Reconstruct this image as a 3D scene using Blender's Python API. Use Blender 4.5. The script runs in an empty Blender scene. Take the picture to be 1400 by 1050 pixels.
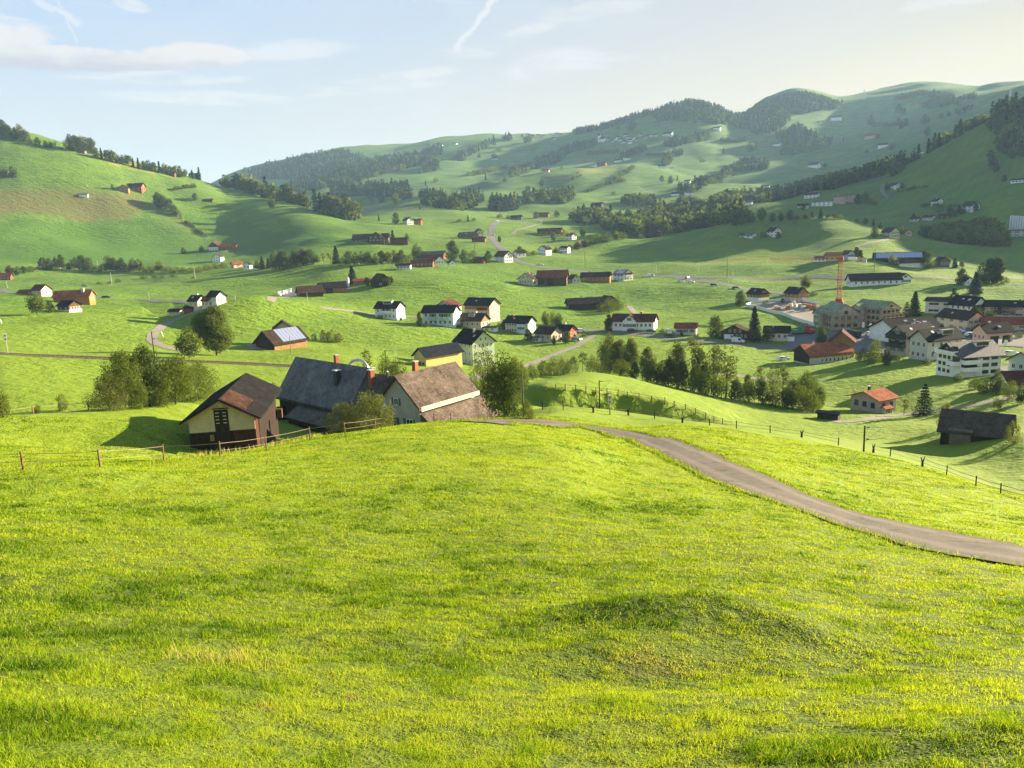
import bpy, bmesh, math, random
import numpy as np
from mathutils import Vector, Matrix
R = math.radians
SC = bpy.context.scene
COL = SC.collection
# ---------------------------------------------------------------- camera
F = 1051.0                                   # focal length in photo pixels (1400 wide)
PITCH, ROLL = R(11.0), R(2.3)
cp, sp, cr, sr = math.cos(PITCH), math.sin(PITCH), math.cos(ROLL), math.sin(ROLL)
_r0, _u0 = Vector((1, 0, 0)), Vector((0, sp, cp))
CAMR = _r0*cr - _u0*sr
CAMU = _r0*sr + _u0*cr
CAMF = Vector((0, cp, -sp))
cam = bpy.data.cameras.new("camera")
cam.sensor_width = 36.0
cam.lens = 36.0*F/1400.0
cam.clip_start, cam.clip_end = 0.2, 30000.0
camo = bpy.data.objects.new("camera", cam)
COL.objects.link(camo)
camo.matrix_world = Matrix(((CAMR.x, CAMU.x, -CAMF.x, 0), (CAMR.y, CAMU.y, -CAMF.y, 0), (CAMR.z, CAMU.z, -CAMF.z, 0), (0, 0, 0, 1)))
SC.camera = camo
# ---------------------------------------------------------------- light
SUN_AZ, SUN_EL = R(63), R(15.5)
SUN_STRENGTH, SKY_STRENGTH, EXPOSURE = 5.0, 0.05, 2.4
SC.view_settings.view_transform = 'Standard'
SC.view_settings.look = 'None'
SC.view_settings.exposure = EXPOSURE
SC.view_settings.gamma = 1.0
sun = bpy.data.lights.new("sun", 'SUN')
sun.energy, sun.angle, sun.color = SUN_STRENGTH, R(0.5), (1.0, 0.84, 0.58)
suno = bpy.data.objects.new("sun", sun)
COL.objects.link(suno)
SUND = Vector((math.sin(SUN_AZ)*math.cos(SUN_EL), math.cos(SUN_AZ)*math.cos(SUN_EL), math.sin(SUN_EL)))
suno.rotation_euler = SUND.to_track_quat('Z', 'Y').to_euler()
suno.location = SUND*200

# ---- tiny node helper
class NT:
    def __init__(s, tree):
        s.t = tree; s.n = tree.nodes; s.l = tree.links
    def new(s, typ, **kw):
        n = s.n.new(typ)
        for k, v in kw.items(): setattr(n, k, v)
        return n
    def put(s, sock, v):
        if isinstance(v, bpy.types.NodeSocket): s.l.new(v, sock)
        elif v is not None:
            if sock.type == 'RGBA' and not hasattr(v, '__len__'): v = (v, v, v, 1)
            if sock.type == 'RGBA' and len(v) == 3: v = (*v, 1)
            sock.default_value = v
    def math(s, op, a, b=None, c=None, clamp=False):
        n = s.new('ShaderNodeMath', operation=op); n.use_clamp = clamp
        s.put(n.inputs[0], a)
        if b is not None: s.put(n.inputs[1], b)
        if c is not None: s.put(n.inputs[2], c)
        return n.outputs[0]
    def mix(s, f, a, b, mode='MIX'):
        n = s.new('ShaderNodeMix', data_type='RGBA', blend_type=mode)
        s.put(n.inputs['Factor'], f); s.put(n.inputs['A'], a); s.put(n.inputs['B'], b)
        return n.outputs['Result']
    def noise(s, vec, scale, detail=4, rough=0.55, dist=0.0):
        n = s.new('ShaderNodeTexNoise'); n.inputs['Scale'].default_value = scale
        n.inputs['Detail'].default_value = detail; n.inputs['Roughness'].default_value = rough
        n.inputs['Distortion'].default_value = dist
        if vec is not None: s.l.new(vec, n.inputs['Vector'])
        return n.outputs['Fac']
    def smooth(s, v, a, b, lo=0.0, hi=1.0):
        n = s.new('ShaderNodeMapRange', interpolation_type='SMOOTHSTEP')
        s.put(n.inputs['Value'], v); s.put(n.inputs['From Min'], a); s.put(n.inputs['From Max'], b)
        s.put(n.inputs['To Min'], lo); s.put(n.inputs['To Max'], hi)
        return n.outputs['Result']
    def ramp(s, v, stops):
        n = s.new('ShaderNodeValToRGB'); e = n.color_ramp.elements
        while len(e) > 1: e.remove(e[0])
        e[0].position = stops[0][0]; e[0].color = (*stops[0][1], 1)
        for p, c in stops[1:]:
            x = e.new(p); x.color = (*c, 1)
        s.put(n.inputs['Fac'], v)
        return n.outputs['Color']
    def mapping(s, vec, scale=(1, 1, 1), rot=(0, 0, 0), loc=(0, 0, 0)):
        n = s.new('ShaderNodeMapping')
        n.inputs['Scale'].default_value = scale; n.inputs['Rotation'].default_value = rot; n.inputs['Location'].default_value = loc
        s.l.new(vec, n.inputs['Vector'])
        return n.outputs['Vector']

# ---- sky: Nishita plus thin clouds laid out by direction
W = bpy.data.worlds.new("World"); SC.world = W; W.use_nodes = True
w = NT(W.node_tree); w.n.clear()
sky = w.new('ShaderNodeTexSky', sky_type='NISHITA', sun_disc=False)
sky.sun_elevation, sky.sun_rotation = SUN_EL, SUN_AZ
sky.altitude, sky.air_density, sky.dust_density, sky.ozone_density = 900, 1.0, 1.6, 1.6
tc = w.new('ShaderNodeTexCoord').outputs['Generated']
nrm = w.new('ShaderNodeVectorMath', operation='NORMALIZE'); w.l.new(tc, nrm.inputs[0])
sep = w.new('ShaderNodeSeparateXYZ'); w.l.new(nrm.outputs[0], sep.inputs[0])
az = w.math('DEGREES', w.math('ARCTAN2', sep.outputs[0], sep.outputs[1]))
el = w.math('DEGREES', w.math('ARCSINE', sep.outputs[2]))
cv = w.new('ShaderNodeCombineXYZ'); w.put(cv.inputs[0], az); w.put(cv.inputs[1], el)
CV = cv.outputs[0]
def blob(a0, e0, wa, we, tilt=0.0):           # soft elliptical mask in sky degrees
    da = w.math('SUBTRACT', az, a0); de = w.math('SUBTRACT', w.math('SUBTRACT', el, e0), w.math('MULTIPLY', da, tilt))
    q = w.math('ADD', w.math('POWER', w.math('ABSOLUTE', w.math('DIVIDE', da, wa)), 2.0), w.math('POWER', w.math('ABSOLUTE', w.math('DIVIDE', de, we)), 2.0))
    return w.smooth(q, 0.15, 1.0, 1.0, 0.0)
n_big = w.noise(w.mapping(CV, (0.06, 0.20, 1)), 1.0, 6, 0.6, 0.4)
n_wisp = w.noise(w.mapping(CV, (0.16, 0.75, 1), (0, 0, R(-7))), 1.0, 7, 0.66, 0.9)
n_puff = w.noise(w.mapping(CV, (0.30, 0.75, 1)), 1.0, 7, 0.65, 0.5)
bank = w.math('MAXIMUM', blob(-28.5, 11.6, 11.5, 0.95, 0.02), w.math('MAXIMUM', blob(-20.2, 12.15, 4.6, 0.95, 0.0), blob(-33, 12.6, 6, 1.2, 0.0)))
bank = w.smooth(w.math('ADD', w.math('MULTIPLY', bank, 0.95), w.math('MULTIPLY', w.math('SUBTRACT', n_puff, 0.5), 2.1)), 0.30, 0.75)
wis = None
for b in (blob(-13.3, 12.7, 5, 0.75, 0.10), blob(-7, 11.0, 5.5, 0.5, 0.10), blob(-2.4, 12.3, 3.0, 0.6, 0.0), blob(-23, 10.7, 7, 0.6, 0.02), blob(6.8, 14.6, 5.5, 0.8, 0.06), blob(2.1, 13.6, 2.6, 0.6, 0.2),
          blob(-23.9, 14.9, 1.6, 0.5, -0.2), blob(8.3, 11.5, 2.5, 0.35, 0.05), blob(28.8, 12.8, 4, 0.7, 0), blob(-10, 10.2, 7, 0.5, 0.05), blob(-31, 13.4, 4, 0.5, -0.1), blob(4, 11.2, 5, 1.6, 0.1), blob(-20, 9.6, 9, 0.6, 0.0)):
    wis = b if wis is None else w.math('MAXIMUM', wis, b)
wis = w.smooth(w.math('ADD', w.math('MULTIPLY', wis, 0.62), w.math('MULTIPLY', w.math('SUBTRACT', n_wisp, 0.5), 2.6)), 0.16, 0.85)
veil = w.math('MULTIPLY', w.smooth(n_big, 0.42, 0.72), 0.28)
def trail(a0, e0, a1, e1, wd, fade=1.0):
    L = math.hypot(a1-a0, e1-e0); ux, uy = (a1-a0)/L, (e1-e0)/L
    da = w.math('SUBTRACT', az, a0); de = w.math('SUBTRACT', el, e0)
    wob = w.math('MULTIPLY', w.math('SUBTRACT', w.noise(CV, 1.1, 3), 0.5), wd*3.0)
    t = w.math('ADD', w.math('MULTIPLY', da, ux), w.math('MULTIPLY', de, uy))
    s = w.math('ABSOLUTE', w.math('ADD', w.math('ADD', w.math('MULTIPLY', da, -uy), w.math('MULTIPLY', de, ux)), wob))
    m = w.math('MULTIPLY', w.smooth(s, wd*0.2, wd, 1, 0), w.math('MULTIPLY', w.smooth(t, 0, L*0.1), w.smooth(t, L*0.9, L, 1, 0)))
    return w.math('MULTIPLY', m, fade)
con = w.math('MAXIMUM', trail(-3.2, 12.4, 0.6, 16.4, 0.30), w.math('MAXIMUM', trail(-26.6, 13.5, -30, 15.2, 0.28, 0.7), trail(-27.0, 12.3, -28.2, 15.8, 0.13, 0.5)))
# thick cloud: bright cream tops, lilac grey undersides
under = w.smooth(w.math('ADD', el, w.math('MULTIPLY', n_puff, 2.2)), 12.0, 13.4)
GAIN = 2.0**-EXPOSURE/SKY_STRENGTH     # colours below are as displayed
ccol = w.mix(under, tuple(c*GAIN for c in (0.57, 0.55, 0.61)), tuple(c*GAIN for c in (0.90, 0.82, 0.78)))
hazec = w.mix(w.smooth(az, -34, 36), tuple(c*GAIN for c in (0.66, 0.69, 0.73)), tuple(c*GAIN for c in (0.93, 0.79, 0.56)))
aloft = w.mix(w.smooth(az, -30, 34), tuple(c*GAIN for c in (0.49, 0.64, 0.86)), tuple(c*GAIN for c in (0.68, 0.68, 0.68)))
high = w.mix(w.smooth(el, 16, 26), aloft, sky.outputs[0])
col = w.mix(w.smooth(el, 16.5, 6.0, 0.0, 0.97), high, hazec)       # moist evening air near the horizon
col = w.mix(w.math('MULTIPLY', blob(38, 5.5, 26, 7), 0.5), col, tuple(c*GAIN for c in (1.0, 0.87, 0.56)))      # glow round the low sun
col = w.mix(veil, col, tuple(c*GAIN for c in (0.76, 0.78, 0.80)))
col = w.mix(w.math('MULTIPLY', wis, 0.62), col, tuple(c*GAIN for c in (0.86, 0.85, 0.84)))
col = w.mix(w.math('MULTIPLY', bank, 0.78), col, ccol)
col = w.mix(w.math('MULTIPLY', con, 0.65), col, tuple(c*GAIN for c in (0.92, 0.91, 0.90)))
bg = w.new('ShaderNodeBackground'); w.put(bg.inputs['Color'], col); bg.inputs['Strength'].default_value = SKY_STRENGTH
wo = w.new('ShaderNodeOutputWorld'); w.l.new(bg.outputs[0], wo.inputs['Surface'])
SC.cycles.use_denoising = True
SC.cycles.max_bounces = 6; SC.cycles.diffuse_bounces = 3; SC.cycles.volume_bounces = 0; SC.cycles.transparent_max_bounces = 8
# ---------------------------------------------------------------- terrain as a height function of azimuth and range
def ray(px, py):
    d = CAMR*((px-700)/F) + CAMU*((525-py)/F) + CAMF
    return d.normalized()
X10 = [0, 150, 300, 450, 600, 750, 900, 1050, 1200, 1400]
def Z(z): return ('z', z)
def lay(ys, rs): return [(x, y, r) for x, y, r in zip(X10, ys, rs)]
LAYERS = [
 lay([1050]*10, [4.6]*10),
 lay([860]*10, [10, 10, 10, 10, 10, 10, 10, 10.5, 11.5, 12.5]),
 lay([735]*10, [20, 20, 20, 20, 20, 20, 21, 22, 26, 31]),
 lay([682, 668, 652, 635, 620, 612, 622, 642, 678, 712], [31, 33, 36, 38, 39, 43, 52, 48, 45, 45]),
 lay([640, 637, 622, 598, 577, 566, 572, 590, 622, 677], [46, 45, 51, 56, 64, 92, 105, 99, 84, 66]),
 [(0, 603, 72), (150, 604, 77), (262, 613, 83), (300, Z(-21.4), 86), (450, Z(-22.8), 88), (600, Z(-24), 95), (750, 560, 104), (900, Z(-28.5), 118), (1050, Z(-30), 117), (1200, Z(-30), 108), (1400, Z(-28), 90)],
 [(0, 567, 100), (150, 557, 106), (262, 550, 112), (300, Z(-23.5), 108), (450, Z(-26.5), 106), (600, Z(-28), 112), (750, 555, 122), (820, Z(-32.5), 132), (900, Z(-34), 136), (1050, Z(-34.3), 133), (1200, Z(-35), 126), (1400, Z(-33), 106)],
 [(0, Z(-25), 123), (150, Z(-25.3), 127), (300, Z(-26), 125), (450, Z(-28), 126), (600, Z(-30.5), 140), (720, 548, 146), (750, 558, 141), (800, 568, 143.3), (850, 577, 147.2), (900, Z(-36.6), 149), (950, Z(-38), 150), (1050, Z(-38), 147), (1200, Z(-38), 140), (1400, Z(-36.5), 120)],
 [(0, 487, 222), (150, 491, 220), (300, 495, 212), (450, 503, 200), (600, 520, 185), (700, 534, 160), (725, 533, 150), (750, 532, 143), (800, 534, 145.6), (850, 540, 149.4), (900, 547, 151.2), (950, 561, 153.3), (1050, 585, 158), (1200, 600, 158), (1400, 635, 135)],
 [(0, 470, 262), (150, 470, 262), (300, 486, 240), (450, 480, 245), (600, 505, 215), (680, 520, 190), (740, 523, 176), (800, 512, 176), (850, 518, 176), (900, 529, 175), (980, 549, 178), (1050, 560, 182), (1130, 571, 182), (1200, 578, 178), (1400, 603, 148)],
 lay([445, 440, Z(-33), 468, 490, Z(-42), Z(-44), Z(-47), 560, 580], [340, 350, 290, 285, 250, 220, 228, 228, 205, 172]),
 lay([425, 424, 455, 448, 470, 503, 497, 510, 530, 550], [420, 420, 300, 318, 290, 258, 262, 258, 230, 200]),
 [(0, 412, 490), (150, 413, 490), (222, 443, 350), (262, 434, 338), (300, 417, 336), (345, 411, 336), (390, 415, 340), (450, 425, 348), (520, 440, 350), (600, 447, 345), (750, 470, 318), (900, 468, 320), (1050, 478, 312), (1200, 490, 282), (1400, 500, 262)],
 [(0, 404, 560), (150, 408, 550), (300, Z(-30), 430), (450, 417, 430), (600, 428, 400), (750, 440, 385), (900, 440, 388), (1050, 445, 362), (1200, 450, 345), (1400, 460, 330)],
 lay([395, 398, 405, 399, 405, 410, 410, 412, 415, 425], [620, 610, 520, 490, 450, 450, 460, 440, 415, 410]),
 lay([378, 380, 380, 374, 378, 380, 378, 380, 385, 390], [700, 690, 640, 570, 535, 545, 575, 545, 500, 520]),
 lay([366, 362, 362, 357, 352, 352, 352, 347, 352, 365], [770, 770, 750, 660, 645, 660, 690, 680, 600, 630]),
 [(0, 320, 920), (150, 330, 880), (300, 335, 850), (450, 330, 770), (600, 328, 770), (750, 327, 800), (850, 326, 820), (930, 317, 840), (1000, 306, 820), (1060, 300, 810), (1125, 298, 800), (1190, 307, 780), (1260, 326, 750), (1400, 342, 720)],
 lay([270, 290, 300, 305, 300, 302, Z(-8), Z(0), Z(-7), 305], [1040, 1000, 990, 900, 960, 1000, 960, 960, 930, 850]),
 [(0, 183, 1250), (60, 196, 1240), (100, 203, 1230), (150, 212, 1220), (200, 224, 1215), (250, 238, 1220), (300, 250, 1220), (350, 260, 1170), (400, 272, 1090), (450, 289, 1010), (490, 297, 980), (600, 285, 1100), (750, 288, 1180), (900, 285, 1200), (1050, 283, 1080), (1200, 277, 1050), (1400, 270, 930)],
 [(0, Z(150), 1500), (150, Z(120), 1500), (300, Z(80), 1500), (450, Z(48), 1500), (600, 268, 1450), (750, 266, 1500), (900, 262, 1500), (980, 272, 1350), (1050, 274, 1250), (1120, 260, 1250), (1200, 238, 1250), (1270, 208, 1240), (1340, 172, 1220), (1400, 146, 1200)],
 lay([Z(130), Z(100), Z(90), 263, 250, 243, 238, 258, Z(84), Z(165)], [2000, 2000, 2000, 1900, 1900, 1900, 1900, 1650, 1600, 1600]),
 [(0, Z(100), 2700), (150, Z(90), 2700), (300, Z(120), 2600), (450, 240, 2500), (600, 222, 2400), (750, 215, 2400), (900, 200, 2300), (1050, 215, 2200), (1120, 212, 2200), (1200, 196, 2200), (1270, 170, 2200), (1340, 146, 2200), (1400, 130, 2200)],
 [(0, Z(100), 4000), (150, Z(110), 4000), (300, Z(240), 3400), (340, 231, 3300), (430, 212, 3200), (480, 208, 3250), (560, 200, 3300), (620, 190, 3300), (700, 187, 3150), (760, 187, 3050), (800, 178, 3000), (850, 166, 2900), (890, 153, 2850), (940, 140, 2800), (975, 146, 2850), (1003, 158, 3000), (1050, 138, 3200), (1090, 128, 3300), (1150, 141, 3400), (1200, 134, 3600), (1250, 128, 3700), (1330, 132, 3700), (1400, Z(430), 3600)],
 [(x, Z(90), 6500) for x in X10],
 [(x, Z(60), 12000) for x in X10],
]
def _pchip_d(h, dl):
    d = np.zeros((dl.shape[0], dl.shape[1]+1))
    w1 = 2*h[:, 1:]+h[:, :-1]; w2 = h[:, 1:]+2*h[:, :-1]
    a, b = dl[:, :-1], dl[:, 1:]
    ok = (a*b) > 0
    with np.errstate(divide='ignore', invalid='ignore'):
        hm = (w1+w2)/(w1/a+w2/b)
    d[:, 1:-1] = np.where(ok, hm, 0)
    d[:, 0] = dl[:, 0]; d[:, -1] = dl[:, -1]
    return d
def pchip(x, y, q):                           # x,y 1-D
    x = np.asarray(x, float); y = np.asarray(y, float)
    h = np.diff(x)[None]; dl = np.diff(y)[None]/h
    d = _pchip_d(h, dl)[0]; h = h[0]
    q = np.clip(q, x[0], x[-1])
    i = np.clip(np.searchsorted(x, q, side='right')-1, 0, len(x)-2)
    t = (q-x[i])/h[i]
    return (y[i]*(1+2*t)*(1-t)**2 + d[i]*h[i]*t*(1-t)**2 + y[i+1]*t*t*(3-2*t) + d[i+1]*h[i]*t*t*(t-1))
AZ = np.concatenate([np.arange(-180, -48, 3.0), np.arange(-48, 48.001, 0.12), np.arange(51, 180.01, 3.0)])
LR = np.concatenate([np.linspace(math.log(0.4), math.log(3.0), 30)[:-1], np.linspace(math.log(3.0), math.log(12000), 760)])
RR = np.exp(LR)
_lr, _lz = [], []
for L in LAYERS:
    a_, r_, z_ = [], [], []
    for px, y, r in L:
        if isinstance(y, tuple):
            d = ray(px, 350); zz = y[1]
        else:
            d = ray(px, y); zz = d.z/math.hypot(d.x, d.y)*r
        a_.append(math.degrees(math.atan2(d.x, d.y))); r_.append(math.log(r)); z_.append(zz)
    _lr.append(pchip(a_, r_, AZ)); _lz.append(pchip(a_, z_, AZ))
_lr = np.array([np.full(len(AZ), math.log(0.4)), np.full(len(AZ), math.log(1.5))] + _lr).T
_lz = np.array([np.full(len(AZ), -1.75), np.full(len(AZ), -2.0)] + _lz).T
_h = np.diff(_lr, axis=1); _dl = np.diff(_lz, axis=1)/_h
_d = _pchip_d(_h, _dl)
ZG = np.zeros((len(AZ), len(RR)))
for i in range(len(AZ)):
    x, y, d, h = _lr[i], _lz[i], _d[i], _h[i]
    k = np.clip(np.searchsorted(x, LR, side='right')-1, 0, len(x)-2)
    t = np.clip((LR-x[k])/h[k], 0, 1)
    ZG[i] = (y[k]*(1+2*t)*(1-t)**2 + d[k]*h[k]*t*(1-t)**2 + y[k+1]*t*t*(3-2*t) + d[k+1]*h[k]*t*t*(t-1))
# behind the viewer the slope simply keeps rising
_b = np.clip((np.abs(AZ)-75)/60, 0, 1)[:, None]; _b = _b*_b*(3-2*_b)
ZG = ZG*(1-_b) + (-1.75+np.minimum(RR*0.22, 45)[None])*_b
AG, RG = np.meshgrid(np.radians(AZ), RR, indexing='ij')
XG, YG = RG*np.sin(AG), RG*np.cos(AG)
_rng = np.random.RandomState(7)
_tab = _rng.rand(256, 256)
def vnoise(x, y):
    xi = np.floor(x).astype(int); yi = np.floor(y).astype(int); fx = x-xi; fy = y-yi
    fx = fx*fx*fx*(fx*(fx*6-15)+10); fy = fy*fy*fy*(fy*(fy*6-15)+10)
    g = lambda a, b: _tab[a % 256, b % 256]
    return (g(xi, yi)*(1-fx)+g(xi+1, yi)*fx)*(1-fy) + (g(xi, yi+1)*(1-fx)+g(xi+1, yi+1)*fx)*fy - 0.5
def sstep(x, a, b):
    t = np.clip((x-a)/(b-a), 0, 1); return t*t*(3-2*t)
for wl, amp in ((700, 60.0), (330, 34.0), (150, 16.0), (70, 6.0), (28, 2.0), (11, 0.42), (4.2, 0.26), (1.7, 0.13), (0.75, 0.075), (0.36, 0.03)):
    a = np.minimum(amp, RG*0.0055*(1+sstep(RG, 200, 450)))*(1-sstep(RG, wl*60, wl*110))*sstep(RG, wl*0.25, wl*1.0)
    th = wl*1.7
    u, v = XG*math.cos(th)+YG*math.sin(th), -XG*math.sin(th)+YG*math.cos(th)
    if wl < 6: a = a*0.6; u, v = XG*0.75, YG*1.15          # cow-trodden ledges run across the slope
    if wl < 30: a = a*(1-.75*sstep(RG, 98, 115)*(1-sstep(RG, 165, 190))*(AG > 0))
    ZG += a*vnoise(u/wl+wl*3.1, v/wl+9.7)
def height(x, y):
    x = np.asarray(x, float); y = np.asarray(y, float)
    a = np.degrees(np.arctan2(x, y)); lr = np.log(np.maximum(np.hypot(x, y), 0.41))
    i = np.clip(np.searchsorted(AZ, a, side='right')-1, 0, len(AZ)-2); fa = np.clip((a-AZ[i])/(AZ[i+1]-AZ[i]), 0, 1)
    j = np.clip(np.searchsorted(LR, lr, side='right')-1, 0, len(LR)-2); fr = np.clip((lr-LR[j])/(LR[j+1]-LR[j]), 0, 1)
    return (ZG[i, j]*(1-fa)+ZG[i+1, j]*fa)*(1-fr) + (ZG[i, j+1]*(1-fa)+ZG[i+1, j+1]*fa)*fr
def hit(px, py, skip=0.0, far=1e9):
    """point of the ground seen at photo pixel (px,py), between the ranges skip and far; just above a crest it gives the crest"""
    d = ray(px, py); hd = math.hypot(d.x, d.y)
    x, y = RR*d.x/hd, RR*d.y/hd
    zr = RR*d.z/hd; zt = height(x, y)
    ok = np.where((zr < zt) & (RR > max(skip, 2.0)) & (RR < far))[0]
    if len(ok) == 0:
        k = int(np.argmin(np.where((RR > max(skip, 60)) & (RR < far), zr-zt, 1e9)/RR)); rr = RR[k]
        return Vector((rr*d.x/hd, rr*d.y/hd, float(height(rr*d.x/hd, rr*d.y/hd))))
    k = ok[0]; f0 = zr[k-1]-zt[k-1]; f1 = zr[k]-zt[k]
    t = f0/(f0-f1) if f0 > 0 else 1.0
    rr = RR[k-1]+(RR[k]-RR[k-1])*t
    p = Vector((rr*d.x/hd, rr*d.y/hd, 0)); p.z = float(height(p.x, p.y))
    return p
def bump(px, py, amp, sx, sy, rot=0.0):        # raise (or sink) a local mound
    global ZG
    p = hit(px, py); c, s = math.cos(rot), math.sin(rot)
    dx, dy = XG-p.x, YG-p.y
    u, v = dx*c+dy*s, -dx*s+dy*c
    ZG += amp*np.exp(-(u/sx)**2-(v/sy)**2)
def ridge(pts, amp, wd, skip=0.0):
    P = np.array([(p.x, p.y) for p in (hit(*q, skip) for q in pts)]); x0, y0 = P.min(0)-3*wd; x1, y1 = P.max(0)+3*wd
    m = (XG > x0) & (XG < x1) & (YG > y0) & (YG < y1); qx, qy = XG[m], YG[m]; best = np.full(qx.shape, 1e18); f = np.zeros(qx.shape); n = len(P)-1
    for i in range(n):
        d = P[i+1]-P[i]; t = np.clip(((qx-P[i, 0])*d[0]+(qy-P[i, 1])*d[1])/(d@d), 0, 1); e = (qx-P[i, 0]-t*d[0])**2+(qy-P[i, 1]-t*d[1])**2; k = e < best; best[k] = e[k]; f[k] = (i+t[k])/n
    ZG[m] += amp*np.exp(-best/wd**2)*np.minimum(1, 4*np.minimum(f+.05, 1.05-f))
ridge([(235, 268), (285, 274), (330, 287), (400, 313), (470, 326)], 7, 38)
ridge([(60, 300), (110, 318), (190, 340), (260, 352)], -6, 40)
ridge([(-20, 236), (60, 240), (130, 262), (200, 282)], 6, 40)
ridge([(150, 395), (260, 384), (340, 388)], 1.6, 22)
ridge([(430, 350), (520, 345), (600, 340)], -2.5, 30)
ridge([(560, 395), (640, 388), (720, 396)], 2.2, 25)
ridge([(940, 330), (1010, 312), (1080, 303), (1150, 303)], 4, 30)
ridge([(860, 400), (930, 398), (1000, 405)], 1.6, 20)
ridge([(640, 262), (720, 250), (800, 236)], 14, 70, 300)
ridge([(760, 262), (850, 246), (930, 238)], 16, 80, 300)
ridge([(820, 232), (900, 212), (985, 200)], 16, 80, 300)
ridge([(960, 264), (1060, 240), (1140, 222)], 14, 70, 300)
ridge([(1060, 200), (1150, 178), (1250, 165)], 18, 90, 300)
ridge([(1250, 300), (1330, 268), (1400, 262)], 7, 45, 300)
bump(955, 842, 0.38, 2.1, 0.85)
bump(905, 915, -0.20, 2.2, 0.9)
bump(1090, 862, 0.20, 0.7, 0.6)
bump(730, 612, 0.25, 5.0, 2.5)
bump(775, 586, -0.30, 9.0, 5.0)
bump(752, 582, -0.25, 6.0, 5.0)
bump(690, 612, -0.3, 5.0, 3.0)
bump(560, 870, 0.1, 0.9, 0.6)
bump(60, 655, 0.5, 6.0, 4.0)
bump(110, 597, -1.6, 9.0, 6.0)
bump(215, 600, 0.5, 4.0, 5.0)
bump(1340, 1000, 0.07, 0.9, 0.6)
def inpoly(px, py, poly):
    res = np.zeros(px.shape, bool); n = len(poly)
    for k in range(n):
        x0, y0 = poly[k]; x1, y1 = poly[(k+1) % n]
        if y0 == y1: continue
        c = ((y0 > py) != (y1 > py)) & (px < (x1-x0)*(py-y0)/(y1-y0)+x0)
        res ^= c
    return res
def world_poly(pts, step=1):
    return [(p.x, p.y) for p in (hit(*q) for q in pts)]
# ---------------------------------------------------------------- helpers for materials and objects
def mat(name):
    m = bpy.data.materials.new(name); m.use_nodes = True
    t = NT(m.node_tree); b = t.n['Principled BSDF']
    b.inputs['Specular IOR Level'].default_value = 0.25
    return m, t, b
def link(name, me, parent=None):
    o = bpy.data.objects.new(name, me); COL.objects.link(o)
    if parent is not None: o.parent = parent
    return o
def tag(o, label=None, cat=None, group=None, kind=None):
    if label: o['label'] = label
    if cat: o['category'] = cat
    if group: o['group'] = group
    if kind: o['kind'] = kind
    return o
def empty(name, loc=(0, 0, 0), rz=0.0):
    o = bpy.data.objects.new(name, None); COL.objects.link(o)
    o.location = loc; o.rotation_euler = (0, 0, rz); o.empty_display_size = 0.5
    return o
def npmesh(name, verts, faces, mats=(), fmat=None, smooth=False):
    """verts Nx3, faces NxK (K fixed)"""
    me = bpy.data.meshes.new(name)
    verts = np.asarray(verts, np.float32); faces = np.asarray(faces, np.int32); K = faces.shape[1]
    me.vertices.add(len(verts)); me.vertices.foreach_set('co', verts.ravel())
    me.loops.add(faces.size); me.loops.foreach_set('vertex_index', faces.ravel())
    me.polygons.add(len(faces)); me.polygons.foreach_set('loop_start', np.arange(len(faces), dtype=np.int32)*K)
    for m in mats: me.materials.append(m)
    if fmat is not None: me.polygons.foreach_set('material_index', np.asarray(fmat, np.int32))
    if smooth: me.polygons.foreach_set('use_smooth', np.ones(len(faces), bool))
    me.update(calc_edges=True)
    return me
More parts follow.
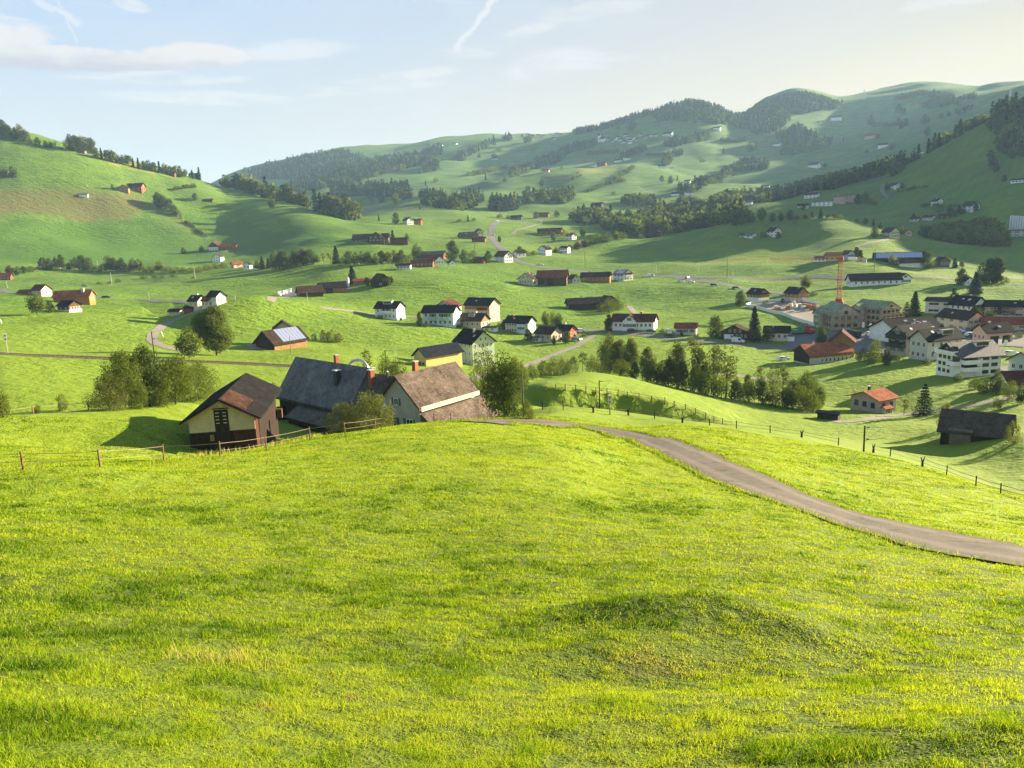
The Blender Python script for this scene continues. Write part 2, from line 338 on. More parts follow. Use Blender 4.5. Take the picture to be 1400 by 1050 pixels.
# ---------------------------------------------------------------- the ground: one sheet
def grass_material(name, near):
    m, t, b = mat(name)
    geo = t.new('ShaderNodeNewGeometry').outputs['Position']
    dist = t.new('ShaderNodeVectorMath', operation='LENGTH'); t.l.new(geo, dist.inputs[0]); D = dist.outputs['Value']
    att = lambda n: t.new('ShaderNodeAttribute', attribute_name=n).outputs['Fac']
    n1 = t.noise(geo, 0.011, 5, 0.6); n2 = t.noise(geo, 0.05, 5, 0.6); n3 = t.noise(geo, 0.45, 4, 0.65); n4 = t.noise(geo, 6.0, 3, 0.7); n5 = t.noise(geo, 28.0, 2, 0.7)
    lush_shade, fresh, dry, soil = (0.070, 0.165, 0.012), (0.165, 0.245, 0.014), (0.27, 0.215, 0.055), (0.10, 0.075, 0.035)
    c = t.mix(t.smooth(n1, 0.33, 0.68), (0.095, 0.185, 0.014), (0.150, 0.230, 0.016))
    c = t.mix(t.math('MULTIPLY', t.smooth(n2, 0.38, 0.70), 0.55), c, fresh)
    c = t.mix(t.math('MULTIPLY', t.smooth(n3, 0.45, 0.68), 0.7), c, lush_shade)
    vf = t.new('ShaderNodeTexVoronoi', feature='F1'); vf.inputs['Scale'].default_value = 0.0085; vf.inputs['Randomness'].default_value = 0.9
    wob = t.new('ShaderNodeTexNoise'); wob.inputs['Scale'].default_value = 0.006; wob.inputs['Detail'].default_value = 3; t.l.new(geo, wob.inputs['Vector'])
    wv0 = t.new('ShaderNodeVectorMath', operation='MULTIPLY_ADD'); t.l.new(wob.outputs['Color'], wv0.inputs[0]); wv0.inputs[1].default_value = (160, 160, 0); t.l.new(geo, wv0.inputs[2]); t.l.new(t.mapping(wv0.outputs[0], (1, 1, 0)), vf.inputs['Vector'])
    par = t.new('ShaderNodeSeparateColor'); t.l.new(vf.outputs['Color'], par.inputs[0])      # every parcel mown at its own time
    c = t.mix(t.math('MULTIPLY', t.smooth(par.outputs[0], .35, .95), t.smooth(D, 150, 300, 0, .55)), c, (0.15, 0.235, 0.026))
    c = t.mix(t.math('MULTIPLY', t.smooth(par.outputs[1], .6, .95), t.smooth(D, 150, 300, 0, .6)), c, (0.060, 0.145, 0.014))
    n2b = t.noise(t.mapping(geo, (1, 2.6, 1), (0, 0, R(-12))), 0.10, 5, 0.68)
    c = t.mix(t.math('MULTIPLY', t.smooth(n2b, .42, .68), .5), c, (0.062, 0.135, 0.012))
    # mown swathes follow the farmer's lines
    wv = t.new('ShaderNodeTexWave', wave_type='BANDS', bands_direction='X'); wv.inputs['Scale'].default_value = 0.055; wv.inputs['Distortion'].default_value = 5.0; wv.inputs['Detail'].default_value = 2; wv.inputs['Detail Scale'].default_value = 0.35
    t.l.new(t.mapping(geo, (0.5, 1, 0.0), (0, 0, R(24))), wv.inputs['Vector'])
    c = t.mix(t.math('MULTIPLY', wv.outputs['Fac'], t.smooth(D, 120, 260, 0, 0.28)), c, (0.15, 0.255, 0.02))
    n0 = t.noise(geo, 0.0045, 6, 0.62); n6 = t.noise(t.mapping(geo, (1, 1.8, 2.5)), 0.028, 6, 0.7)
    c = t.mix(t.math('MULTIPLY', t.smooth(n0, .40, .66), t.smooth(D, 300, 900, 0, .6)), c, (.10, .155, .035))
    c = t.mix(t.math('MULTIPLY', t.smooth(n6, .45, .70), t.smooth(D, 200, 700, .2, .6)), c, (.058, .115, .020))
    c = t.mix(t.smooth(D, 700, 1900, 0, .75), c, t.mix(t.smooth(n6, .35, .65), (.118, .205, .050), (.060, .122, .034)))   # thinner alpine turf
    fg = t.smooth(D, 60, 480, 1, 0)
    f = t.mix(t.smooth(n4, 0.30, 0.66), (0.085, 0.150, 0.008), (0.205, 0.265, 0.018))
    f = t.mix(t.math('MULTIPLY', t.smooth(n3, 0.52, 0.72), 0.6), f, (0.10, 0.185, 0.010))
    f = t.mix(t.math('MULTIPLY', t.smooth(t.noise(geo, 1.7, 4, 0.7), 0.60, 0.74), 0.55), f, (0.17, 0.125, 0.035))
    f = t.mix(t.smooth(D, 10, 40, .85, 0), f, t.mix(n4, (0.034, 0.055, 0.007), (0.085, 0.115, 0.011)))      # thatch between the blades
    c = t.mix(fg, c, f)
    dr = t.math('MULTIPLY', att('dry'), t.smooth(n2, 0.25, 0.6, 0.55, 1.0))
    c = t.mix(dr, c, t.mix(t.smooth(n3, 0.35, 0.65), (0.155, 0.125, 0.045), (0.115, 0.135, 0.035)))
    c = t.mix(t.math('MULTIPLY', att('straw'), t.smooth(n3, 0.2, 0.7, 0.5, 1)), c, (0.30, 0.26, 0.06))
    c = t.mix(t.math('MULTIPLY', att('lush_shade'), t.smooth(n1, .2, .6, .6, 1)), c, (0.058, 0.140, 0.014))  # hillside shade painted into the turf colour, partly lusher unmown grass
    c = t.mix(att('pale'), c, (0.17, 0.245, 0.035))
    c = t.mix(t.math('MULTIPLY', att('soil'), t.smooth(n4, .3, .6, .4, 1)), c, (.10, .062, .032))
    c = t.mix(att('wood'), c, (0.035, 0.055, 0.018))
    c = t.mix(att('bare'), c, t.mix(n3, (0.30, 0.27, 0.22), (0.22, 0.20, 0.165)))
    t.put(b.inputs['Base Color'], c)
    b.inputs['Roughness'].default_value = 0.85
    b.inputs['Specular IOR Level'].default_value = 0.12
    b.inputs['Sheen Weight'].default_value = 0.0
    n7 = t.noise(t.mapping(geo, (.02, .02, .55)), 1.0, 5, .7)      # cattle terraces follow the contour
    h = t.math('MULTIPLY', n7, t.smooth(D, 60, 600, 0.25, 3.2))
    for n_, a_ in ((n4, t.smooth(D, 10, 90, 0.10, 0.0)), (n5, t.smooth(D, 4, 40, 0.03, 0)), (n3, t.smooth(D, 60, 500, 0.45, 1.6)), (n2b, t.smooth(D, 120, 500, 0.6, 3.6))): h = t.math('ADD', h, t.math('MULTIPLY', n_, a_))
    bp = t.new('ShaderNodeBump'); bp.inputs['Strength'].default_value = 0.75; bp.inputs['Distance'].default_value = 1.0
    t.put(bp.inputs['Height'], h); t.l.new(bp.outputs[0], b.inputs['Normal'])
    return m
NA, NR = len(AZ), len(RR)
gv = np.stack([XG, YG, ZG], -1).reshape(-1, 3)
ii, jj = np.meshgrid(np.arange(NA-1), np.arange(NR-1), indexing='ij')
q = np.stack([ii*NR+jj, (ii+1)*NR+jj, (ii+1)*NR+jj+1, ii*NR+jj+1], -1).reshape(-1, 4)
# close the ring behind the viewer
q2 = np.stack([(NA-1)*NR+np.arange(NR-1), np.arange(NR-1), np.arange(NR-1)+1, (NA-1)*NR+np.arange(NR-1)+1], -1)
gm = npmesh('ground', gv, np.vstack([q, q2])[:, ::-1], [grass_material('grass', True)], smooth=True)
ground = link('ground', gm); tag(ground, kind='structure')
ATTR = {k: np.zeros(NA*NR, np.float32) for k in ('dry', 'straw', 'pale', 'wood', 'bare', 'lush_shade', 'soil')}
def patch(kind, pts, val=1.0, soft=0.0):
    wp = world_poly(pts)
    msk = inpoly(gv[:, 0], gv[:, 1], wp)
    ATTR[kind][msk] = np.maximum(ATTR[kind][msk], val)
patch('dry', [(-60, 262), (60, 262), (165, 263), (205, 278), (180, 296), (90, 302), (88, 293), (-60, 290)])
patch('dry', [(205, 278), (165, 263), (190, 268), (285, 326), (262, 312)], 0.8)
patch('dry', [(480, 272), (530, 272), (580, 285), (560, 294), (478, 294)], 0.45)
patch('straw', [(128, 212), (160, 216), (225, 232), (240, 240), (200, 236), (150, 224)], 0.7)
patch('straw', [(935, 360), (1010, 350), (1140, 352), (1130, 357), (1000, 360)], 0.45)
patch('straw', [(788, 226), (838, 224), (845, 231), (790, 240)], 0.5)
patch('dry', [(1160, 165), (1225, 163), (1200, 175), (1165, 176)], 0.35)
patch('straw', [(1220, 150), (1260, 138), (1255, 148), (1228, 156)], 0.4)
patch('dry', [(1210, 228), (1340, 222), (1400, 226), (1400, 245), (1300, 236), (1200, 240)], 0.3)
patch('pale', [(1000, 378), (1400, 374), (1400, 384), (1000, 385)], 0.5)
patch('lush_shade', [(-60, 300), (90, 303), (205, 300), (300, 330), (300, 362), (60, 362), (-60, 362)], .8)  # lower left slope: its shade is painted in as darker, partly lusher grass
patch('lush_shade', [(240, 285), (330, 300), (480, 330), (560, 345), (350, 350), (300, 330)], .7)  # concave face below the spur: same darker turf tint stands in for shade
#patch('lush_shade', [(400, 245), (560, 240), (700, 215), (900, 215), (1050, 255), (960, 275), (700, 290), (560, 280)], .35)
patch('soil', [(838, 905), (868, 893), (905, 896), (930, 912), (900, 926), (860, 922)], .35)
patch('soil', [(345, 965), (372, 958), (385, 968), (362, 975)], .8)
patch('soil', [(470, 950), (490, 948), (494, 956), (474, 958)], .9)
HAZE = 0.00008
GRASS = 280000
# ---------------------------------------------------------------- materials
def flat(name, c, rough=0.8, var=0.12, scale=3.0, spec=0.2, metal=0.0):
    m, t, b = mat(name)
    oc = t.new('ShaderNodeTexCoord').outputs['Object']
    n = t.noise(oc, scale, 5, 0.65)
    t.put(b.inputs['Base Color'], t.mix(t.smooth(n, 0.25, 0.75), tuple(x*(1-var) for x in c), tuple(min(1, x*(1+var)) for x in c)))
    b.inputs['Roughness'].default_value = rough; b.inputs['Specular IOR Level'].default_value = spec; b.inputs['Metallic'].default_value = metal
    return m
def roofmat(name, c, row=3.2, var=0.3, rough=0.75, patchy=None, spec=0.02):
    """tile courses run along local X; weathering in blotches"""
    m, t, b = mat(name)
    oc = t.new('ShaderNodeTexCoord').outputs['Object']
    rnd = t.new('ShaderNodeObjectInfo').outputs['Random']
    n1 = t.noise(oc, 0.5, 5, 0.7); n2 = t.noise(oc, 3.0, 4, 0.7)
    br = t.new('ShaderNodeTexBrick'); t.l.new(t.mapping(oc, (1, 1.35, 1)), br.inputs['Vector'])
    br.inputs['Scale'].default_value = row; br.inputs['Mortar Size'].default_value = 0.035; br.inputs['Mortar Smooth'].default_value = 0.5
    br.inputs['Brick Width'].default_value = 0.8; br.inputs['Row Height'].default_value = 0.7
    br.inputs['Color1'].default_value = (0.78, 0.78, 0.78, 1); br.inputs['Color2'].default_value = (1.15, 1.15, 1.15, 1); br.inputs['Mortar'].default_value = (0.42, 0.42, 0.42, 1)
    a = t.mix(t.smooth(n1, 0.3, 0.7), tuple(x*(1-var) for x in c), tuple(x*(1+var) for x in c))
    if patchy: a = t.mix(t.smooth(n2, 0.5, 0.72, 0, 0.75), a, patchy)
    a = t.mix(1.0, a, br.outputs['Color'], 'MULTIPLY')
    a = t.mix(1.0, a, t.mix(rnd, (0.85, 0.85, 0.85), (1.15, 1.15, 1.15)), 'MULTIPLY')
    t.put(b.inputs['Base Color'], a); b.inputs['Roughness'].default_value = rough; b.inputs['Specular IOR Level'].default_value = spec
    bp = t.new('ShaderNodeBump'); bp.inputs['Strength'].default_value = 0.5; bp.inputs['Distance'].default_value = 0.04
    t.put(bp.inputs['Height'], br.outputs['Fac']); bp.invert = True
    t.l.new(bp.outputs[0], b.inputs['Normal'])
    return m
def woodmat(name, c, plank=5.0, var=0.35, vertical=True):
    m, t, b = mat(name)
    oc = t.new('ShaderNodeTexCoord').outputs['Object']
    n = t.noise(t.mapping(oc, (plank*1.5, plank*1.5, 0.5) if vertical else (0.5, 0.5, plank*1.5)), 1.0, 5, 0.7)
    n2 = t.noise(oc, 0.6, 4, 0.6)
    s = t.new('ShaderNodeSeparateXYZ'); t.l.new(oc, s.inputs[0])
    u = t.math('ADD', s.outputs[0], s.outputs[1]) if vertical else s.outputs[2]
    gap = t.smooth(t.math('PINGPONG', t.math('MULTIPLY', u, plank), 0.5), 0.0, 0.09)
    a = t.mix(t.smooth(n, 0.3, 0.7), tuple(x*(1-var) for x in c), tuple(x*(1+var) for x in c))
    a = t.mix(t.smooth(n2, 0.35, 0.75, 0, 0.5), a, tuple(x*0.55 for x in c))
    a = t.mix(gap, tuple(x*0.3 for x in c), a)
    t.put(b.inputs['Base Color'], a); b.inputs['Roughness'].default_value = 0.85; b.inputs['Specular IOR Level'].default_value = 0.15
    return m
def wallmat(name, c, var=0.09):
    m, t, b = mat(name)
    oc = t.new('ShaderNodeTexCoord').outputs['Object']
    n = t.noise(oc, 0.8, 6, 0.65); st = t.noise(t.mapping(oc, (2.2, 2.2, 0.25)), 1.0, 4, 0.6)
    a = t.mix(t.smooth(n, 0.3, 0.7), tuple(x*(1-var) for x in c), tuple(min(0.9, x*(1+var)) for x in c))
    a = t.mix(t.smooth(st, 0.55, 0.8, 0, 0.22), a, tuple(x*0.6 for x in c))
    t.put(b.inputs['Base Color'], a); b.inputs['Roughness'].default_value = 0.9; b.inputs['Specular IOR Level'].default_value = 0.1
    return m
M = {}
for n_, c_ in dict(white=(.80, .79, .77), cream=(.62, .53, .37), yellow=(.62, .46, .17), ochre=(.56, .40, .16), palegreen=(.52, .62, .42), paleblue=(.55, .66, .70), blue=(.35, .50, .66),
                   pink=(.58, .38, .32), grey=(.40, .37, .33), palegrey=(.55, .53, .49), beige=(.48, .40, .31), red=(.36, .10, .06), concrete=(.42, .40, .36), mint=(.40, .50, .45), stone=(.42, .34, .30)).items():
    M[n_] = wallmat('plaster_'+n_, c_)
for n_, c_ in dict(brown=(.105, .055, .028), dark=(.045, .030, .020), orange=(.40, .16, .045), tan=(.30, .17, .075), redwood=(.24, .07, .035), greywood=(.16, .13, .10)).items():
    M['w_'+n_] = woodmat('timber_'+n_, c_)
for n_, a_ in dict(dark=((.020, .018, .019),), brown=((.048, .032, .026),), red=((.20, .060, .036),), orange=((.29, .100, .052),), slate=((.165, .162, .170),), grey=((.13, .115, .10),),
                   maroon=((.095, .034, .028),), green=((.25, .29, .19),), blackblue=((.017, .018, .026),)).items():
    M['r_'+n_] = roofmat('tiles_'+n_, *a_)
M['r_stone'] = roofmat('old_stone_tiles', (.120, .092, .074), 3.4, 0.45, 0.9, (.21, .185, .15), 0.0)
M['r_bitumen'] = roofmat('weathered_shingles', (.10, .085, .074), 2.6, 0.3, 0.9, (.17, .145, .12), 0.1)
M['metal'] = flat('galvanised_metal', (.46, .47, .48), 0.4, 0.08, 2.0, 0.5, 0.6)
M['whitemetal'] = flat('white_sheet', (.74, .74, .73), 0.5, 0.05)
M['darkmetal'] = flat('dark_metal', (.035, .035, .04), 0.5)
M['brick'] = flat('chimney_brick', (.30, .11, .06), 0.9, 0.3, 8)
M['frame'] = flat('window_frame_white', (.70, .69, .66), 0.6, 0.03)
M['darkframe'] = flat('window_frame_brown', (.06, .035, .02), 0.6, 0.1)
M['shutter'] = flat('shutter_green', (.07, .13, .08), 0.7, 0.1)
M['shutterb'] = flat('shutter_brown', (.16, .07, .04), 0.7, 0.1)
M['awning'] = flat('awning_cloth', (.55, .45, .30), 0.9, 0.1)
m_, t_, b_ = mat('window_glass'); b_.inputs['Base Color'].default_value = (.025, .03, .04, 1); b_.inputs['Roughness'].default_value = 0.12; b_.inputs['Specular IOR Level'].default_value = 0.5; M['glass'] = m_
m_, t_, b_ = mat('solar_glass'); b_.inputs['Base Color'].default_value = (.05, .06, .10, 1); b_.inputs['Roughness'].default_value = 0.18; b_.inputs['Specular IOR Level'].default_value = 0.7; b_.inputs['Metallic'].default_value = 0.55
b_.inputs['Base Color'].default_value = (.42, .46, .58, 1); M['solar'] = m_
M['post'] = woodmat('post_wood', (.20, .125, .07), 20, 0.3)
M['wire'] = flat('fence_wire', (.20, .16, .12), 0.6)
M['bark'] = flat('bark', (.075, .055, .038), 0.95, 0.35, 6)
M['redpaint'] = flat('crane_red', (.36, .060, .03), 0.5, 0.12, 1.0)
# ---------------------------------------------------------------- mesh building
class MB:
    def __init__(s): s.v = []; s.f = []; s.m = []
    def quad(s, a, b, c, d, m=0):
        k = len(s.v); s.v += [a, b, c, d]; s.f.append((k, k+1, k+2, k+3)); s.m.append(m)
    def poly(s, pts, m=0):
        k = len(s.v); s.v += list(pts); s.f.append(tuple(range(k, k+len(pts)))); s.m.append(m)
    def box(s, x0, x1, y0, y1, z0, z1, m=0):
        k = len(s.v)
        s.v += [(x0, y0, z0), (x1, y0, z0), (x1, y1, z0), (x0, y1, z0), (x0, y0, z1), (x1, y0, z1), (x1, y1, z1), (x0, y1, z1)]
        for f in ((0, 3, 2, 1), (4, 5, 6, 7), (0, 1, 5, 4), (1, 2, 6, 5), (2, 3, 7, 6), (3, 0, 4, 7)): s.f.append(tuple(k+i for i in f)); s.m.append(m)
    def prism(s, prof, x0, x1, m=0):            # closed profile [(y,z)] extruded along x
        k = len(s.v); n = len(prof)
        s.v += [(x0, y, z) for y, z in prof]+[(x1, y, z) for y, z in prof]
        for i in range(n): s.f.append((k+i, k+(i+1) % n, k+n+(i+1) % n, k+n+i)); s.m.append(m)
        s.f.append(tuple(k+i for i in range(n))[::-1]); s.f.append(tuple(k+n+i for i in range(n))); s.m += [m, m]
    def tube(s, p, q, r0, r1=None, n=6, m=0):
        r1 = r0 if r1 is None else r1
        p, q = Vector(p), Vector(q); d = (q-p).normalized()
        a = d.orthogonal().normalized(); b = d.cross(a); k = len(s.v)
        for o, r in ((p, r0), (q, r1)):
            for i in range(n):
                t = 2*math.pi*i/n; s.v.append(tuple(o+a*(r*math.cos(t))+b*(r*math.sin(t))))
        for i in range(n): s.f.append((k+i, k+(i+1) % n, k+n+(i+1) % n, k+n+i)); s.m.append(m)
        s.f.append(tuple(k+i for i in range(n))[::-1]); s.f.append(tuple(k+n+i for i in range(n))); s.m += [m, m]
    def bar(s, p, q, w, h=None, m=0):            # square bar between two points
        s.tube(p, q, w*0.7071, w*0.7071, 4, m)
    def mesh(s, name, mats, fix=True):
        me = bpy.data.meshes.new(name); me.from_pydata([tuple(v) for v in s.v], [], s.f)
        for m in mats: me.materials.append(M[m] if isinstance(m, str) else m)
        me.polygons.foreach_set('material_index', s.m)
        if fix:
            b = bmesh.new(); b.from_mesh(me); bmesh.ops.recalc_face_normals(b, faces=b.faces); b.to_mesh(me); b.free()
        me.update(); return me
    def build(s, name, mats, parent=None): return link(name, s.mesh(name, mats), parent)
def pxm(p):                                      # metres covered by one photo pixel at a point
    return (p.y*cp-p.z*sp)/F
def view_az(p): return math.atan2(p.x, p.y)
# ---------------------------------------------------------------- houses
_wcache = {}
def window_mesh(w, h, style):
    k = (round(w, 2), round(h, 2), style)
    if k in _wcache: return _wcache[k]
    b = MB(); fr = min(0.09, w*0.12)
    # local: face at y=0 looking to -y
    b.box(-w/2, w/2, -0.05, 0.06, -h/2, -h/2+fr); b.box(-w/2, w/2, -0.05, 0.06, h/2-fr, h/2)
    b.box(-w/2, -w/2+fr, -0.047, 0.06, -h/2+fr, h/2-fr); b.box(w/2-fr, w/2, -0.047, 0.06, -h/2+fr, h/2-fr)
    b.box(-fr*0.35, fr*0.35, -0.04, 0.06, -h/2+fr, h/2-fr)
    b.box(-w/2+fr, w/2-fr, -0.02, 0.05, -h/2+fr, h/2-fr, 1)
    if style in ('s', 'sb'):
        sw = w*0.42
        for sx in (-1, 1): b.box(sx*(w/2+sw/2)-sw/2, sx*(w/2+sw/2)+sw/2, -0.045, 0.04, -h/2, h/2, 2)
    if style == 'dark': mats = ['darkframe', 'glass']
    elif style == 'sb': mats = ['frame', 'glass', 'shutterb']
    else: mats = ['frame', 'glass', 'shutter']
    me = b.mesh('window', mats); _wcache[k] = me
    return me
def side_frame(side, L, W):
    return {'F': ((0, -W/2), 0.0, L), 'B': ((0, W/2), math.pi, L), 'R': ((L/2, 0), math.pi/2, W), 'L': ((-L/2, 0), -math.pi/2, W)}[side]
def on_side(o, side, L, W, u, z, ox=0, oy=0, rot=0, out=0.0):
    (fx, fy), a, n = side_frame(side, L, W)
    x = fx+u*math.cos(a)+out*math.sin(a); y = fy+u*math.sin(a)-out*math.cos(a)
    c, s_ = math.cos(rot), math.sin(rot)
    o.location = (ox+x*c-y*s_, oy+x*s_+y*c, z); o.rotation_euler = (0, 0, a+rot)
def roof_z(y, W, H, tanp): return H+(W/2-abs(y))*tanp
def block(root, L, W, H, pitch, wall, roof, ox=0, oy=0, rot=0, z0=0, over=0.6, gover=None, found=3.0, win=(), base=None, gable=None, chim=(), dormer=(), balc=(), door=(), sky=(), solar=None,
          ws=(1.0, 1.25), style='s', clad=None, single=None):
    """one gabled volume of a house: ridge along local x. win = [(side, z-list, n, u0, u1)] in fractions"""
    tp = math.tan(R(pitch)); gover = over if gover is None else gover
    def put(o, z=z0):
        o.location = (ox, oy, z); o.rotation_euler = (0, 0, rot); return o
    b = MB(); hr = H+W/2*tp
    b.prism([(-W/2, -found), (W/2, -found), (W/2, H), (0, hr), (-W/2, H)], -L/2, L/2)
    put(b.build('wall', [wall], root))
    if base:                                     # plinth or ground floor of another material, 3 cm proud
        b = MB(); b.box(-L/2-.03, L/2+.03, -W/2-.03, W/2+.03, -found, base[0]); put(b.build('ground_floor', [base[1]], root))
    if gable:                                    # boarded gable, thin cladding
        b = MB(); zc = gable[0]; yb = W/2 if zc <= H else (hr-zc)/tp
        pr = [(-yb, zc), (yb, zc)] + ([(W/2, H)] if zc < H else []) + [(0, hr)] + ([(-W/2, H)] if zc < H else [])
        for sx in gable[2] if len(gable) > 2 else 'LR':
            x0 = L/2+.002 if sx == 'R' else -L/2-.05
            b.prism(pr, x0, x0+.048)
        put(b.build('gable_boarding', [gable[1]], root))
    if clad:                                     # boarded band on the long sides
        b = MB()
        for sy in (-1, 1): b.box(-L/2, L/2, min(sy*W/2, sy*(W/2+.05))+(.002 if sy > 0 else -.002), max(sy*W/2, sy*(W/2+.05))+(.002 if sy > 0 else -.002), clad[0], H-.02)
        put(b.build('boarding', [clad[1]], root))
    th = 0.22; e = W/2+over; ze = H-over*tp; dz = th/math.cos(R(pitch))
    b = MB(); b.prism([(-e, ze+.03), (0, hr+.03), (e, ze+.03), (e, ze+dz), (0, hr+dz), (-e, ze+dz)], -L/2-gover, L/2+gover)
    rf = put(b.build('roof', [roof], root))
    for c in chim:                               # (u, y, width, height above roof, material)
        u, y, cw, chh, cm = c; zz = roof_z(y, W, H, tp)+dz
        b = MB(); b.box(u-cw/2, u+cw/2, y-cw/2, y+cw/2, zz-1.2, zz+chh); b.box(u-cw*.62, u+cw*.62, y-cw*.62, y+cw*.62, zz+chh+.003, zz+chh+.12, 1)
        b.build('chimney', [cm, 'whitemetal' if cm == 'darkmetal' else 'concrete'], rf)
    for d in dormer:                             # (u, width, height, y) lean-to dormer on the front slope
        u, dw, dh, y = d; zz = roof_z(y, W, H, tp)+dz
        b = MB(); yb2 = min(-0.1, y+dh/tp*0.85); zb = roof_z(yb2, W, H, tp)+dz
        b.prism([(y, zz-.3), (y, zz+dh), (yb2, zb+.05), (yb2, zb-.4)], u-dw/2, u+dw/2)
        k = len(b.f); b.prism([(y-.25, zz+dh-.02), (y-.25, zz+dh+.12), (yb2, zb+.22), (yb2, zb+.06)], u-dw/2-.2, u+dw/2+.2, 1)
        b.box(u-dw/2+.25, u+dw/2-.25, y-.03, y+.02, zz+.15, zz+dh-.15, 2)
        b.build('dormer', [wall, 'r_grey' if roof != 'r_dark' else 'metal', 'glass'], rf)
    for u, y, w_ in sky:
        zz = roof_z(y, W, H, tp)+dz; b = MB(); s_ = w_*0.7
        a, c = y-s_/2, y+s_/2; za, zc = (roof_z(v, W, H, tp)+dz for v in (a, c))
        b.prism([(a, za+.01), (c, zc+.01), (c, zc+.10), (a, za+.10)], u-w_/2, u+w_/2)
        b.build('skylight', ['metal'], rf)
    if solar:
        u0, u1, f0, f1 = solar; ya, yc = -e+f0*e, -e+f1*e; b = MB(); n = max(2, int((u1-u0)/1.3))
        for i in range(n):
            a, c = u0+(u1-u0)*(i+.04)/n, u0+(u1-u0)*(i+.96)/n
            za, zc = (roof_z(v, W, H, tp)+dz if True else 0 for v in (ya, yc))
            b.prism([(ya, za+.04), (yc, zc+.04), (yc, zc+.11), (ya, za+.11)], a, c)
        b.build('solar_panel', ['solar'], rf)
    for g in win:
        side, zs, n, u0, u1 = g[:5]; w_, h_ = g[5] if len(g) > 5 else ws; stl = g[6] if len(g) > 6 else style
        ext = L if side in 'FB' else W
        for zc in zs:
            if not isinstance(zc, tuple): zc = (zc, n)
            z_, nn = zc
            for i in range(nn):
                fr = u0+(u1-u0)*((i+.5)/nn)
                u = (fr-.5)*ext
                if side in 'LR' and z_+h_/2 > H and abs(u)+w_/2 > W/2-(z_+h_/2-H)/tp-0.15: continue
                o = link('window', window_mesh(w_, h_, stl), root)
                on_side(o, side, L, W, u, z0+z_, ox, oy, rot)
    for side, u, w_, h_, dm in door:
        b = MB(); b.box(-w_/2, w_/2, -.06, .05, 0, h_); b.box(-w_/2-.1, -w_/2-.002, -.08, .05, 0, h_+.1, 1); b.box(w_/2+.002, w_/2+.1, -.08, .05, 0, h_+.1, 1); b.box(-w_/2, w_/2, -.08, .05, h_+.002, h_+.1, 1)
        o = b.build('door', [dm, 'frame' if not dm.startswith('w_dark') else 'w_dark'], root); on_side(o, side, L, W, u, z0, ox, oy, rot)
    for side, z_, u0, u1, dep, bm in balc:
        ext = L if side in 'FB' else W
        a, c = (u0-.5)*ext, (u1-.5)*ext
        b = MB(); b.box(a, c, -dep, 0.05, -.18, 0, 1); b.box(a, c, -dep-.06, -dep-.002, -.2, 1.0); b.box(a-.06, a-.002, -dep-.06, 0, -.2, 1.0); b.box(c+.002, c+.06, -dep-.06, 0, -.2, 1.0)
        b.box(a+.05, c-.05, -.01, .03, .02, 2.15, 2)
        o = b.build('balcony', [bm, 'concrete', 'glass'], root); on_side(o, side, L, W, 0, z0+z_, ox, oy, rot)
    return rf
def site(px, py, turn=0.0, skip=0.0):
    """ground point under a pixel, its yaw for a ridge turned 'turn' degrees from square-on, and metres per pixel"""
    p = hit(px, py, skip); return p, -view_az(p)+R(turn), pxm(p)
def house(name, label, cat, px, py, turn, L, W, H, pitch, wall, roof, group=None, skip=0.0, **kw):
    """sizes L,W,H in photo pixels at that distance; stands with its nearest foot at the pixel"""
    p, yaw, s = site(px, py, turn, skip); L, W, H = L*s, W*s, H*s
    back = 0.5*(abs(L*math.sin(R(turn)))+abs(W*math.cos(R(turn))))*0.8
    d = Vector((p.x, p.y, 0)).normalized(); c = Vector((p.x, p.y, p.z))+d*back
    c.z = min(p.z, float(height(c.x, c.y))+0.3) if back < 12 else p.z
    root = empty(name, c, yaw); tag(root, label, cat, group)
    root['s'] = s
    if L: block(root, L, W, H, pitch, wall, roof, **kw)
    return root, s
# ---------------------------------------------------------------- roads, paths, railway bed: sheets laid on the ground
def smoothline(pts, n):
    P = np.array([(p.x, p.y) for p in pts]); d = np.concatenate([[0], np.cumsum(np.hypot(*np.diff(P, axis=0).T))])
    q = np.linspace(0, d[-1], n); return np.stack([pchip(d, P[:, 0], q), pchip(d, P[:, 1], q)], -1)
def strip(name, pix, width, m, lift=0.05, step=2.0, across=4, skip=0.0, crown=0.0):
    pts = [hit(*q, skip) if len(q) == 2 else hit(q[0], q[1], q[2]) for q in pix]
    tot = sum(math.hypot(a.x-b.x, a.y-b.y) for a, b in zip(pts, pts[1:])); n = max(8, int(tot/step))
    C = smoothline(pts, n); T = np.gradient(C, axis=0); T /= np.linalg.norm(T, axis=1)[:, None]; Nn = np.stack([-T[:, 1], T[:, 0]], -1)
    wob = vnoise(np.arange(n)*step*.35, np.full(n, width*7.7))*0.25*min(width, 3)
    us = np.linspace(-.5, .5, across+1); V = []
    for u in us:
        w_ = width+wob*(1 if u > 0 else -1)*abs(u)*1.2
        Q = C+Nn*(u*w_)[:, None]; z = height(Q[:, 0], Q[:, 1])+lift+crown*(1-4*u*u)
        V.append(np.stack([Q[:, 0], Q[:, 1], z], -1))
    V = np.stack(V, 1); k = across+1
    i, j = np.meshgrid(np.arange(n-1), np.arange(across), indexing='ij'); i, j = i.ravel(), j.ravel()
    Fq = np.stack([i*k+j, i*k+j+1, (i+1)*k+j+1, (i+1)*k+j], -1)[:, ::-1]
    me = npmesh(name, V.reshape(-1, 3), Fq, [M[m]], smooth=True)
    me.attributes.new('across', 'FLOAT', 'POINT').data.foreach_set('value', np.tile(us, n).astype(np.float32))
    o = link(name, me); tag(o, kind='structure'); return o, C
m_, t, b = mat('asphalt_old')
g_ = t.new('ShaderNodeNewGeometry').outputs['Position']
n1 = t.noise(g_, 0.9, 5, .65); n2 = t.noise(g_, 9, 4, .7); n3 = t.noise(g_, 45, 3, .7)
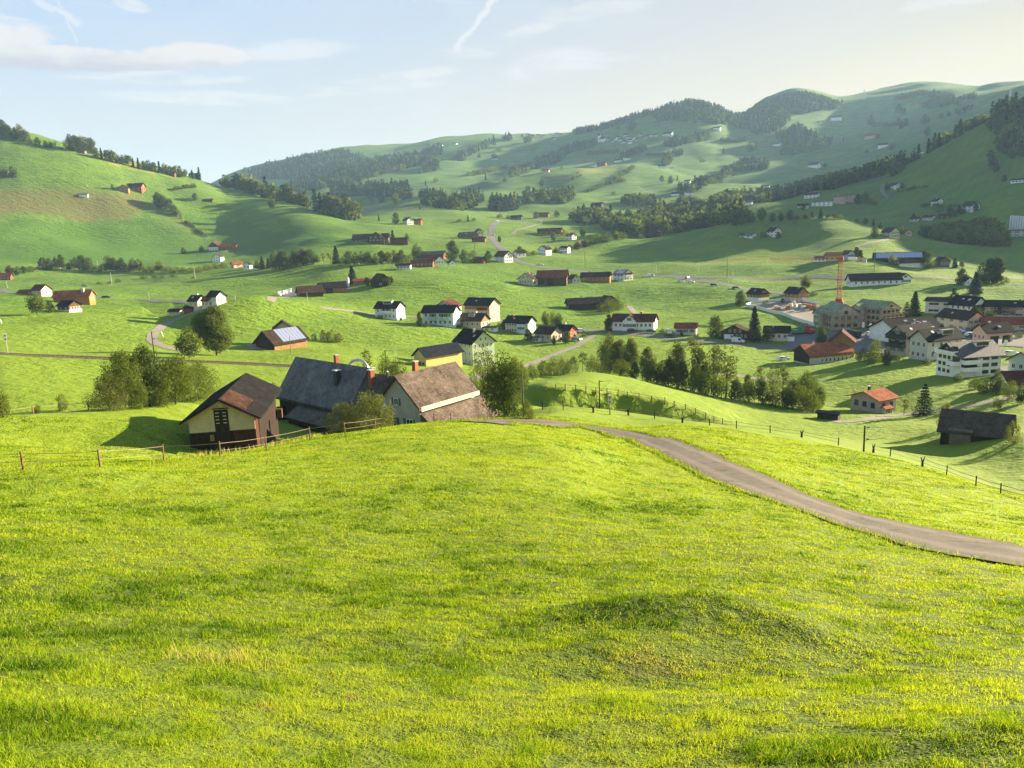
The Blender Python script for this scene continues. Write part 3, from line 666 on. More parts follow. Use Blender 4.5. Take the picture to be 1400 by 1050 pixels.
c_ = t.mix(t.smooth(n1, .3, .7), (.085, .072, .062), (.135, .115, .098))
c_ = t.mix(t.smooth(n2, .45, .75, 0, .5), c_, (.15, .125, .105)); c_ = t.mix(t.smooth(n3, .35, .6, .35, 0), c_, (.05, .042, .036))
vo = t.new('ShaderNodeTexVoronoi', feature='DISTANCE_TO_EDGE'); vo.inputs['Scale'].default_value = .55
ad = t.new('ShaderNodeVectorMath', operation='ADD'); t.l.new(g_, ad.inputs[0]); nz = t.new('ShaderNodeTexNoise'); nz.inputs['Scale'].default_value = 1.5; t.l.new(g_, nz.inputs['Vector']); t.l.new(nz.outputs['Color'], ad.inputs[1]); t.l.new(ad.outputs[0], vo.inputs['Vector'])
ck = t.math('MULTIPLY', t.smooth(vo.outputs['Distance'], .02, .05, 1, 0), t.smooth(n1, .48, .6))
c_ = t.mix(ck, c_, (.05, .06, .02))
gr = t.math('MULTIPLY', t.smooth(t.noise(g_, 1.3, 4, .7), .60, .68), t.smooth(n2, .42, .6)); c_ = t.mix(gr, c_, (.10, .13, .03))
ac = t.math('ABSOLUTE', t.new('ShaderNodeAttribute', attribute_name='across').outputs['Fac'])
n5 = t.noise(g_, 2.6, 5, .7)
trk = t.smooth(t.math('ABSOLUTE', t.math('SUBTRACT', ac, .24)), .02, .13, 1, 0)               # wheel tracks worn paler
c_ = t.mix(t.math('MULTIPLY', trk, .45), c_, (.185, .158, .135))
c_ = t.mix(t.math('MULTIPLY', t.smooth(n1, .55, .62), .6), c_, (.060, .052, .047))           # patched tar
eg = t.smooth(t.math('ADD', ac, t.math('MULTIPLY', t.math('SUBTRACT', n5, .5), .6)), .34, .46)
c_ = t.mix(eg, c_, t.mix(t.smooth(n2, .35, .65), (.105, .080, .048), (.085, .120, .022)))
t.put(b.inputs['Base Color'], c_); b.inputs['Roughness'].default_value = .9; b.inputs['Specular IOR Level'].default_value = .15
bp = t.new('ShaderNodeBump'); bp.inputs['Strength'].default_value = .6; bp.inputs['Distance'].default_value = .03; t.put(bp.inputs['Height'], t.math('SUBTRACT', t.math('ADD', n3, n2), ck)); t.l.new(bp.outputs[0], b.inputs['Normal'])
M['lane'] = m_
M['road'] = flat('asphalt_grey', (.13, .125, .12), .9, .12, .4)
M['gravel'] = flat('gravel_pale', (.20, .18, .15), .95, .18, .8)
M['ballast'] = flat('ballast', (.085, .070, .060), .95, .4, 5)
M['rail'] = flat('rail_steel', (.30, .22, .17), .35, .2, 2, .5, .8)
M['forecourt'] = flat('forecourt', (.13, .128, .128), .9, .1, .2)
lane, lane_c = strip('lane', [(664, 578.5), (690, 577.5), (740, 578), (790, 582), (850, 592.5), (910, 609), (970, 634), (1040, 665), (1110, 692), (1190, 717), (1280, 739), (1400, 762), (1560, 790), (1760, 822), (1980, 858)], 4.4, 'lane', .06, .35, 8, crown=.03)
verge = []
strip('road', [(1450, 512), (1300, 493), (1200, 481), (1120, 478), (1060, 475), (1000, 470), (930, 464), (870, 457), (810, 452), (760, 452), (715, 446)], 7.0, 'road', .08, 3)
strip('side_road', [(640, 520), (690, 505), (740, 492), (790, 472), (812, 458)], 3.0, 'gravel', .06, 3)
strip('road', [(690, 301), (672, 315), (676, 330), (690, 345), (712, 358), (745, 366), (800, 372), (850, 375), (910, 378), (950, 384), (1010, 393), (1060, 400), (1100, 405)], 7.0, 'road', .12, 4)
strip('road', [(910, 378), (990, 379), (1100, 379), (1200, 380), (1300, 381), (1400, 381), (1500, 381)], 7.0, 'road', .12, 4)
strip('road', [(-60, 392), (0, 396), (60, 403), (140, 406), (200, 410), (255, 413), (300, 412)], 6.0, 'road', .12, 3)
strip('path', [(300, 413), (285, 420), (262, 428), (235, 440), (216, 451), (208, 462), (214, 470), (237, 477), (270, 482)], 3.4, 'gravel', .08, 2)
strip('path', [(370, 412), (400, 405), (440, 401), (480, 393)], 3.5, 'gravel', .08, 2)
strip('path', [(440, 421), (470, 424), (510, 430), (560, 433), (600, 437)], 4.5, 'gravel', .08, 2)
strip('path', [(350, 478), (345, 472), (362, 466)], 3.0, 'gravel', .08, 2)
strip('path', [(1140, 577), (1180, 574), (1240, 566), (1290, 560), (1340, 552), (1400, 540), (1460, 525)], 3.0, 'gravel', .06, 2)
strip('path', [(700, 320), (740, 303), (728, 300), (712, 301)], 4, 'gravel', .15, 5)
strip('path', [(1208, 252), (1206, 262), (1214, 270)], 4, 'gravel', .15, 5)
strip('path', [(870, 255), (900, 266), (960, 268), (1000, 272)], 4, 'gravel', .2, 8)
strip('path', [(1170, 338), (1210, 328), (1218, 322)], 3, 'gravel', .12, 4)
strip('path', [(860, 418), (872, 432), (880, 442)], 3.5, 'gravel', .1, 3)
strip('path', [(880, 503), (920, 508), (1000, 513), (1080, 520)], 2.5, 'gravel', .06, 2)
def apron(name, pix, m, lift=.06, n=24):
    """a hard-surfaced yard following the ground"""
    P = np.array([(p.x, p.y) for p in (hit(*q) for q in pix)]); c = P.mean(0); Q = []
    E = np.concatenate([np.linspace(P[i], P[(i+1) % len(P)], 8)[:-1] for i in range(len(P))])
    K = 10; V = []
    for k in range(K+1):
        W_ = c+(E-c)*(k/K); V.append(np.stack([W_[:, 0], W_[:, 1], height(W_[:, 0], W_[:, 1])+lift], -1))
    m_n = len(E); V = np.stack(V); i, j = np.meshgrid(np.arange(K), np.arange(m_n), indexing='ij'); i, j = i.ravel(), j.ravel(); j2 = (j+1) % m_n
    Fq = np.stack([i*m_n+j, (i+1)*m_n+j, (i+1)*m_n+j2, i*m_n+j2], -1)
    me = npmesh(name, V.reshape(-1, 3), Fq, [M[m]], smooth=True); b = bmesh.new(); b.from_mesh(me); bmesh.ops.recalc_face_normals(b, faces=b.faces)
    if sum(f.normal.z for f in b.faces) < 0: bmesh.ops.reverse_faces(b, faces=b.faces)
    b.to_mesh(me); b.free(); o = link(name, me); tag(o, kind='structure'); return o
apron('yard', [(1075, 458), (1140, 452), (1210, 452), (1240, 465), (1228, 478), (1160, 480), (1075, 476)], 'forecourt', .12)
apron('yard', [(1300, 445), (1400, 448), (1400, 475), (1310, 470)], 'forecourt', .15)
apron('yard', [(385, 404), (402, 397), (412, 401), (400, 407)], 'road', .15)
# railway: ballast bed with two rails
RAIL = [(-120, 477), (0, 483.5), (150, 490), (285, 495), (385, 500), (480, 508, 150), (560, 520, 140), (650, 535, 120), (700, 543, 115)]
bed, rail_c = strip('railway_bed', RAIL, 4.2, 'ballast', .10, 1.0)
def along(C, off, lift):
    T = np.gradient(C, axis=0); T /= np.linalg.norm(T, axis=1)[:, None]; Q = C+np.stack([-T[:, 1], T[:, 0]], -1)*off
    return np.stack([Q[:, 0], Q[:, 1], height(Q[:, 0], Q[:, 1])+lift], -1)
tr_ = empty('railway_track', (float(rail_c[0][0]), float(rail_c[0][1]), 0)); tag(tr_, 'narrow railway track on a ballast bed crossing the green fields', 'railway track')
for off in (-.5, .5):
    L_ = along(rail_c, off, .26)[::2]; b = MB()
    for a, c in zip(L_, L_[1:]): b.bar(a-np.array(tr_.location), c-np.array(tr_.location), .11)
    b.build('rail', ['rail'], tr_)
b = MB()
S_ = along(rail_c, 0, .13)[::1]; T_ = np.gradient(rail_c, axis=0); T_ /= np.linalg.norm(T_, axis=1)[:, None]
for p_, t2 in zip(S_, T_):
    n_ = np.array([-t2[1], t2[0], 0])*.95; o_ = np.array(tr_.location); b.bar(p_-n_-o_, p_+n_-o_, .20)
tag(b.build('sleeper', ['post'], tr_), kind='stuff')
# ---------------------------------------------------------------- the near farm (sizes fitted in metres)
def near_house(name, label, cat, cx, cy, yaw, zbase):
    o = empty(name, (cx, cy, zbase), R(yaw)); return tag(o, label, cat)
M['r_barn'] = roofmat('dark_barn_tiles', (.015, .0145, .0148), 3.0, .3, .8, (.026, .022, .021))
M['w_barn'] = woodmat('barn_boards', (.026, .017, .011), 4.5, .6)
M['w_barnred'] = woodmat('barn_red_boards', (.060, .024, .013), 4.5, .5)
M['w_cream'] = woodmat('cream_boards', (.56, .46, .32), 5, .06, False)
barn = near_house('barn', 'small dark barn with cream painted gable and brown patched tile roof beside the wire fence', 'barn', -31.14, 84.56, 98.5, -22.3)
BL, BW, BH, BP = 14.6, 6.5, 5.0, 29.0
block(barn, BL, BW, BH, BP, 'w_barnred', 'r_barn', over=.75, gover=.75, found=2.5)
b = MB(); x_ = -BL/2-.05; hr = BH+BW/2*math.tan(R(BP))
b.prism([(-BW/2, 3.55), (BW/2, 3.55), (BW/2, BH), (0, hr-.02), (-BW/2, BH)], x_-.05, x_+.045); b.build('gable_boarding', ['w_cream'], barn)
b = MB(); b.box(x_-.06, x_+.045, -BW/2-.03, BW/2+.03, -2.5, 3.5); b.box(x_-.07, x_-.062, -BW/2, -BW/2+2.2, -2.5, 3.45, 1); b.build('lower_boarding', ['w_barn', 'w_barnred'], barn)
b = MB(); b.box(x_-.14, x_-.052, -.70, .68, 3.45, 5.8); b.box(x_-.18, x_-.142, -.80, .78, 5.902, 6.0); b.box(x_-.16, x_-.142, -.02, .01, 3.9, 5.85)
dr_ = b.build('door', ['w_barn'], barn)
for k in range(4):
    for s_ in (-1, 1): b = MB(); b.box(x_-.17, x_-.142, s_*.36-.17, s_*.36+.17, 4.4+k*.36, 4.48+k*.36); b.build('slit', ['metal'], dr_)
b = MB(); b.box(x_-.10, x_-.055, -.22, .16, 6.1, 6.42); b.build('sign', ['palegrey'], barn)
b = MB(); b.box(x_-.14, x_-.07, .9, 1.3, 2.6, 3.25); b.build('target_board', ['w_tan'], barn)
b = MB(); b.box(-BL/2+2, BL/2-.6, -BW/2-.06, -BW/2-.002, -2.5, 4.2); b.build('side_boarding', ['w_barn'], barn)
b = MB(); tp = math.tan(R(BP)); e = BW/2+.75; ze = BH-.75*tp+.26
yA, yB = -.12, -e*.62
b.prism([(yA, ze+(e+yA)*tp+.02), (yB, ze+(e+yB)*tp+.02), (yB, ze+(e+yB)*tp+.05), (yA, ze+(e+yA)*tp+.05)], -BL/2-.6, -BL/2+4.6)
b.build('rusty_patch', [roofmat('rusty_sheet', (.050, .027, .019), 2.0, .5, .9, (.024, .019, .017))], barn)
b = MB()
for s_ in (-1, 1): b.bar((-BL/2-.80, s_*e, ze-.28), (-BL/2-.80, 0, ze-.28+e*tp), .09)
b.build('barge_board', ['w_tan'], barn)
b = MB(); b.box(BL/2-1.2, BL/2-.4, -BW/2-.75, -BW/2-.12, 1.5, 2.6); b.build('box_frame', ['w_brown'], barn)

slate = near_house('farm_building', 'long dark boarded farm building under a bluish slate roof between barn and stone-tiled house', 'farm building', -26.4, 110.9, -44.3, -27.4)
M['w_farm'] = woodmat('farm_boards', (.030, .018, .014), 4.0, .35)
block(slate, 18.4, 7.2, 4.9, 54, 'w_farm', 'r_slate', over=.45, gover=.35, found=3, win=[('F', [2.2], 2, .3, .75, (1.0, 1.0), 'dark')], chim=[(4.2, -1.7, .75, 1.7, 'darkmetal'), (1.6, .1, .55, 1.2, 'brick'), (.6, .7, .5, 1.1, 'brick')])
block(slate, 6.6, 7.4, 4.5, 52, 'w_farm', 'r_bitumen', ox=12.45, oy=-.1, over=.5, gover=.02, found=3, chim=[(-.9, -1.0, .65, 1.9, 'brick'), (-2.4, .35, .5, 1.0, 'brick'), (2.2, -.6, .18, 1.4, 'darkmetal')])
b = MB(); b.box(-3.5, 9, -5.6, -3.25, -3, 2.6); b.prism([(-6.0, 2.5), (-3.2, 4.1), (-3.2, 4.25), (-6.0, 2.65)], -3.8, 9.2, 1); b.build('lean_to', ['w_farm', 'r_grey'], slate)
b = MB(); b.box(-7.9, -7.6, -5.4, -3.4, -3, 3.4); b.build('side_post', ['w_barn'], slate)
b = MB()
for k in range(14):
    a0, a1 = math.pi*k/14, math.pi*(k+1)/14
    f = lambda a: (6.2, 3.6-1.55*math.cos(a)*1.0, 8.2+1.25*math.sin(a)) if a < math.pi*.99 else (6.2, 5.15, 7.9)
    b.tube((6.2+1.7*math.cos(a0), .6+.4*math.cos(a0), 9.6+1.35*math.sin(a0)), (6.2+1.7*math.cos(a1), .6+.4*math.cos(a1), 9.6+1.35*math.sin(a1)), .22, .22, 8)
b.tube((7.9, 1.0, 9.65), (7.9, 1.0, 6.5), .22, .22, 8)
b.build('hay_pipe', ['metal'], slate)

stone = near_house('farmhouse', 'grey rendered farmhouse with sunlit brown stone-tiled roof, satellite dish and porch', 'house', -10.71, 95.36, 53.0, -24.6)
block(stone, 10.2, 6.7, 5.0, 44, 'grey', 'r_stone', over=.5, gover=.55, found=3, win=[('L', [2.6], 2, .1, .95, (1.15, 1.3)), ('L', [5.2], 1, .3, .55, (.8, .9)), ('F', [2.0], 4, .08, .95, (.9, 1.1))], chim=[(-1.7, .25, .55, 1.3, 'brick')], ws=(1.0, 1.2))
b = MB(); tp = math.tan(R(44)); e = 3.35+.5; ze = 5.0-.5*tp
b.box(-5.3, 5.6, -e-.03, -e+.02, ze-.12, ze+.45); b.build('fascia_wall', ['cream'], stone)
b = MB(); b.prism([(-6.9, 1.7), (-e+.1, 4.05), (-e+.1, 4.2), (-6.9, 1.85)], -5.4, 6.2); pr_ = b.build('porch_roof', ['r_stone'], stone)
b = MB(); b.box(-5.45, 6.25, -6.98, -6.90, 1.6, 1.85); b.build('eave_board', ['w_tan'], pr_)
for u in (-5.2, -2.4, .4, 3.2, 6.0):
    b = MB(); b.box(u-.08, u+.08, -6.8, -6.64, -3, 1.75); b.build('porch_post', ['w_brown'], stone)
b = MB(); b.box(-5.5, -5.3, 1.5, 3.0, 0, 2.4); b.prism([(1.2, 2.5), (2.2, 3.1), (3.3, 2.5), (3.3, 2.4), (1.2, 2.4)], -6.5, -5.12, 1); b.build('side_porch', ['w_dark', 'r_dark'], stone)
b = MB(); n = 16
b.tube((-5.15, 1.9, 4.3), (-5.75, 1.9, 4.45), .05)
b.tube((-5.75, 1.9, 4.45), (-5.85, 1.95, 4.5), .42, .52, 18); b.build('satellite_dish', ['whitemetal'], stone)
b = MB()
b.tube((-5.45, -2.9, 4.6), (-5.45, -2.9, -3), .06); b.build('downpipe', ['metal'], stone)

# ---------------------------------------------------------------- all other buildings, placed on the ground where they are seen
def H(name, label, px, py, turn, L, W, Hh, pitch, wall, roof, nf=0, ng=0, cat=None, group=None, skip=0.0, extra=(), **kw):
    p, yaw, s = site(px, py, turn, skip); Lm, Wm, Hm = L*s, W*s, Hh*s
    fl = max(1, int(round(Hm/2.9))); fh = Hm/fl
    wn = list(kw.pop('win', []))
    near = 'R' if turn <= 0 else 'L'
    u0, u1 = kw.pop('fspan', (.04, .96))
    if nf: wn += [('F', [fh*(i+.55) for i in range(fl)], nf, u0, u1)]
    if ng:
        gz = [(fh*(i+.55), ng) for i in range(fl)]
        if Wm/2*math.tan(R(pitch)) > 2.2: gz.append((Hm+.9, max(1, ng-1)))
        wn += [(near, gz, ng, .06, .94)]
    ws = kw.pop('ws', None); sp = min([Lm/nf if nf else 9, Wm*.9/ng if ng else 9]); ws = ws or (min(1.1, fh*.38, sp*.5), min(1.35, fh*.46))
    if sp < ws[0]*2.6 and kw.get('style', 's') in ('s', 'sb'): kw['style'] = 'n'
    over = kw.pop('over', min(.9, .06*Wm+.25))
    if 'chim' not in kw and Hm > 3.6 and (nf or ng): q_ = random.Random(px*7+py); kw['chim'] = [(q_.uniform(-.3, .3)*Lm, q_.choice([-.2, .2])*Wm*.5, q_.uniform(.5, .8), q_.uniform(.6, 1.0), q_.choice(['brick', 'palegrey', 'concrete', 'beige']))]; kw.setdefault('sky', [(q_.uniform(-.35, .35)*Lm, -Wm*.25, .9)] if q_.random() < .5 else ())
    root, _ = house(name, label, cat or name.split('_')[-1], px, py, turn, L, W, Hh, pitch, wall, roof, group, skip, win=wn, ws=ws, over=over, **kw)
    for e in extra:                               # attached wings: (dx,dy in px, rot deg, L,W,H,pitch,wall,roof, nwinF, nwinG)
        dx, dy, rt, l2, w2, h2, pt, wl, rf = e[:9]; l2m, w2m, h2m = l2*s, w2*s, h2*s; f2 = max(1, int(round(h2m/2.9)))
        w2n = []
        if len(e) > 9 and e[9]: w2n.append(('F', [h2m/f2*(i+.55) for i in range(f2)], e[9], .05, .95))
        if len(e) > 10 and e[10]: w2n += [(sd, [(h2m/f2*(i+.55), e[10]) for i in range(f2)]+([(h2m+.8, max(1, e[10]-1))] if w2m/2*math.tan(R(pt)) > 2 else []), e[10], .06, .94) for sd in e[11]]
        block(root, l2m, w2m, h2m, pt, wl, rf, ox=dx*s, oy=dy*s, rot=R(rt), over=min(.7, .05*w2m+.2), win=w2n, ws=ws)
    return root
# hillside on the left
H('farmhouse', 'small brown gabled farmhouse beside a dark barn on the bright left hillside', 170, 263, 78, 12, 13, 6, 32, 'w_tan', 'r_brown', 0, 2)
H('barn', 'dark barn with sunlit reddish end wall next to the small house on the left hillside', 187, 262, -28, 20, 12, 7, 38, 'w_redwood', 'r_dark', 3, 1)
H('shed', 'lonely small white shed at the edge of the brown field on the left hillside', 115, 270, -15, 11, 6, 4, 28, 'white', 'r_grey')
H('farmhouse', 'brown farmhouse cut by the left picture edge, beside a round dark tree', 3, 241, -20, 16, 11, 5, 34, 'w_tan', 'r_brown', 4, 2)
H('shed', 'tiny shed with pale roof below the hilltop trees on the left', 113, 210, -30, 9, 6, 3, 24, 'w_greywood', 'r_grey')
H('farmhouse', 'low farmhouse with reddish roof near the hilltop on the left, yellow bush beside it', 235, 241, -25, 11, 7, 4, 36, 'w_redwood', 'r_maroon', 2, 1)
H('barn', 'dark barn close under the hilltop trees, right of the reddish farmhouse', 265, 243, -15, 11, 7, 4, 36, 'w_dark', 'r_dark')
H('hut', 'tiny brown roofed hut alone on the slope near a single bush', 285, 276, -10, 11, 6, 2.5, 30, 'w_brown', 'r_brown')
H('farmhouse', 'white and brown gabled farmhouse attached to a long red roof at the hill foot', 296, 342, 62, 16, 13, 6, 36, 'white', 'r_maroon', 0, 3, gable=(3.2, 'w_brown', 'L'))
H('barn', 'long low barn with rust red roof behind the white gabled farmhouse at hill foot', 313, 341, -14, 21, 10, 4, 34, 'w_redwood', 'r_red', 4)
H('house', 'small white chalet with brown roof standing alone below the red roofed barn', 299, 358, 70, 13, 11, 7, 32, 'white', 'r_brown', 2, 3)
H('shed', 'red roofed shed at the right end of the hill foot hedge', 324, 366, 25, 13, 9, 5, 34, 'beige', 'r_red', 1, 1)
H('house', 'white gabled house half hidden behind the low green rise near the hedge', 339, 368, 70, 10, 9, 6, 38, 'white', 'r_dark', 0, 2)
H('farmhouse', 'dark maroon farmhouse at the left edge of the picture below the hedge', 6, 383, -15, 18, 12, 5, 36, 'w_redwood', 'r_maroon', 4)
H('shed', 'long low white shed at the left end of the hedge', 62, 367, -6, 18, 5, 2.2, 14, 'white', 'r_grey')
H('tent', 'small white tent beside the long white shed', 81, 367, 70, 5, 5, 2.5, 40, 'white', 'r_grey')
# farms on the left meadow
H('farmhouse', 'cream gabled farmhouse with rust red roof and long low wing on the left meadow', 58, 405, -52, 18, 16, 9, 38, 'cream', 'r_maroon', 2, 3, extra=[(-17, 6, 0, 22, 9, 6, 32, 'beige', 'r_red', 2), (-40, 10, 10, 24, 12, 4.5, 32, 'w_redwood', 'r_red')])
H('barn', 'large barn with bright orange tile roof and sunlit orange end wall', 103, 416, -24, 47, 19, 11, 36, 'w_orange', 'r_orange', 0, 2, chim=[(5, -1.2, 1.2, 1.6, 'concrete')])
H('farmhouse', 'dark brown chalet with white framed windows in front of the orange barn', 96, 427, -50, 21, 20, 9.5, 30, 'w_brown', 'r_blackblue', 2, 4, base=(1.1, 'palegrey'))
H('house', 'cream gabled townhouse, left end of the short terrace by the road', 271, 423, -50, 18, 15, 12, 40, 'cream', 'r_dark', 2, 3)
H('house', 'low red roofed house in the middle of the short terrace by the road', 286, 420, -52, 14, 12, 9, 38, 'cream', 'r_red', 2, 2)
H('house', 'tall white gabled townhouse, right end of the short terrace by the road', 297, 417, -54, 20, 15, 12, 40, 'white', 'r_dark', 2, 3)
H('cottage', 'small cream cottage with dark roof at the lane bend below the terrace', 241, 431, -38, 17, 9, 5, 32, 'cream', 'r_dark', 3, 2)
H('shed', 'small brown open shed between the cream cottage and the terrace', 261, 427, -38, 15, 9, 6, 28, 'w_redwood', 'r_brown', 0, 1)
# centre
H('farm', 'large old farm with sprawling dark brown roofs and central gable on the far valley floor', 508, 332, -8, 48, 18, 6, 34, 'w_greywood', 'r_brown', 8, 2, extra=[(8, -6, -90, 16, 22, 6, 36, 'w_brown', 'r_brown', 0, 4, 'R'), (38, 3, 0, 24, 8, 4, 22, 'w_brown', 'r_dark')])
H('farmhouse', 'white gabled farmhouse joined to a small red barn far up the valley', 558, 307, -58, 12, 10, 6, 38, 'white', 'r_dark', 2, 3)
H('barn', 'small red barn joined to the white farmhouse far up the valley', 571, 307, -20, 12, 8, 5, 36, 'w_redwood', 'r_red', 2)
H('barn', 'grey roofed barn beside a cream gable where the valley road bends', 640, 327, 24, 24, 13, 5, 34, 'w_greywood', 'r_dark', 2)
H('house', 'narrow cream gabled house squeezed between grey barn and red shed by the valley road', 655, 326, -70, 12, 9, 9, 40, 'cream', 'r_brown', 1, 2)
H('shed', 'red brown shed directly beside the straight valley road', 655, 331, -12, 18, 8, 4.5, 30, 'w_redwood', 'r_maroon')
H('barn', 'barn with broad grey roof and red end wall behind the long red roofed row', 593, 354, -16, 32, 14, 6, 30, 'w_redwood', 'r_grey')
H('barn', 'low white walled barn with brown roof, left end of the red roofed row', 552, 368, -12, 20, 9, 5, 30, 'white', 'r_maroon', 4)
H('barn', 'long red barn with rust roof in the middle of the red roofed row', 578, 365, -12, 30, 11, 6, 32, 'w_redwood', 'r_red', 5)
H('house', 'white gabled house at the right end of the red roofed row', 599, 362, -68, 12, 13, 6, 38, 'white', 'r_maroon', 0, 3)
H('shed', 'tiny white gabled shed right of the red roofed row', 617, 363, -66, 8, 8, 4, 34, 'white', 'r_brown', 0, 1)
H('house', 'white gabled house with red roof beside the straight valley road', 689, 359, -52, 22, 15, 9, 40, 'white', 'r_maroon', 2, 4)
H('barn', 'small brown barn left of the dark round tree near the valley road', 655, 360, -30, 14, 9, 5, 38, 'w_redwood', 'r_maroon')
H('barn', 'long brown barn on the green slope right of the valley road', 752, 320, -10, 33, 10, 5, 30, 'w_redwood', 'r_brown', 4)
H('barn', 'long grey barn at the top of the valley road', 706, 300, -8, 15, 8, 3.5, 28, 'w_greywood', 'r_dark')
H('barn', 'red roofed barn beside small trees at the top of the valley road', 743, 297, -10, 15, 8, 4, 32, 'w_redwood', 'r_red')
H('house', 'small white house with red roof below the copper coloured hedge', 781, 328, -45, 12, 9, 6, 34, 'white', 'r_red', 2, 2)
H('barn', 'long dark barn at the edge of the big dark wood, left one', 863, 326, -8, 21, 9, 4, 28, 'w_dark', 'r_dark')
H('barn', 'dark double roofed barn at the edge of the big dark wood, right one', 893, 325, -8, 20, 9, 4, 34, 'w_dark', 'r_brown', extra=[(7, 2, 90, 12, 9, 5, 40, 'w_dark', 'r_dark')])
H('house', 'white house with pale blue shadowed gable beside the road to the village', 745, 349, 55, 13, 13, 8, 36, 'white', 'r_dark', 3, 3)
H('house', 'bright white boxy house above the road, right of the white gabled one', 773, 346, -30, 12, 9, 7, 28, 'white', 'r_brown', 3, 2)
H('house', 'dark roofed house amid bushes at the road junction', 711, 352, 30, 14, 10, 6, 40, 'white', 'r_dark', 2, 2)
H('farmhouse', 'cream gabled chalet joined to the red roofed barn on the meadow', 722, 390, 68, 18, 22, 9, 34, 'cream', 'r_brown', 2, 5)
H('barn', 'big barn with bright rust red roof and dark wooden front on the meadow', 756, 390, -8, 40, 22, 11, 38, 'w_brown', 'r_red', 0, 1, door=[('F', -1, 4.5, 4.2, 'w_dark')])
H('cottage', 'small pale cottage with dark gable between red barn and orange barn', 785, 387, -62, 14, 12, 6, 40, 'palegrey', 'r_maroon', 1, 2)
H('barn', 'orange boarded barn with dark brown roof on the meadow', 815, 386, -10, 40, 15, 8, 34, 'w_orange', 'r_brown', 6, 2, chim=[(-4, .3, .8, 1, 'brick')])
H('house', 'white house with bluish solar roof at the right end of the meadow farm', 852, 384, -48, 21, 17, 9, 32, 'white', 'r_slate', 3, 3, solar=(-4, 4, .2, .8), balc=[('R', 3, .1, .9, 1.2, 'cream')])
H('barn', 'long dark weathered barn with chimneys standing alone on the meadow', 800, 424, 14, 50, 20, 9, 34, 'w_dark', 'r_brown', 0, 2, chim=[(-2, .2, .9, 1.2, 'palegrey'), (4, .2, .7, .8, 'palegrey')], extra=[(34, 4, -76, 22, 20, 9, 36, 'w_brown', 'r_brown', 0, 3, 'R')])
H('apartment_house', 'white three storey house with dark roof and dormer, leftmost of the village row', 534, 437, -32, 34, 22, 16, 34, 'white', 'r_dark', 5, 4, dormer=[(0, 4.5, 1.3, -1.8)], balc=[('F', 3, .35, .75, 1.2, 'white')])
H('apartment_house', 'pale blue green apartment house with rows of balconies', 604, 446, -24, 46, 24, 19, 34, 'paleblue', 'r_dark', 6, 3, balc=[('F', 3.0, .22, .45, 1.3, 'mint'), ('F', 3.0, .6, .83, 1.3, 'mint')], extra=[(2, 20, 90, 26, 30, 24, 30, 'white', 'r_maroon', 0, 2, 'L')])
H('apartment_house', 'tall house with black roof and sunlit yellow gable behind the blue green apartments', 660, 439, -36, 42, 24, 22, 34, 'beige', 'r_blackblue', 5, 3, clad=(5.2, 'w_tan'), balc=[('F', 5.2, .55, .98, 1.2, 'w_brown')])
H('house', 'brown roofed house with pinkish wooden gable in front of the tall yellow gabled house', 649, 450, -34, 36, 22, 12, 36, 'beige', 'r_brown', 4, 2, gable=(3, 'w_tan', 'R'), dormer=[(0, 3, 1.2, -2)])
H('carport', 'low white garage with flat dark roof right of the pinkish gabled house', 671, 453, -20, 18, 10, 5, 10, 'white', 'r_dark', 2)
H('house', 'grey house with black roof, pale blue bay and cream gable right of the white garage', 712, 456, -30, 36, 22, 15, 34, 'palegrey', 'r_dark', 4, 3, fspan=(.05, .5), extra=[(8, -11, 0, 12, 4, 13, 8, 'paleblue', 'r_dark', 2)])
H('house', 'barn red house with sunlit red gable and black roof beside the road', 773, 464, -36, 26, 18, 12, 36, 'red', 'r_blackblue', 4, 2, chim=[(0, .2, .7, .9, 'palegrey')])
H('house', 'beige house with white sun porch in front of the barn red house', 750, 468, -42, 30, 22, 12, 34, 'beige', 'r_brown', 3, 3, extra=[(-9, -15, 0, 13, 8, 6, 12, 'white', 'r_grey', 3)])
# school-like pair beyond the farm
H('hall', 'yellow gabled hall with black roof and glazed gable just beyond the farm', 600, 501, 36, 62, 28, 16, 36, 'yellow', 'r_blackblue', 0, 0, win=[('L', [3.6], 2, .25, .8, (1.4, 2.4), 'dark'), ('L', [1.2], 3, .1, .9, (.9, .8), 'dark'), ('F', [3.2], 6, .1, .95, (1.2, .5), 'dark')])
H('townhouse', 'tall pale green house with many brown shuttered windows adjoining the yellow hall', 650, 500, -58, 46, 36, 32, 38, 'palegreen', 'r_dark', 4, 5, ws=(.7, 1.1), style='sb')
H('barn', 'farm barn with a large silvery solar roof below the green knoll', 386, 478, 38, 56, 40, 10, 38, 'w_tan', 'r_brown', 0, 0, solar=(-3.2, 6.2, .10, .95), gable=(0.1, 'w_dark', 'L'), extra=[(22, 22, 52, 30, 26, 24, 36, 'cream', 'r_brown', 0, 3, 'R')])
H('barn', 'old brown barn with worn roof at the left end of the dark farm yard', 424, 406, 12, 32, 20, 6.5, 38, 'w_brown', 'r_brown', 0, 1)
H('barn', 'dark roofed barn with wide door between worn barn and silo', 455, 401, 10, 36, 18, 8, 36, 'w_tan', 'r_dark', 0, 0, door=[('F', -2.5, 4, 3.5, 'w_dark')])
H('barn', 'low red roofed stable behind the dark conifer at the farm yard', 495, 389, -6, 22, 12, 5, 24, 'w_tan', 'r_red')
H('barn', 'dark pointed gable barn hidden by bushes at the right of the farm yard', 521, 392, -68, 22, 22, 7, 42, 'w_dark', 'r_brown', 0, 2)
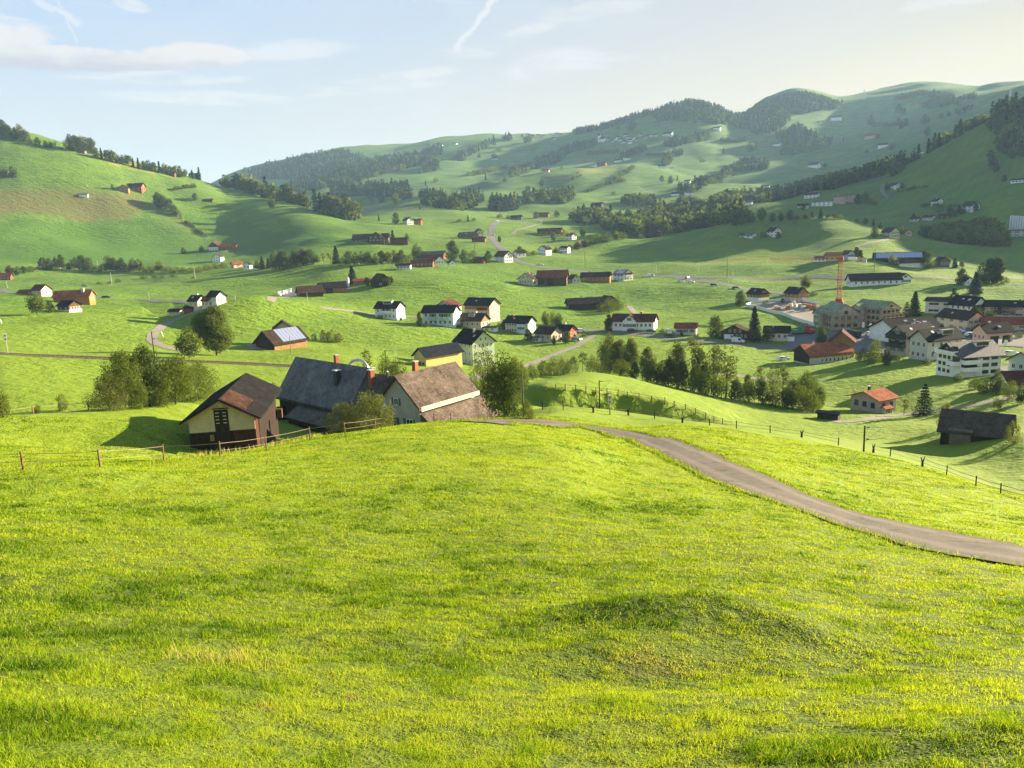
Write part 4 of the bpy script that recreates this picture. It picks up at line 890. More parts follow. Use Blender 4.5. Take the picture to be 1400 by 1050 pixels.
# along the village road
H('inn', 'long white inn with brown red roof, central cross gable and many windows', 868, 452, -14, 58, 22, 13, 36, 'white', 'r_maroon', 9, 3, extra=[(-4, -10, -90, 10, 19, 13, 40, 'white', 'r_maroon', 0, 4, 'R')], gable=(5.6, 'w_orange', 'R'), chim=[(3, .2, .9, .9, 'brick')])
H('house', 'small square white house with bright rust red roof beside the road', 938, 458, -6, 28, 16, 10, 34, 'palegrey', 'r_red', 3, 0)
H('chalet', 'wide brown chalet with shallow gable facing the road between two dark trees', 1006, 464, 84, 24, 38, 9, 26, 'w_brown', 'r_brown', 0, 6)
H('house', 'cream house with black roof and white garage beside the spruce', 1062, 466, -5, 32, 18, 12, 38, 'cream', 'r_dark', 4, 0, extra=[(19, -6, 0, 8, 10, 7, 14, 'white', 'r_grey')])
H('chalet', 'dark roofed chalet with bright orange gable, left of two above the building site', 1036, 413, -50, 24, 18, 11, 36, 'w_orange', 'r_blackblue', 3, 3, base=(2.4, 'white'), balc=[('R', 2.9, .1, .9, 1, 'w_orange')])
H('chalet', 'dark roofed chalet with bright orange gable, right of two above the building site', 1088, 413, -48, 26, 17, 12, 40, 'w_orange', 'r_blackblue', 3, 3, base=(2.4, 'beige'))
# farm at the village edge
H('farmhouse', 'long farm with weathered orange roof, orange boarded wall and dark open front at village edge', 1124, 497, 36, 66, 36, 14, 30, 'w_orange', 'r_orange', 0, 0, base=(2.0, 'palegrey'), win=[('F', [1.1], 7, .3, .98, (1.0, 1.0))], gable=(0.1, 'w_dark', 'L'), chim=[(-3, 1, .5, .8, 'concrete'), (7, .5, .6, 1.0, 'concrete')],
  extra=[(38, 10, 52, 34, 32, 25, 40, 'w_tan', 'r_maroon', 4, 4, 'R')])
# the pink house and the weathered barn in the near meadows
H('house', 'pinkish grey house with salmon red roof alone in the meadow beside a fir', 1193, 564, 54, 36, 44, 19, 21, 'stone', 'r_orange', 2, 3, style='dark', over=.7, chim=[(-.5, .9, .5, 1.0, 'darkmetal')], extra=[(-6, -25, 0, 14, 8, 7, 30, 'cream', 'r_orange', 1)])
H('shed', 'little black shed beside the stream bushes, left of the pinkish house', 1133, 574, -14, 27, 14, 8, 14, 'w_dark', 'r_blackblue')
H('barn', 'weathered dark barn with long mossy shingle roof on the right meadow', 1334, 603, -5, 80, 60, 12, 36, 'w_barn', 'r_barnold', 0, 0, over=.6, extra=[(-16, -30, 0, 26, 6, 13, 18, 'w_greywood', 'r_grey')]) if M.setdefault('r_barnold', roofmat('mossy_shingles', (.080, .064, .053), 3, .4, .9, (.13, .108, .085), .0)) else None
# village centre on the right
M['r_blk'] = roofmat('grey_sheet_tiles', (.075, .070, .072), 2.2, .15, .6, None, .2)
ap = H('apartment_block', 'modern white apartment block with wrap balconies, black windows and grey roof', 1322, 516, 40, 62, 46, 30, 33, 'white', 'r_blk', 0, 0, over=1.0,
  win=[('F', [1.2, 3.1, 5.0], 2, .52, .95, (1.9, 1.0), 'dark'), ('L', [1.2, 3.1, 5.0], 3, .05, .62, (1.1, 1.0), 'dark'), ('L', [7.6], 2, .3, .7, (1.6, 1.5), 'dark')], dormer=[(2.4, 4.2, 1.2, -2.0)],
  balc=[('F', 2.0, .02, .42, 1.6, 'white'), ('F', 4.0, .02, .42, 1.6, 'white'), ('L', 6.2, .12, .88, 1.7, 'white'), ('L', 3.5, .66, .98, 1.5, 'white')])
H('apartment_block', 'grey apartment house with dark balconies on its left end, roof running into the dark hall', 1246, 486, 52, 60, 30, 28, 38, 'grey', 'r_dark', 4, 2, balc=[('L', 2.8, .05, .95, 1.6, 'darkmetal'), ('L', 5.6, .05, .95, 1.6, 'darkmetal')])
H('apartment_block', 'grey gabled apartment house with pale dormer between dark balconied house and white block', 1278, 493, 48, 62, 30, 28, 40, 'palegrey', 'r_dark', 4, 3, dormer=[(2, 4.4, 1.5, -2.4)], sky=[(-1, -1.6, 1), (-3, -1.2, 1)])
H('hall', 'broad showroom hall with huge dark roof, skylights and white front wall', 1238, 467, 36, 70, 62, 14, 24, 'white', 'r_dark', 6, 0, sky=[(0, -4, 1.6), (2.6, -4, 1.6), (5, -3.5, 1.6), (-2, -2, 1.2)], chim=[(1, -3, .6, .8, 'metal')])
H('house', 'brown roofed house with cream gable right behind the dark showroom roof', 1312, 452, -48, 56, 28, 16, 34, 'cream', 'r_brown', 3, 3, sky=[(-2, -2, 1)])
H('house', 'white house with black roof and golden sunlit gable in the village centre', 1322, 434, -38, 36, 26, 17, 38, 'white', 'r_blackblue', 4, 3, balc=[('R', 3, .1, .9, 1.2, 'w_tan')], sky=[(-1, -1.6, .9), (2, -1.8, 1.2)])
H('office_building', 'plain grey two storey building with ribbon windows left of a column shaped spruce', 1290, 430, -16, 40, 26, 18, 16, 'palegrey', 'r_dark', 2, 2, ws=(4.2, 1.1))
H('workshop', 'long open fronted workshop with dark metal roof at the right picture edge', 1385, 434, -4, 66, 30, 15, 24, 'grey', 'r_blackblue', 4, 0, win=[('F', [2.6], 1, .15, .52, (8.5, 3.2), 'dark')], ws=(2.6, 1.0))
H('house', 'pale pink house with dark roof and garage doors near the parked cars', 1356, 470, 40, 40, 26, 16, 36, 'pink', 'r_dark', 0, 3, door=[('F', -1.8, 3, 2.4, 'w_dark'), ('F', 2.6, 2.6, 2.4, 'w_dark')], sky=[(1, -1.6, 1)])
H('barn', 'long barn with rust red roof behind the pale pink house', 1385, 452, 8, 76, 26, 9, 30, 'beige', 'r_red', 4, 0)
H('house', 'mint grey house with brown red roof cut by the right picture edge', 1406, 512, 62, 40, 34, 18, 34, 'mint', 'r_maroon', 0, 3)
H('house', 'big red brown roof low at the right picture edge beside bushes', 1398, 533, 30, 56, 40, 9, 32, 'white', 'r_maroon', 3, 2)
# beyond the village
H('barn', 'long black roofed barn with white gable and attached white house on the bright field', 1194, 391, 18, 66, 22, 8, 36, 'white', 'r_dark', 8, 4, extra=[(36, 2, -72, 20, 18, 9, 34, 'white', 'r_dark', 0, 4, 'R')])
H('barn', 'wide barn with black solar roof behind the white gabled barn', 1228, 361, 4, 62, 20, 8, 36, 'w_dark', 'r_blackblue', 0, 0, solar=(-14, 14, .15, .9))
H('barn', 'dark barn with a white left gable in front of the solar roofed barn', 1243, 366, 28, 34, 15, 7, 38, 'white', 'r_brown', 0, 1)
H('chalet', 'wooden chalet half hidden behind the round dark bush near the solar barn', 1287, 365, -62, 16, 13, 8, 36, 'w_greywood', 'r_brown', 0, 3)
H('farmhouse', 'farmhouse with orange tile roof and yellow wall, blue gable beyond the crane', 1141, 357, -30, 24, 13, 7, 34, 'yellow', 'r_orange', 3, 0, extra=[(17, 4, -20, 12, 13, 9, 36, 'blue', 'r_maroon', 0, 3, 'R'), (-18, -3, 0, 18, 9, 4, 26, 'white', 'r_red', 3)])
H('cottage', 'small white cottage with dark roof under the tall dark trees', 1320, 390, -52, 16, 12, 6, 38, 'white', 'r_dark', 2, 2)
H('house', 'white house with sunlit cream gable on the green rise', 1217, 325, -50, 18, 14, 8, 38, 'cream', 'r_brown', 2, 3)
H('cottage', 'tiny salmon pink cottage right of the house on the green rise', 1240, 322, -60, 9, 8, 5, 34, 'pink', 'r_red', 0, 1)
H('house', 'white gabled house on top of the green knoll near the straw field', 1058, 324, -52, 15, 12, 8, 38, 'white', 'r_dark', 2, 2)
H('barn', 'low white barn left of the gabled house on the green knoll', 1023, 326, -36, 20, 13, 4, 32, 'white', 'r_grey', 2, 2)
H('shed', 'white and green little shed at the left end of the knoll trees', 1016, 324, -20, 7, 6, 3.5, 24, 'white', 'r_dark')
pk = H('apartment_block', 'pink apartment block, left one of two below the wooded ridge', 1148, 279, -28, 13, 10, 10, 14, 'pink', 'r_red', 3, 3)
H('apartment_block', 'pink apartment block, right one of two below the wooded ridge', 1165, 277, -28, 13, 10, 10, 14, 'pink', 'r_red', 3, 3)
H('hall', 'wide white flat hall in front of the two pink apartment blocks', 1124, 282, -8, 26, 9, 6, 8, 'white', 'r_grey', 4, 1)
H('house', 'white and brown house left of the pink apartment blocks', 1110, 271, -24, 18, 9, 5, 30, 'white', 'r_maroon', 3, 2)
H('cottage', 'dark cottage amid trees left below the white flat hall', 1098, 285, -10, 14, 8, 4, 32, 'palegrey', 'r_dark', 2)
H('factory', 'white flat roofed factory below tall white silos at right picture edge', 1375, 324, -6, 60, 22, 8, 6, 'palegrey', 'r_grey', 6, 0, ws=(2, 1))
H('house', 'white gabled house on the pasture beside the winding pale track', 1224, 259, -50, 11, 9, 6, 36, 'white', 'r_dark', 1, 2)
H('house', 'long low white house at the right picture edge on the pasture', 1393, 250, -10, 18, 8, 4, 24, 'white', 'r_brown', 4)
H('house', 'white gabled house left of the hamlet on the right hillside', 1281, 281, -50, 12, 9, 6, 38, 'white', 'r_dark', 1, 2)
H('house', 'tall white gabled house at the right end of the right hillside hamlet', 1327, 290, -48, 18, 12, 9, 42, 'white', 'r_dark', 2, 2)
H('barn', 'dark brown barn in the middle of the right hillside hamlet', 1293, 299, -20, 16, 9, 4, 34, 'w_brown', 'r_brown', 2)
H('shed', 'low pale shed at the left end of the right hillside hamlet', 1250, 303, -10, 11, 7, 4, 26, 'palegrey', 'r_dark', 2)
H('cottage', 'brown cottage with light gable left of the hamlet trees', 1270, 302, -40, 15, 8, 5, 34, 'palegrey', 'r_brown', 2, 2)
# far hamlets: tiny, only wall and roof
far = [(1113, 230, 15, 'white', 'r_dark', 'long white farmhouse with dark barn end on the far green shoulder'), (1190, 190, 14, 'beige', 'r_red', 'reddish farmhouse amid dark trees high on the right slope'), (1207, 202, 12, 'white', 'r_dark', 'low white house with thin access track high on the right slope'),
 (1143, 165, 14, 'white', 'r_maroon', 'white farm among far pastures below the long crest'), (1120, 168, 5, 'white', 'r_grey', 'tiny white barn left of the far white farm'), (1062, 200, 10, 'white', 'r_grey', 'tiny pale farm above a round wood'), (980, 178, 10, 'white', 'r_dark', 'tiny white farm right under the wooded hump'),
 (914, 187, 14, 'palegrey', 'r_dark', 'long pale barn left of the long far wood'), (823, 227, 12, 'w_redwood', 'r_red', 'red farm on a tan field far up the slope'), (812, 228, 8, 'white', 'r_grey', 'low white barn left of the red farm on the tan field'), (845, 222, 9, 'white', 'r_dark', 'white cottage on the spur right of the red farm'), (857, 219, 9, 'white', 'r_grey', 'pale cottage at the end of the spur'),
 (746, 236, 10, 'pink', 'r_red', 'single pinkish farmhouse on a far green field'), (905, 230, 9, 'white', 'r_dark', 'white farmhouse below the curved grove'), (919, 231, 4, 'white', 'r_grey', 'tiny white dot of a barn right of the curved grove'), (940, 250, 8, 'white', 'r_dark', 'white house at the lower end of the diagonal far grove'),
 (923, 268, 10, 'white', 'r_dark', 'white house by the far country lane, left one'), (942, 267, 11, 'white', 'r_grey', 'white house by the far country lane, right one'), (862, 271, 12, 'white', 'r_maroon', 'white farmhouse with dark barn at the wood edge'), (857, 274, 6, 'white', 'r_dark', 'tiny white annex left of the farmhouse at wood edge'), (919, 281, 5, 'white', 'r_dark', 'tiny white house in front of the dark wood'),
 (1021, 281, 14, 'white', 'r_grey', 'white farmhouse with grey roof right of the dark wood'), (1048, 257, 8, 'white', 'r_dark', 'white house half hidden by the right slope trees'), (817, 285, 16, 'w_dark', 'r_dark', 'dark barn on the lower green rise'), (566, 258, 7, 'white', 'r_grey', 'tiny pale barn in the left far woods'), (676, 219, 8, 'palegrey', 'r_dark', 'tiny grey barn on the bare upper slope'), (1260, 210, 6, 'white', 'r_grey', 'tiny pale shed at the edge of the ridge forest'),
 (603, 200, 5, 'white', 'r_grey', 'tiny white shed on the far left crest meadow'), (622, 198, 6, 'white', 'r_dark', 'small white barn near the far crest meadow trees')]
for x, y, wpx, wl, rf, lb in far:
    H('farmhouse' if wpx > 9 else 'shed', lb, x, y, random.Random(x).uniform(-35, 20), wpx, wpx*.55, wpx*.32, 34, wl, rf, cat='house' if wpx > 9 else 'shed', skip=300)
church = H('church', 'white church with slim tower at the left end of the far hill village', 824, 194, -30, 8, 5, 4.5, 46, 'white', 'r_dark', skip=300)
s_ = church['s']; block(church, 3.2*s_, 3.2*s_, 9*s_, 55, 'white', 'r_dark', ox=-5*s_, over=.3)
rr_ = random.Random(4)
for i, (x, y) in enumerate([(832, 192), (838, 195), (845, 190), (848, 193), (853, 196), (859, 190), (862, 194), (866, 191), (870, 193), (861, 197), (842, 192), (885, 188), (890, 187), (896, 187), (882, 190), (855, 187), (876, 186)]):
    H('house', 'small white house of the clustered village on the distant hillside', x, y, rr_.uniform(-60, 40), rr_.uniform(4, 6), 3.4, 2.6, 40, rr_.choice(['palegrey', 'beige', 'white']), rr_.choice(['r_dark', 'r_dark', 'r_brown']), group='houses of the far hill village', skip=300)
for i, (x, y) in enumerate([(728, 188), (736, 187), (742, 188), (761, 185), (766, 186), (755, 193), (758, 191)]):
    H('house', 'tiny house among trees on the distant skyline', x, y, 10, 5, 3.5, 2.6, 32, rr_.choice(['palegrey', 'beige']), 'r_brown', group='houses on the distant skyline', skip=300)
# ---------------------------------------------------------------- trees
def leafmat(name, c1, c2, trans=0.35):
    m = bpy.data.materials.new(name); m.use_nodes = True; t = NT(m.node_tree); t.n.clear()
    tone = t.new('ShaderNodeAttribute', attribute_name='tone').outputs['Fac']
    rnd = t.new('ShaderNodeObjectInfo').outputs['Random']
    c = t.mix(tone, c1, c2)
    c = t.mix(t.math('MULTIPLY', rnd, 0.45), c, t.mix(tone, tuple(a*f for a, f in zip(c1, (1.18, 1.12, 0.9))), tuple(a*f for a, f in zip(c2, (1.15, 1.03, 0.8)))))
    d = t.new('ShaderNodeBsdfDiffuse'); t.put(d.inputs['Color'], c)
    tr = t.new('ShaderNodeBsdfTranslucent'); t.put(tr.inputs['Color'], t.mix(1.0, c, (1.3, 1.35, 0.6), 'MULTIPLY'))
    mx = t.new('ShaderNodeMixShader'); mx.inputs[0].default_value = trans
    t.l.new(d.outputs[0], mx.inputs[1]); t.l.new(tr.outputs[0], mx.inputs[2])
    o = t.new('ShaderNodeOutputMaterial'); t.l.new(mx.outputs[0], o.inputs['Surface'])
    return m
M['leaf'] = leafmat('leaves', (.050, .075, .016), (.140, .170, .032))
M['leaf_light'] = leafmat('leaves_willow', (.062, .086, .026), (.155, .168, .052))
M['leaf_dark'] = leafmat('leaves_dark', (.034, .056, .019), (.095, .125, .036), 0.32)
M['needle'] = leafmat('needles', (.015, .032, .018), (.040, .066, .026), 0.15)
M['leaf_rust'] = leafmat('leaves_copper', (.060, .030, .025), (.10, .060, .035), 0.25)
def _leaves(P, N, size, rng, aspect=0.55):
    """diamond leaves: centres P, facing N"""
    n = len(P); a = rng.randn(n, 3); a -= (a*N).sum(1)[:, None]*N; a /= np.linalg.norm(a, axis=1)[:, None]+1e-9
    b = np.cross(N, a); s = (size*rng.uniform(.65, 1.35, n))[:, None]
    V = np.stack([P-a*s, P+b*s*aspect, P+a*s, P-b*s*aspect], 1).reshape(-1, 3)
    return V
def crown_cloud(rng, n, leaf, prof, K, cr=(.12, .22), airy=0.0, sq=1.0):
    """clumps placed inside a profile radius(t), t = 0 bottom .. 1 top; returns leaf quads and tones"""
    t = rng.uniform(0, 1, K*3); ang = rng.uniform(0, 2*math.pi, K*3); q = np.sqrt(rng.uniform(0.12, 1, K*3))
    rad = np.interp(t, prof[0], prof[1]); keep = rng.uniform(0, 1, K*3) < rad/max(prof[1]); t, ang, q, rad = [v[keep][:K] for v in (t, ang, q, rad)]
    z0, z1 = prof[2], prof[3]; cs = rng.uniform(cr[0], cr[1], len(t))*(0.7+0.5*rad/max(prof[1]))
    C = np.stack([np.maximum(rad-cs*.6, 0.01)*q*np.cos(ang), np.maximum(rad-cs*.6, .01)*q*np.sin(ang), z0+(z1-z0)*t], -1)
    k = rng.choice(len(t), n, p=cs**2/np.sum(cs**2)); d = rng.randn(n, 3); d /= np.linalg.norm(d, axis=1)[:, None]
    P = C[k]+d*(cs[k]*(0.45+0.6*np.sqrt(rng.uniform(0, 1, n))))[:, None]*np.array([1, 1, sq])
    N = d+0.7*rng.randn(n, 3); N[:, 2] += 0.3; N /= np.linalg.norm(N, axis=1)[:, None]
    tn = np.clip(rng.uniform(0, 1, len(t))[k]*0.55+rng.uniform(0, 1, n)*0.45, 0, 1)
    return _leaves(P, N, leaf, rng), tn, C
def crown_mesh(name, V, tone, m):
    me = npmesh(name, V, np.arange(len(V)).reshape(-1, 4), [M[m]])
    me.attributes.new('tone', 'FLOAT', 'POINT').data.foreach_set('value', np.repeat(tone, 4).astype(np.float32))
    return me
def trunk_mesh(rng, h, r, limbs, seg=5):
    b = MB(); p = Vector((0, 0, -0.04)); pts = [p]
    for i in range(seg): p = p+Vector((rng.uniform(-.012, .012), rng.uniform(-.012, .012), (h+.04)/seg)); pts.append(p)
    for i in range(seg): b.tube(pts[i], pts[i+1], r*(1-.75*i/seg), r*(1-.75*(i+1)/seg), 6)
    for c in limbs:
        k = min(seg, max(1, int(c[2]/h*seg*0.75))); a = pts[k]; c = Vector(c); mid = a.lerp(c, .5)+Vector((0, 0, .02))
        rr = r*(1-.75*k/seg)*.6
        b.tube(a, mid, rr, rr*.6, 5); b.tube(mid, c, rr*.6, rr*.2, 4)
    return b.mesh('trunk', ['bark'])
SPEC = {  # profile t, radius, bottom, top, clumps, clump radius, leaf material
 'round': (([0, .15, .4, .7, .9, 1], [.18, .34, .42, .36, .22, .08], .16, .97), 46, (.09, .16), 'leaf', 0.02),
 'broad': (([0, .2, .5, .8, 1], [.30, .48, .52, .36, .12], .14, .96), 50, (.10, .18), 'leaf', .02),
 'tall': (([0, .2, .5, .8, 1], [.14, .24, .27, .20, .06], .10, .98), 44, (.06, .12), 'leaf_light', .018),
 'airy': (([0, .3, .6, .85, 1], [.06, .16, .24, .20, .07], .30, .99), 17, (.05, .10), 'leaf_light', .016),
 'bush': (([0, .25, .6, .85, 1], [.52, .68, .60, .38, .14], .02, .94), 44, (.14, .26), 'leaf', .02),
 'willow': (([0, .3, .6, .85, 1], [.55, .72, .66, .45, .18], .02, .96), 60, (.10, .20), 'leaf_light', .02),
 'dark': (([0, .2, .5, .8, 1], [.30, .40, .42, .28, .08], .06, .97), 46, (.10, .18), 'leaf_dark', .02),
 'copper': (([0, .2, .5, .8, 1], [.28, .40, .42, .28, .08], .08, .97), 40, (.10, .18), 'leaf_rust', .02),
 'column': (([0, .2, .5, .8, 1], [.14, .19, .19, .14, .04], .03, .98), 34, (.06, .10), 'leaf_dark', .02),
}
LOD = {'hi': (9000, .017), 'mid': (2400, .032), 'lo': (520, .068), 'far': (80, .15)}
_tc = {}
def tree_meshes(kind, lod, seed):
    k = (kind, lod, seed)
    if k in _tc: return _tc[k]
    rng = np.random.RandomState(hash((kind, seed)) % 100000 if False else (sum(map(ord, kind))*131+seed*17) % 99991)
    n, leaf = LOD[lod]
    if kind == 'spruce' and lod == 'far': n, leaf = 120, .10
    if kind == 'airy': n = int(n*.15)
    if kind == 'tall': n = int(n*.75)
    if kind == 'round' and lod == 'hi': n, leaf = 15000, .019
    if kind == 'spruce' or kind == 'fir':
        wide = .17 if kind == 'spruce' else .34
        tiers = 26 if kind == 'spruce' else 11; P = []; 
        n = int(n*0.9); t = rng.uniform(0, 1, n)**1.25; lv = np.floor(t*tiers)/tiers+rng.uniform(0, .5/tiers, n)
        nb = 9; br = rng.randint(0, nb, n); ph = (np.floor(t*tiers)*2.4)[:]+br*2*math.pi/nb
        blen = wide*(1-lv)**.85*(0.75+.5*((np.sin(br*12.9+np.floor(t*tiers)*78.2)*43758.5) % 1.0))+.012
        u = rng.uniform(.08, 1, n)**.7
        ph = ph+rng.uniform(-1, 1, n)*.22
        P = np.stack([blen*u*np.cos(ph), blen*u*np.sin(ph), .06+.92*lv-blen*u*.42+rng.uniform(-.006, .006, n)+.03*u*u], -1)
        N = np.stack([.35*np.cos(ph), .35*np.sin(ph), np.ones(n)], -1)+.55*rng.randn(n, 3); N /= np.linalg.norm(N, axis=1)[:, None]
        V = _leaves(P, N, leaf*.95, rng, .5); tone = np.clip(u*.5+rng.uniform(0, .5, n), 0, 1)
        cm = crown_mesh('crown', V, tone, 'needle'); tm = trunk_mesh(rng, .95, .014, [])
    else:
        prof, K, crr, lm, tr = SPEC[kind]
        V, tone, C = crown_cloud(rng, n, leaf, prof, K, crr)
        cm = crown_mesh('crown', V, tone, lm)
        tm = trunk_mesh(rng, .55 if kind not in ('bush', 'willow') else .3, tr, [tuple(C[i]) for i in rng.choice(len(C), 9 if lod == 'hi' else 5, replace=False)])
    _tc[k] = (cm, tm); return _tc[k]
TREE_N = [0]
NAMES = {'round': 'deciduous_tree', 'broad': 'deciduous_tree', 'tall': 'poplar_tree', 'airy': 'birch_tree', 'bush': 'bush', 'willow': 'willow_bush', 'dark': 'deciduous_tree', 'copper': 'copper_tree', 'column': 'cypress_tree', 'spruce': 'spruce_tree', 'fir': 'fir_tree'}
def tree_at(p, h, kind, label, group=None, wide=1.0, lod=None, seed=None, sink=0.0):
    s = h/pxm(p); TREE_N[0] += 1; seed = TREE_N[0] if seed is None else seed
    lod = lod or ('hi' if s > 42 else 'mid' if s > 17 else 'lo')
    cm, tm = tree_meshes(kind, lod, seed % (3 if lod != 'hi' else 4))
    o = empty(NAMES[kind], (p.x, p.y, p.z-sink), (seed*2.399) % 6.283); o.scale = (h*wide, h*wide, h)
    link('trunk', tm, o); link('crown', cm, o)
    cat = 'bush' if 'bush' in NAMES[kind] else 'tree'
    tag(o, label, cat, group); return o
def tree(px, py, hpx, kind, label, group=None, wide=1.0, skip=0.0, far=1e9, **kw):
    p = hit(px, py, skip, far); return tree_at(p, hpx*pxm(p), kind, label, group, wide, **kw)
_o1 = 'first second third fourth fifth sixth seventh eighth ninth tenth eleventh twelfth thirteenth fourteenth fifteenth sixteenth seventeenth eighteenth nineteenth'.split()
ORD = _o1+[t if not k else f'{c}-{_o1[k-1]}' for c, t in (('twenty', 'twentieth'), ('thirty', 'thirtieth'), ('forty', 'fortieth'), ('fifty', 'fiftieth'), ('sixty', 'sixtieth')) for k in range(10)]
def row(group, where, items, skip=0.0, far=1e9):
    """items (px,py,h,kind[,wide]) sorted left to right: a row of trees told apart by place and look"""
    items = sorted(items)
    look = {'round': 'round leafy tree', 'broad': 'broad leafy tree', 'tall': 'tall slim tree', 'airy': 'thin airy tree', 'bush': 'low bush', 'willow': 'pale loose bush', 'dark': 'dark leafy tree', 'copper': 'reddish tree', 'column': 'narrow columnar tree', 'spruce': 'pointed spruce', 'fir': 'broad fir'}
    for i, it in enumerate(items):
        px, py, h, kind = it[:4]
        tree(px, py, h, kind, f'{look[kind]}, {ORD[i]} from the left {where}', group, it[4] if len(it) > 4 else 1.0, skip, far)
def forest(label, polys, hpx, spacing, mix=('spruce', 'round', 'dark'), wts=(.5, .25, .25), seed=1, jit=0.35, skip=0.0, far=1e9, cat='forest', gaps=True, name='forest'):
    """a far wood that reads as one mass: one object, trees of leaf clumps standing on the slope"""
    rng = np.random.RandomState(seed); Vs, Ts, Fm = [], [], []
    kinds = {k: [tree_meshes(k, 'far', s) for s in range(3)] for k in mix}
    raw = {}
    for k in mix:
        for s in range(3):
            me = kinds[k][s][0]; a = np.empty(len(me.vertices)*3, np.float32); me.vertices.foreach_get('co', a)
            tn = np.empty(len(me.vertices), np.float32); me.attributes['tone'].data.foreach_get('value', tn); raw[k, s] = (a.reshape(-1, 3), tn)
    mats = sorted({SPEC[k][3] if k in SPEC else 'needle' for k in mix})
    for poly in polys:
        wp = np.array([(p.x, p.y) for p in (hit(x, y, skip, far) for x, y in poly)])
        x0, y0 = wp.min(0); x1, y1 = wp.max(0); s0 = pxm(Vector((wp[:, 0].mean(), wp[:, 1].mean(), 0))); sp = spacing*s0
        gx, gy = np.meshgrid(np.arange(x0, x1, sp), np.arange(y0, y1, sp)); gx = gx.ravel()+rng.uniform(-.5, .5, gx.size)*sp; gy = gy.ravel()+rng.uniform(-.5, .5, gy.size)*sp
        ok = inpoly(gx, gy, [tuple(v) for v in wp]); gx, gy = gx[ok], gy[ok]; gz = height(gx, gy)
        gap = vnoise(gx/(sp*7)+seed, gy/(sp*7))
        for x, y, z, gp in zip(gx, gy, gz, gap):
            if gaps and gp > .09 and rng.uniform() < .75: continue
            k = mix[rng.choice(len(mix), p=np.array(wts)/sum(wts))]; V, tn = raw[k, rng.randint(3)]
            h = .88*hpx*s0*rng.uniform(1-jit, 1+jit)*(1.1 if k == 'spruce' else .9); a = rng.uniform(0, 6.28); c, s_ = math.cos(a)*h, math.sin(a)*h
            Q = np.empty_like(V); Q[:, 0] = V[:, 0]*c-V[:, 1]*s_+x; Q[:, 1] = V[:, 0]*s_+V[:, 1]*c+y; Q[:, 2] = V[:, 2]*h+z
            Vs.append(Q); Ts.append(np.clip(tn+rng.uniform(-.25, .25), 0, 1)); Fm.append(np.full(len(V)//4, mats.index(SPEC[k][3] if k in SPEC else 'needle')))
    if not Vs: return None
    V = np.vstack(Vs); me = npmesh(name, V, np.arange(len(V)).reshape(-1, 4), [M[m] for m in mats], np.concatenate(Fm))
    me.attributes.new('tone', 'FLOAT', 'POINT').data.foreach_set('value', np.concatenate(Ts).astype(np.float32))
    o = link(name, me); tag(o, label, cat, None, 'stuff'); return o
# ---------------------------------------------------------------- trees and bushes one can tell apart
T = tree
G = 'bushes in the gully behind the barn'
T(150, 560, 48, 'willow', 'pale loose bush at the left end of the big gully bushes', G, .95, seed=11)
T(172, 558, 78, 'broad', 'tall grey green bush in the left middle of the gully bushes', G, .80, seed=12)
T(205, 555, 82, 'dark', 'dense dark green bush, tallest middle of the gully bushes', G, .82, seed=13)
T(240, 553, 72, 'broad', 'bright mid green bush right of the tallest gully bush', G, .88, seed=14)
T(272, 546, 54, 'bush', 'olive bush at the right end of the gully bushes beside the barn roof', G, .9, seed=15)
T(190, 559, 44, 'bush', 'low bush in front of the tallest gully bushes', G, .5, seed=16)
T(222, 556, 40, 'bush', 'low leafy bush at the foot of the bright green gully bush', G, .55, seed=17)
T(86, 562, 24, 'willow', 'small scrubby bush alone in the hollow left of the gully bushes', G, .5, seed=18)
T(6, 571, 36, 'bush', 'olive bush cut by the left picture edge behind the far fence', G, .5, seed=19)
T(52, 565, 12, 'bush', 'tiny bush beside the fence in the hollow', G, .6, seed=20)
T(296, 486, 66, 'round', 'big round golden green tree beside the winding lane', 'round trees by the winding lane', .98, seed=2)
T(259, 490, 42, 'round', 'smaller round yellowish tree left of the big round tree', 'round trees by the winding lane', 1.05, seed=1)
T(506, 602, 64, 'willow', 'pale feathery bush in front of the slate roofed farm building', None, .85, skip=72, seed=21)
T(470, 606, 52, 'willow', 'lower left half of the feathery bush before the slate roofed building', None, .8, skip=72, seed=22)
T(690, 580, 88, 'dark', 'dense dark tree right beside the stone tiled farmhouse', None, .92, skip=84, seed=23)
T(665, 560, 84, 'willow', 'pale tree rising behind the stone tiled farmhouse roof', None, .42, skip=100, seed=24)
T(704, 555, 66, 'broad', 'leafy tree behind the dark farmhouse tree next to the pole', None, .6, skip=100, seed=25)
T(694, 530, 34, 'bush', 'round bush on the bank right behind the farm trees', None, .7, skip=130, seed=26)
T(722, 573, 28, 'bush', 'small bush at the foot of the wooden pole by the lane', None, .6, seed=27)
T(502, 520, 42, 'airy', 'thin young tree behind the chimneys of the slate roof', None, 1.0, skip=120, seed=28)
T(528, 518, 34, 'bush', 'dark bush behind the curved pipe of the farm roof', None, .6, skip=120, seed=29)
T(546, 520, 32, 'bush', 'rounded bush right of the curved pipe of the farm roof', None, .6, skip=120, seed=30)
T(377, 545, 22, 'bush', 'dark low bush between barn and slate roofed building', None, .8, skip=110, seed=31)
G = 'bushes on the stream bank beyond the farm'
for i, (x, y, h_, k, w_) in enumerate([(712, 520, 26, 'bush', .7), (728, 519, 22, 'bush', .7), (744, 516, 24, 'willow', .7), (757, 514, 26, 'bush', .7), (770, 512, 24, 'bush', .7), (783, 509, 22, 'willow', .7), (797, 508, 28, 'airy', 1.1), (810, 510, 24, 'bush', .7), (824, 512, 20, 'bush', .8)]):
    T(x, y, h_, k, f'stream bank {"thin sapling" if k == "airy" else "pale bush" if k == "willow" else "green bush"}, {ORD[i]} from the left beyond the farm trees', G, w_, skip=190)
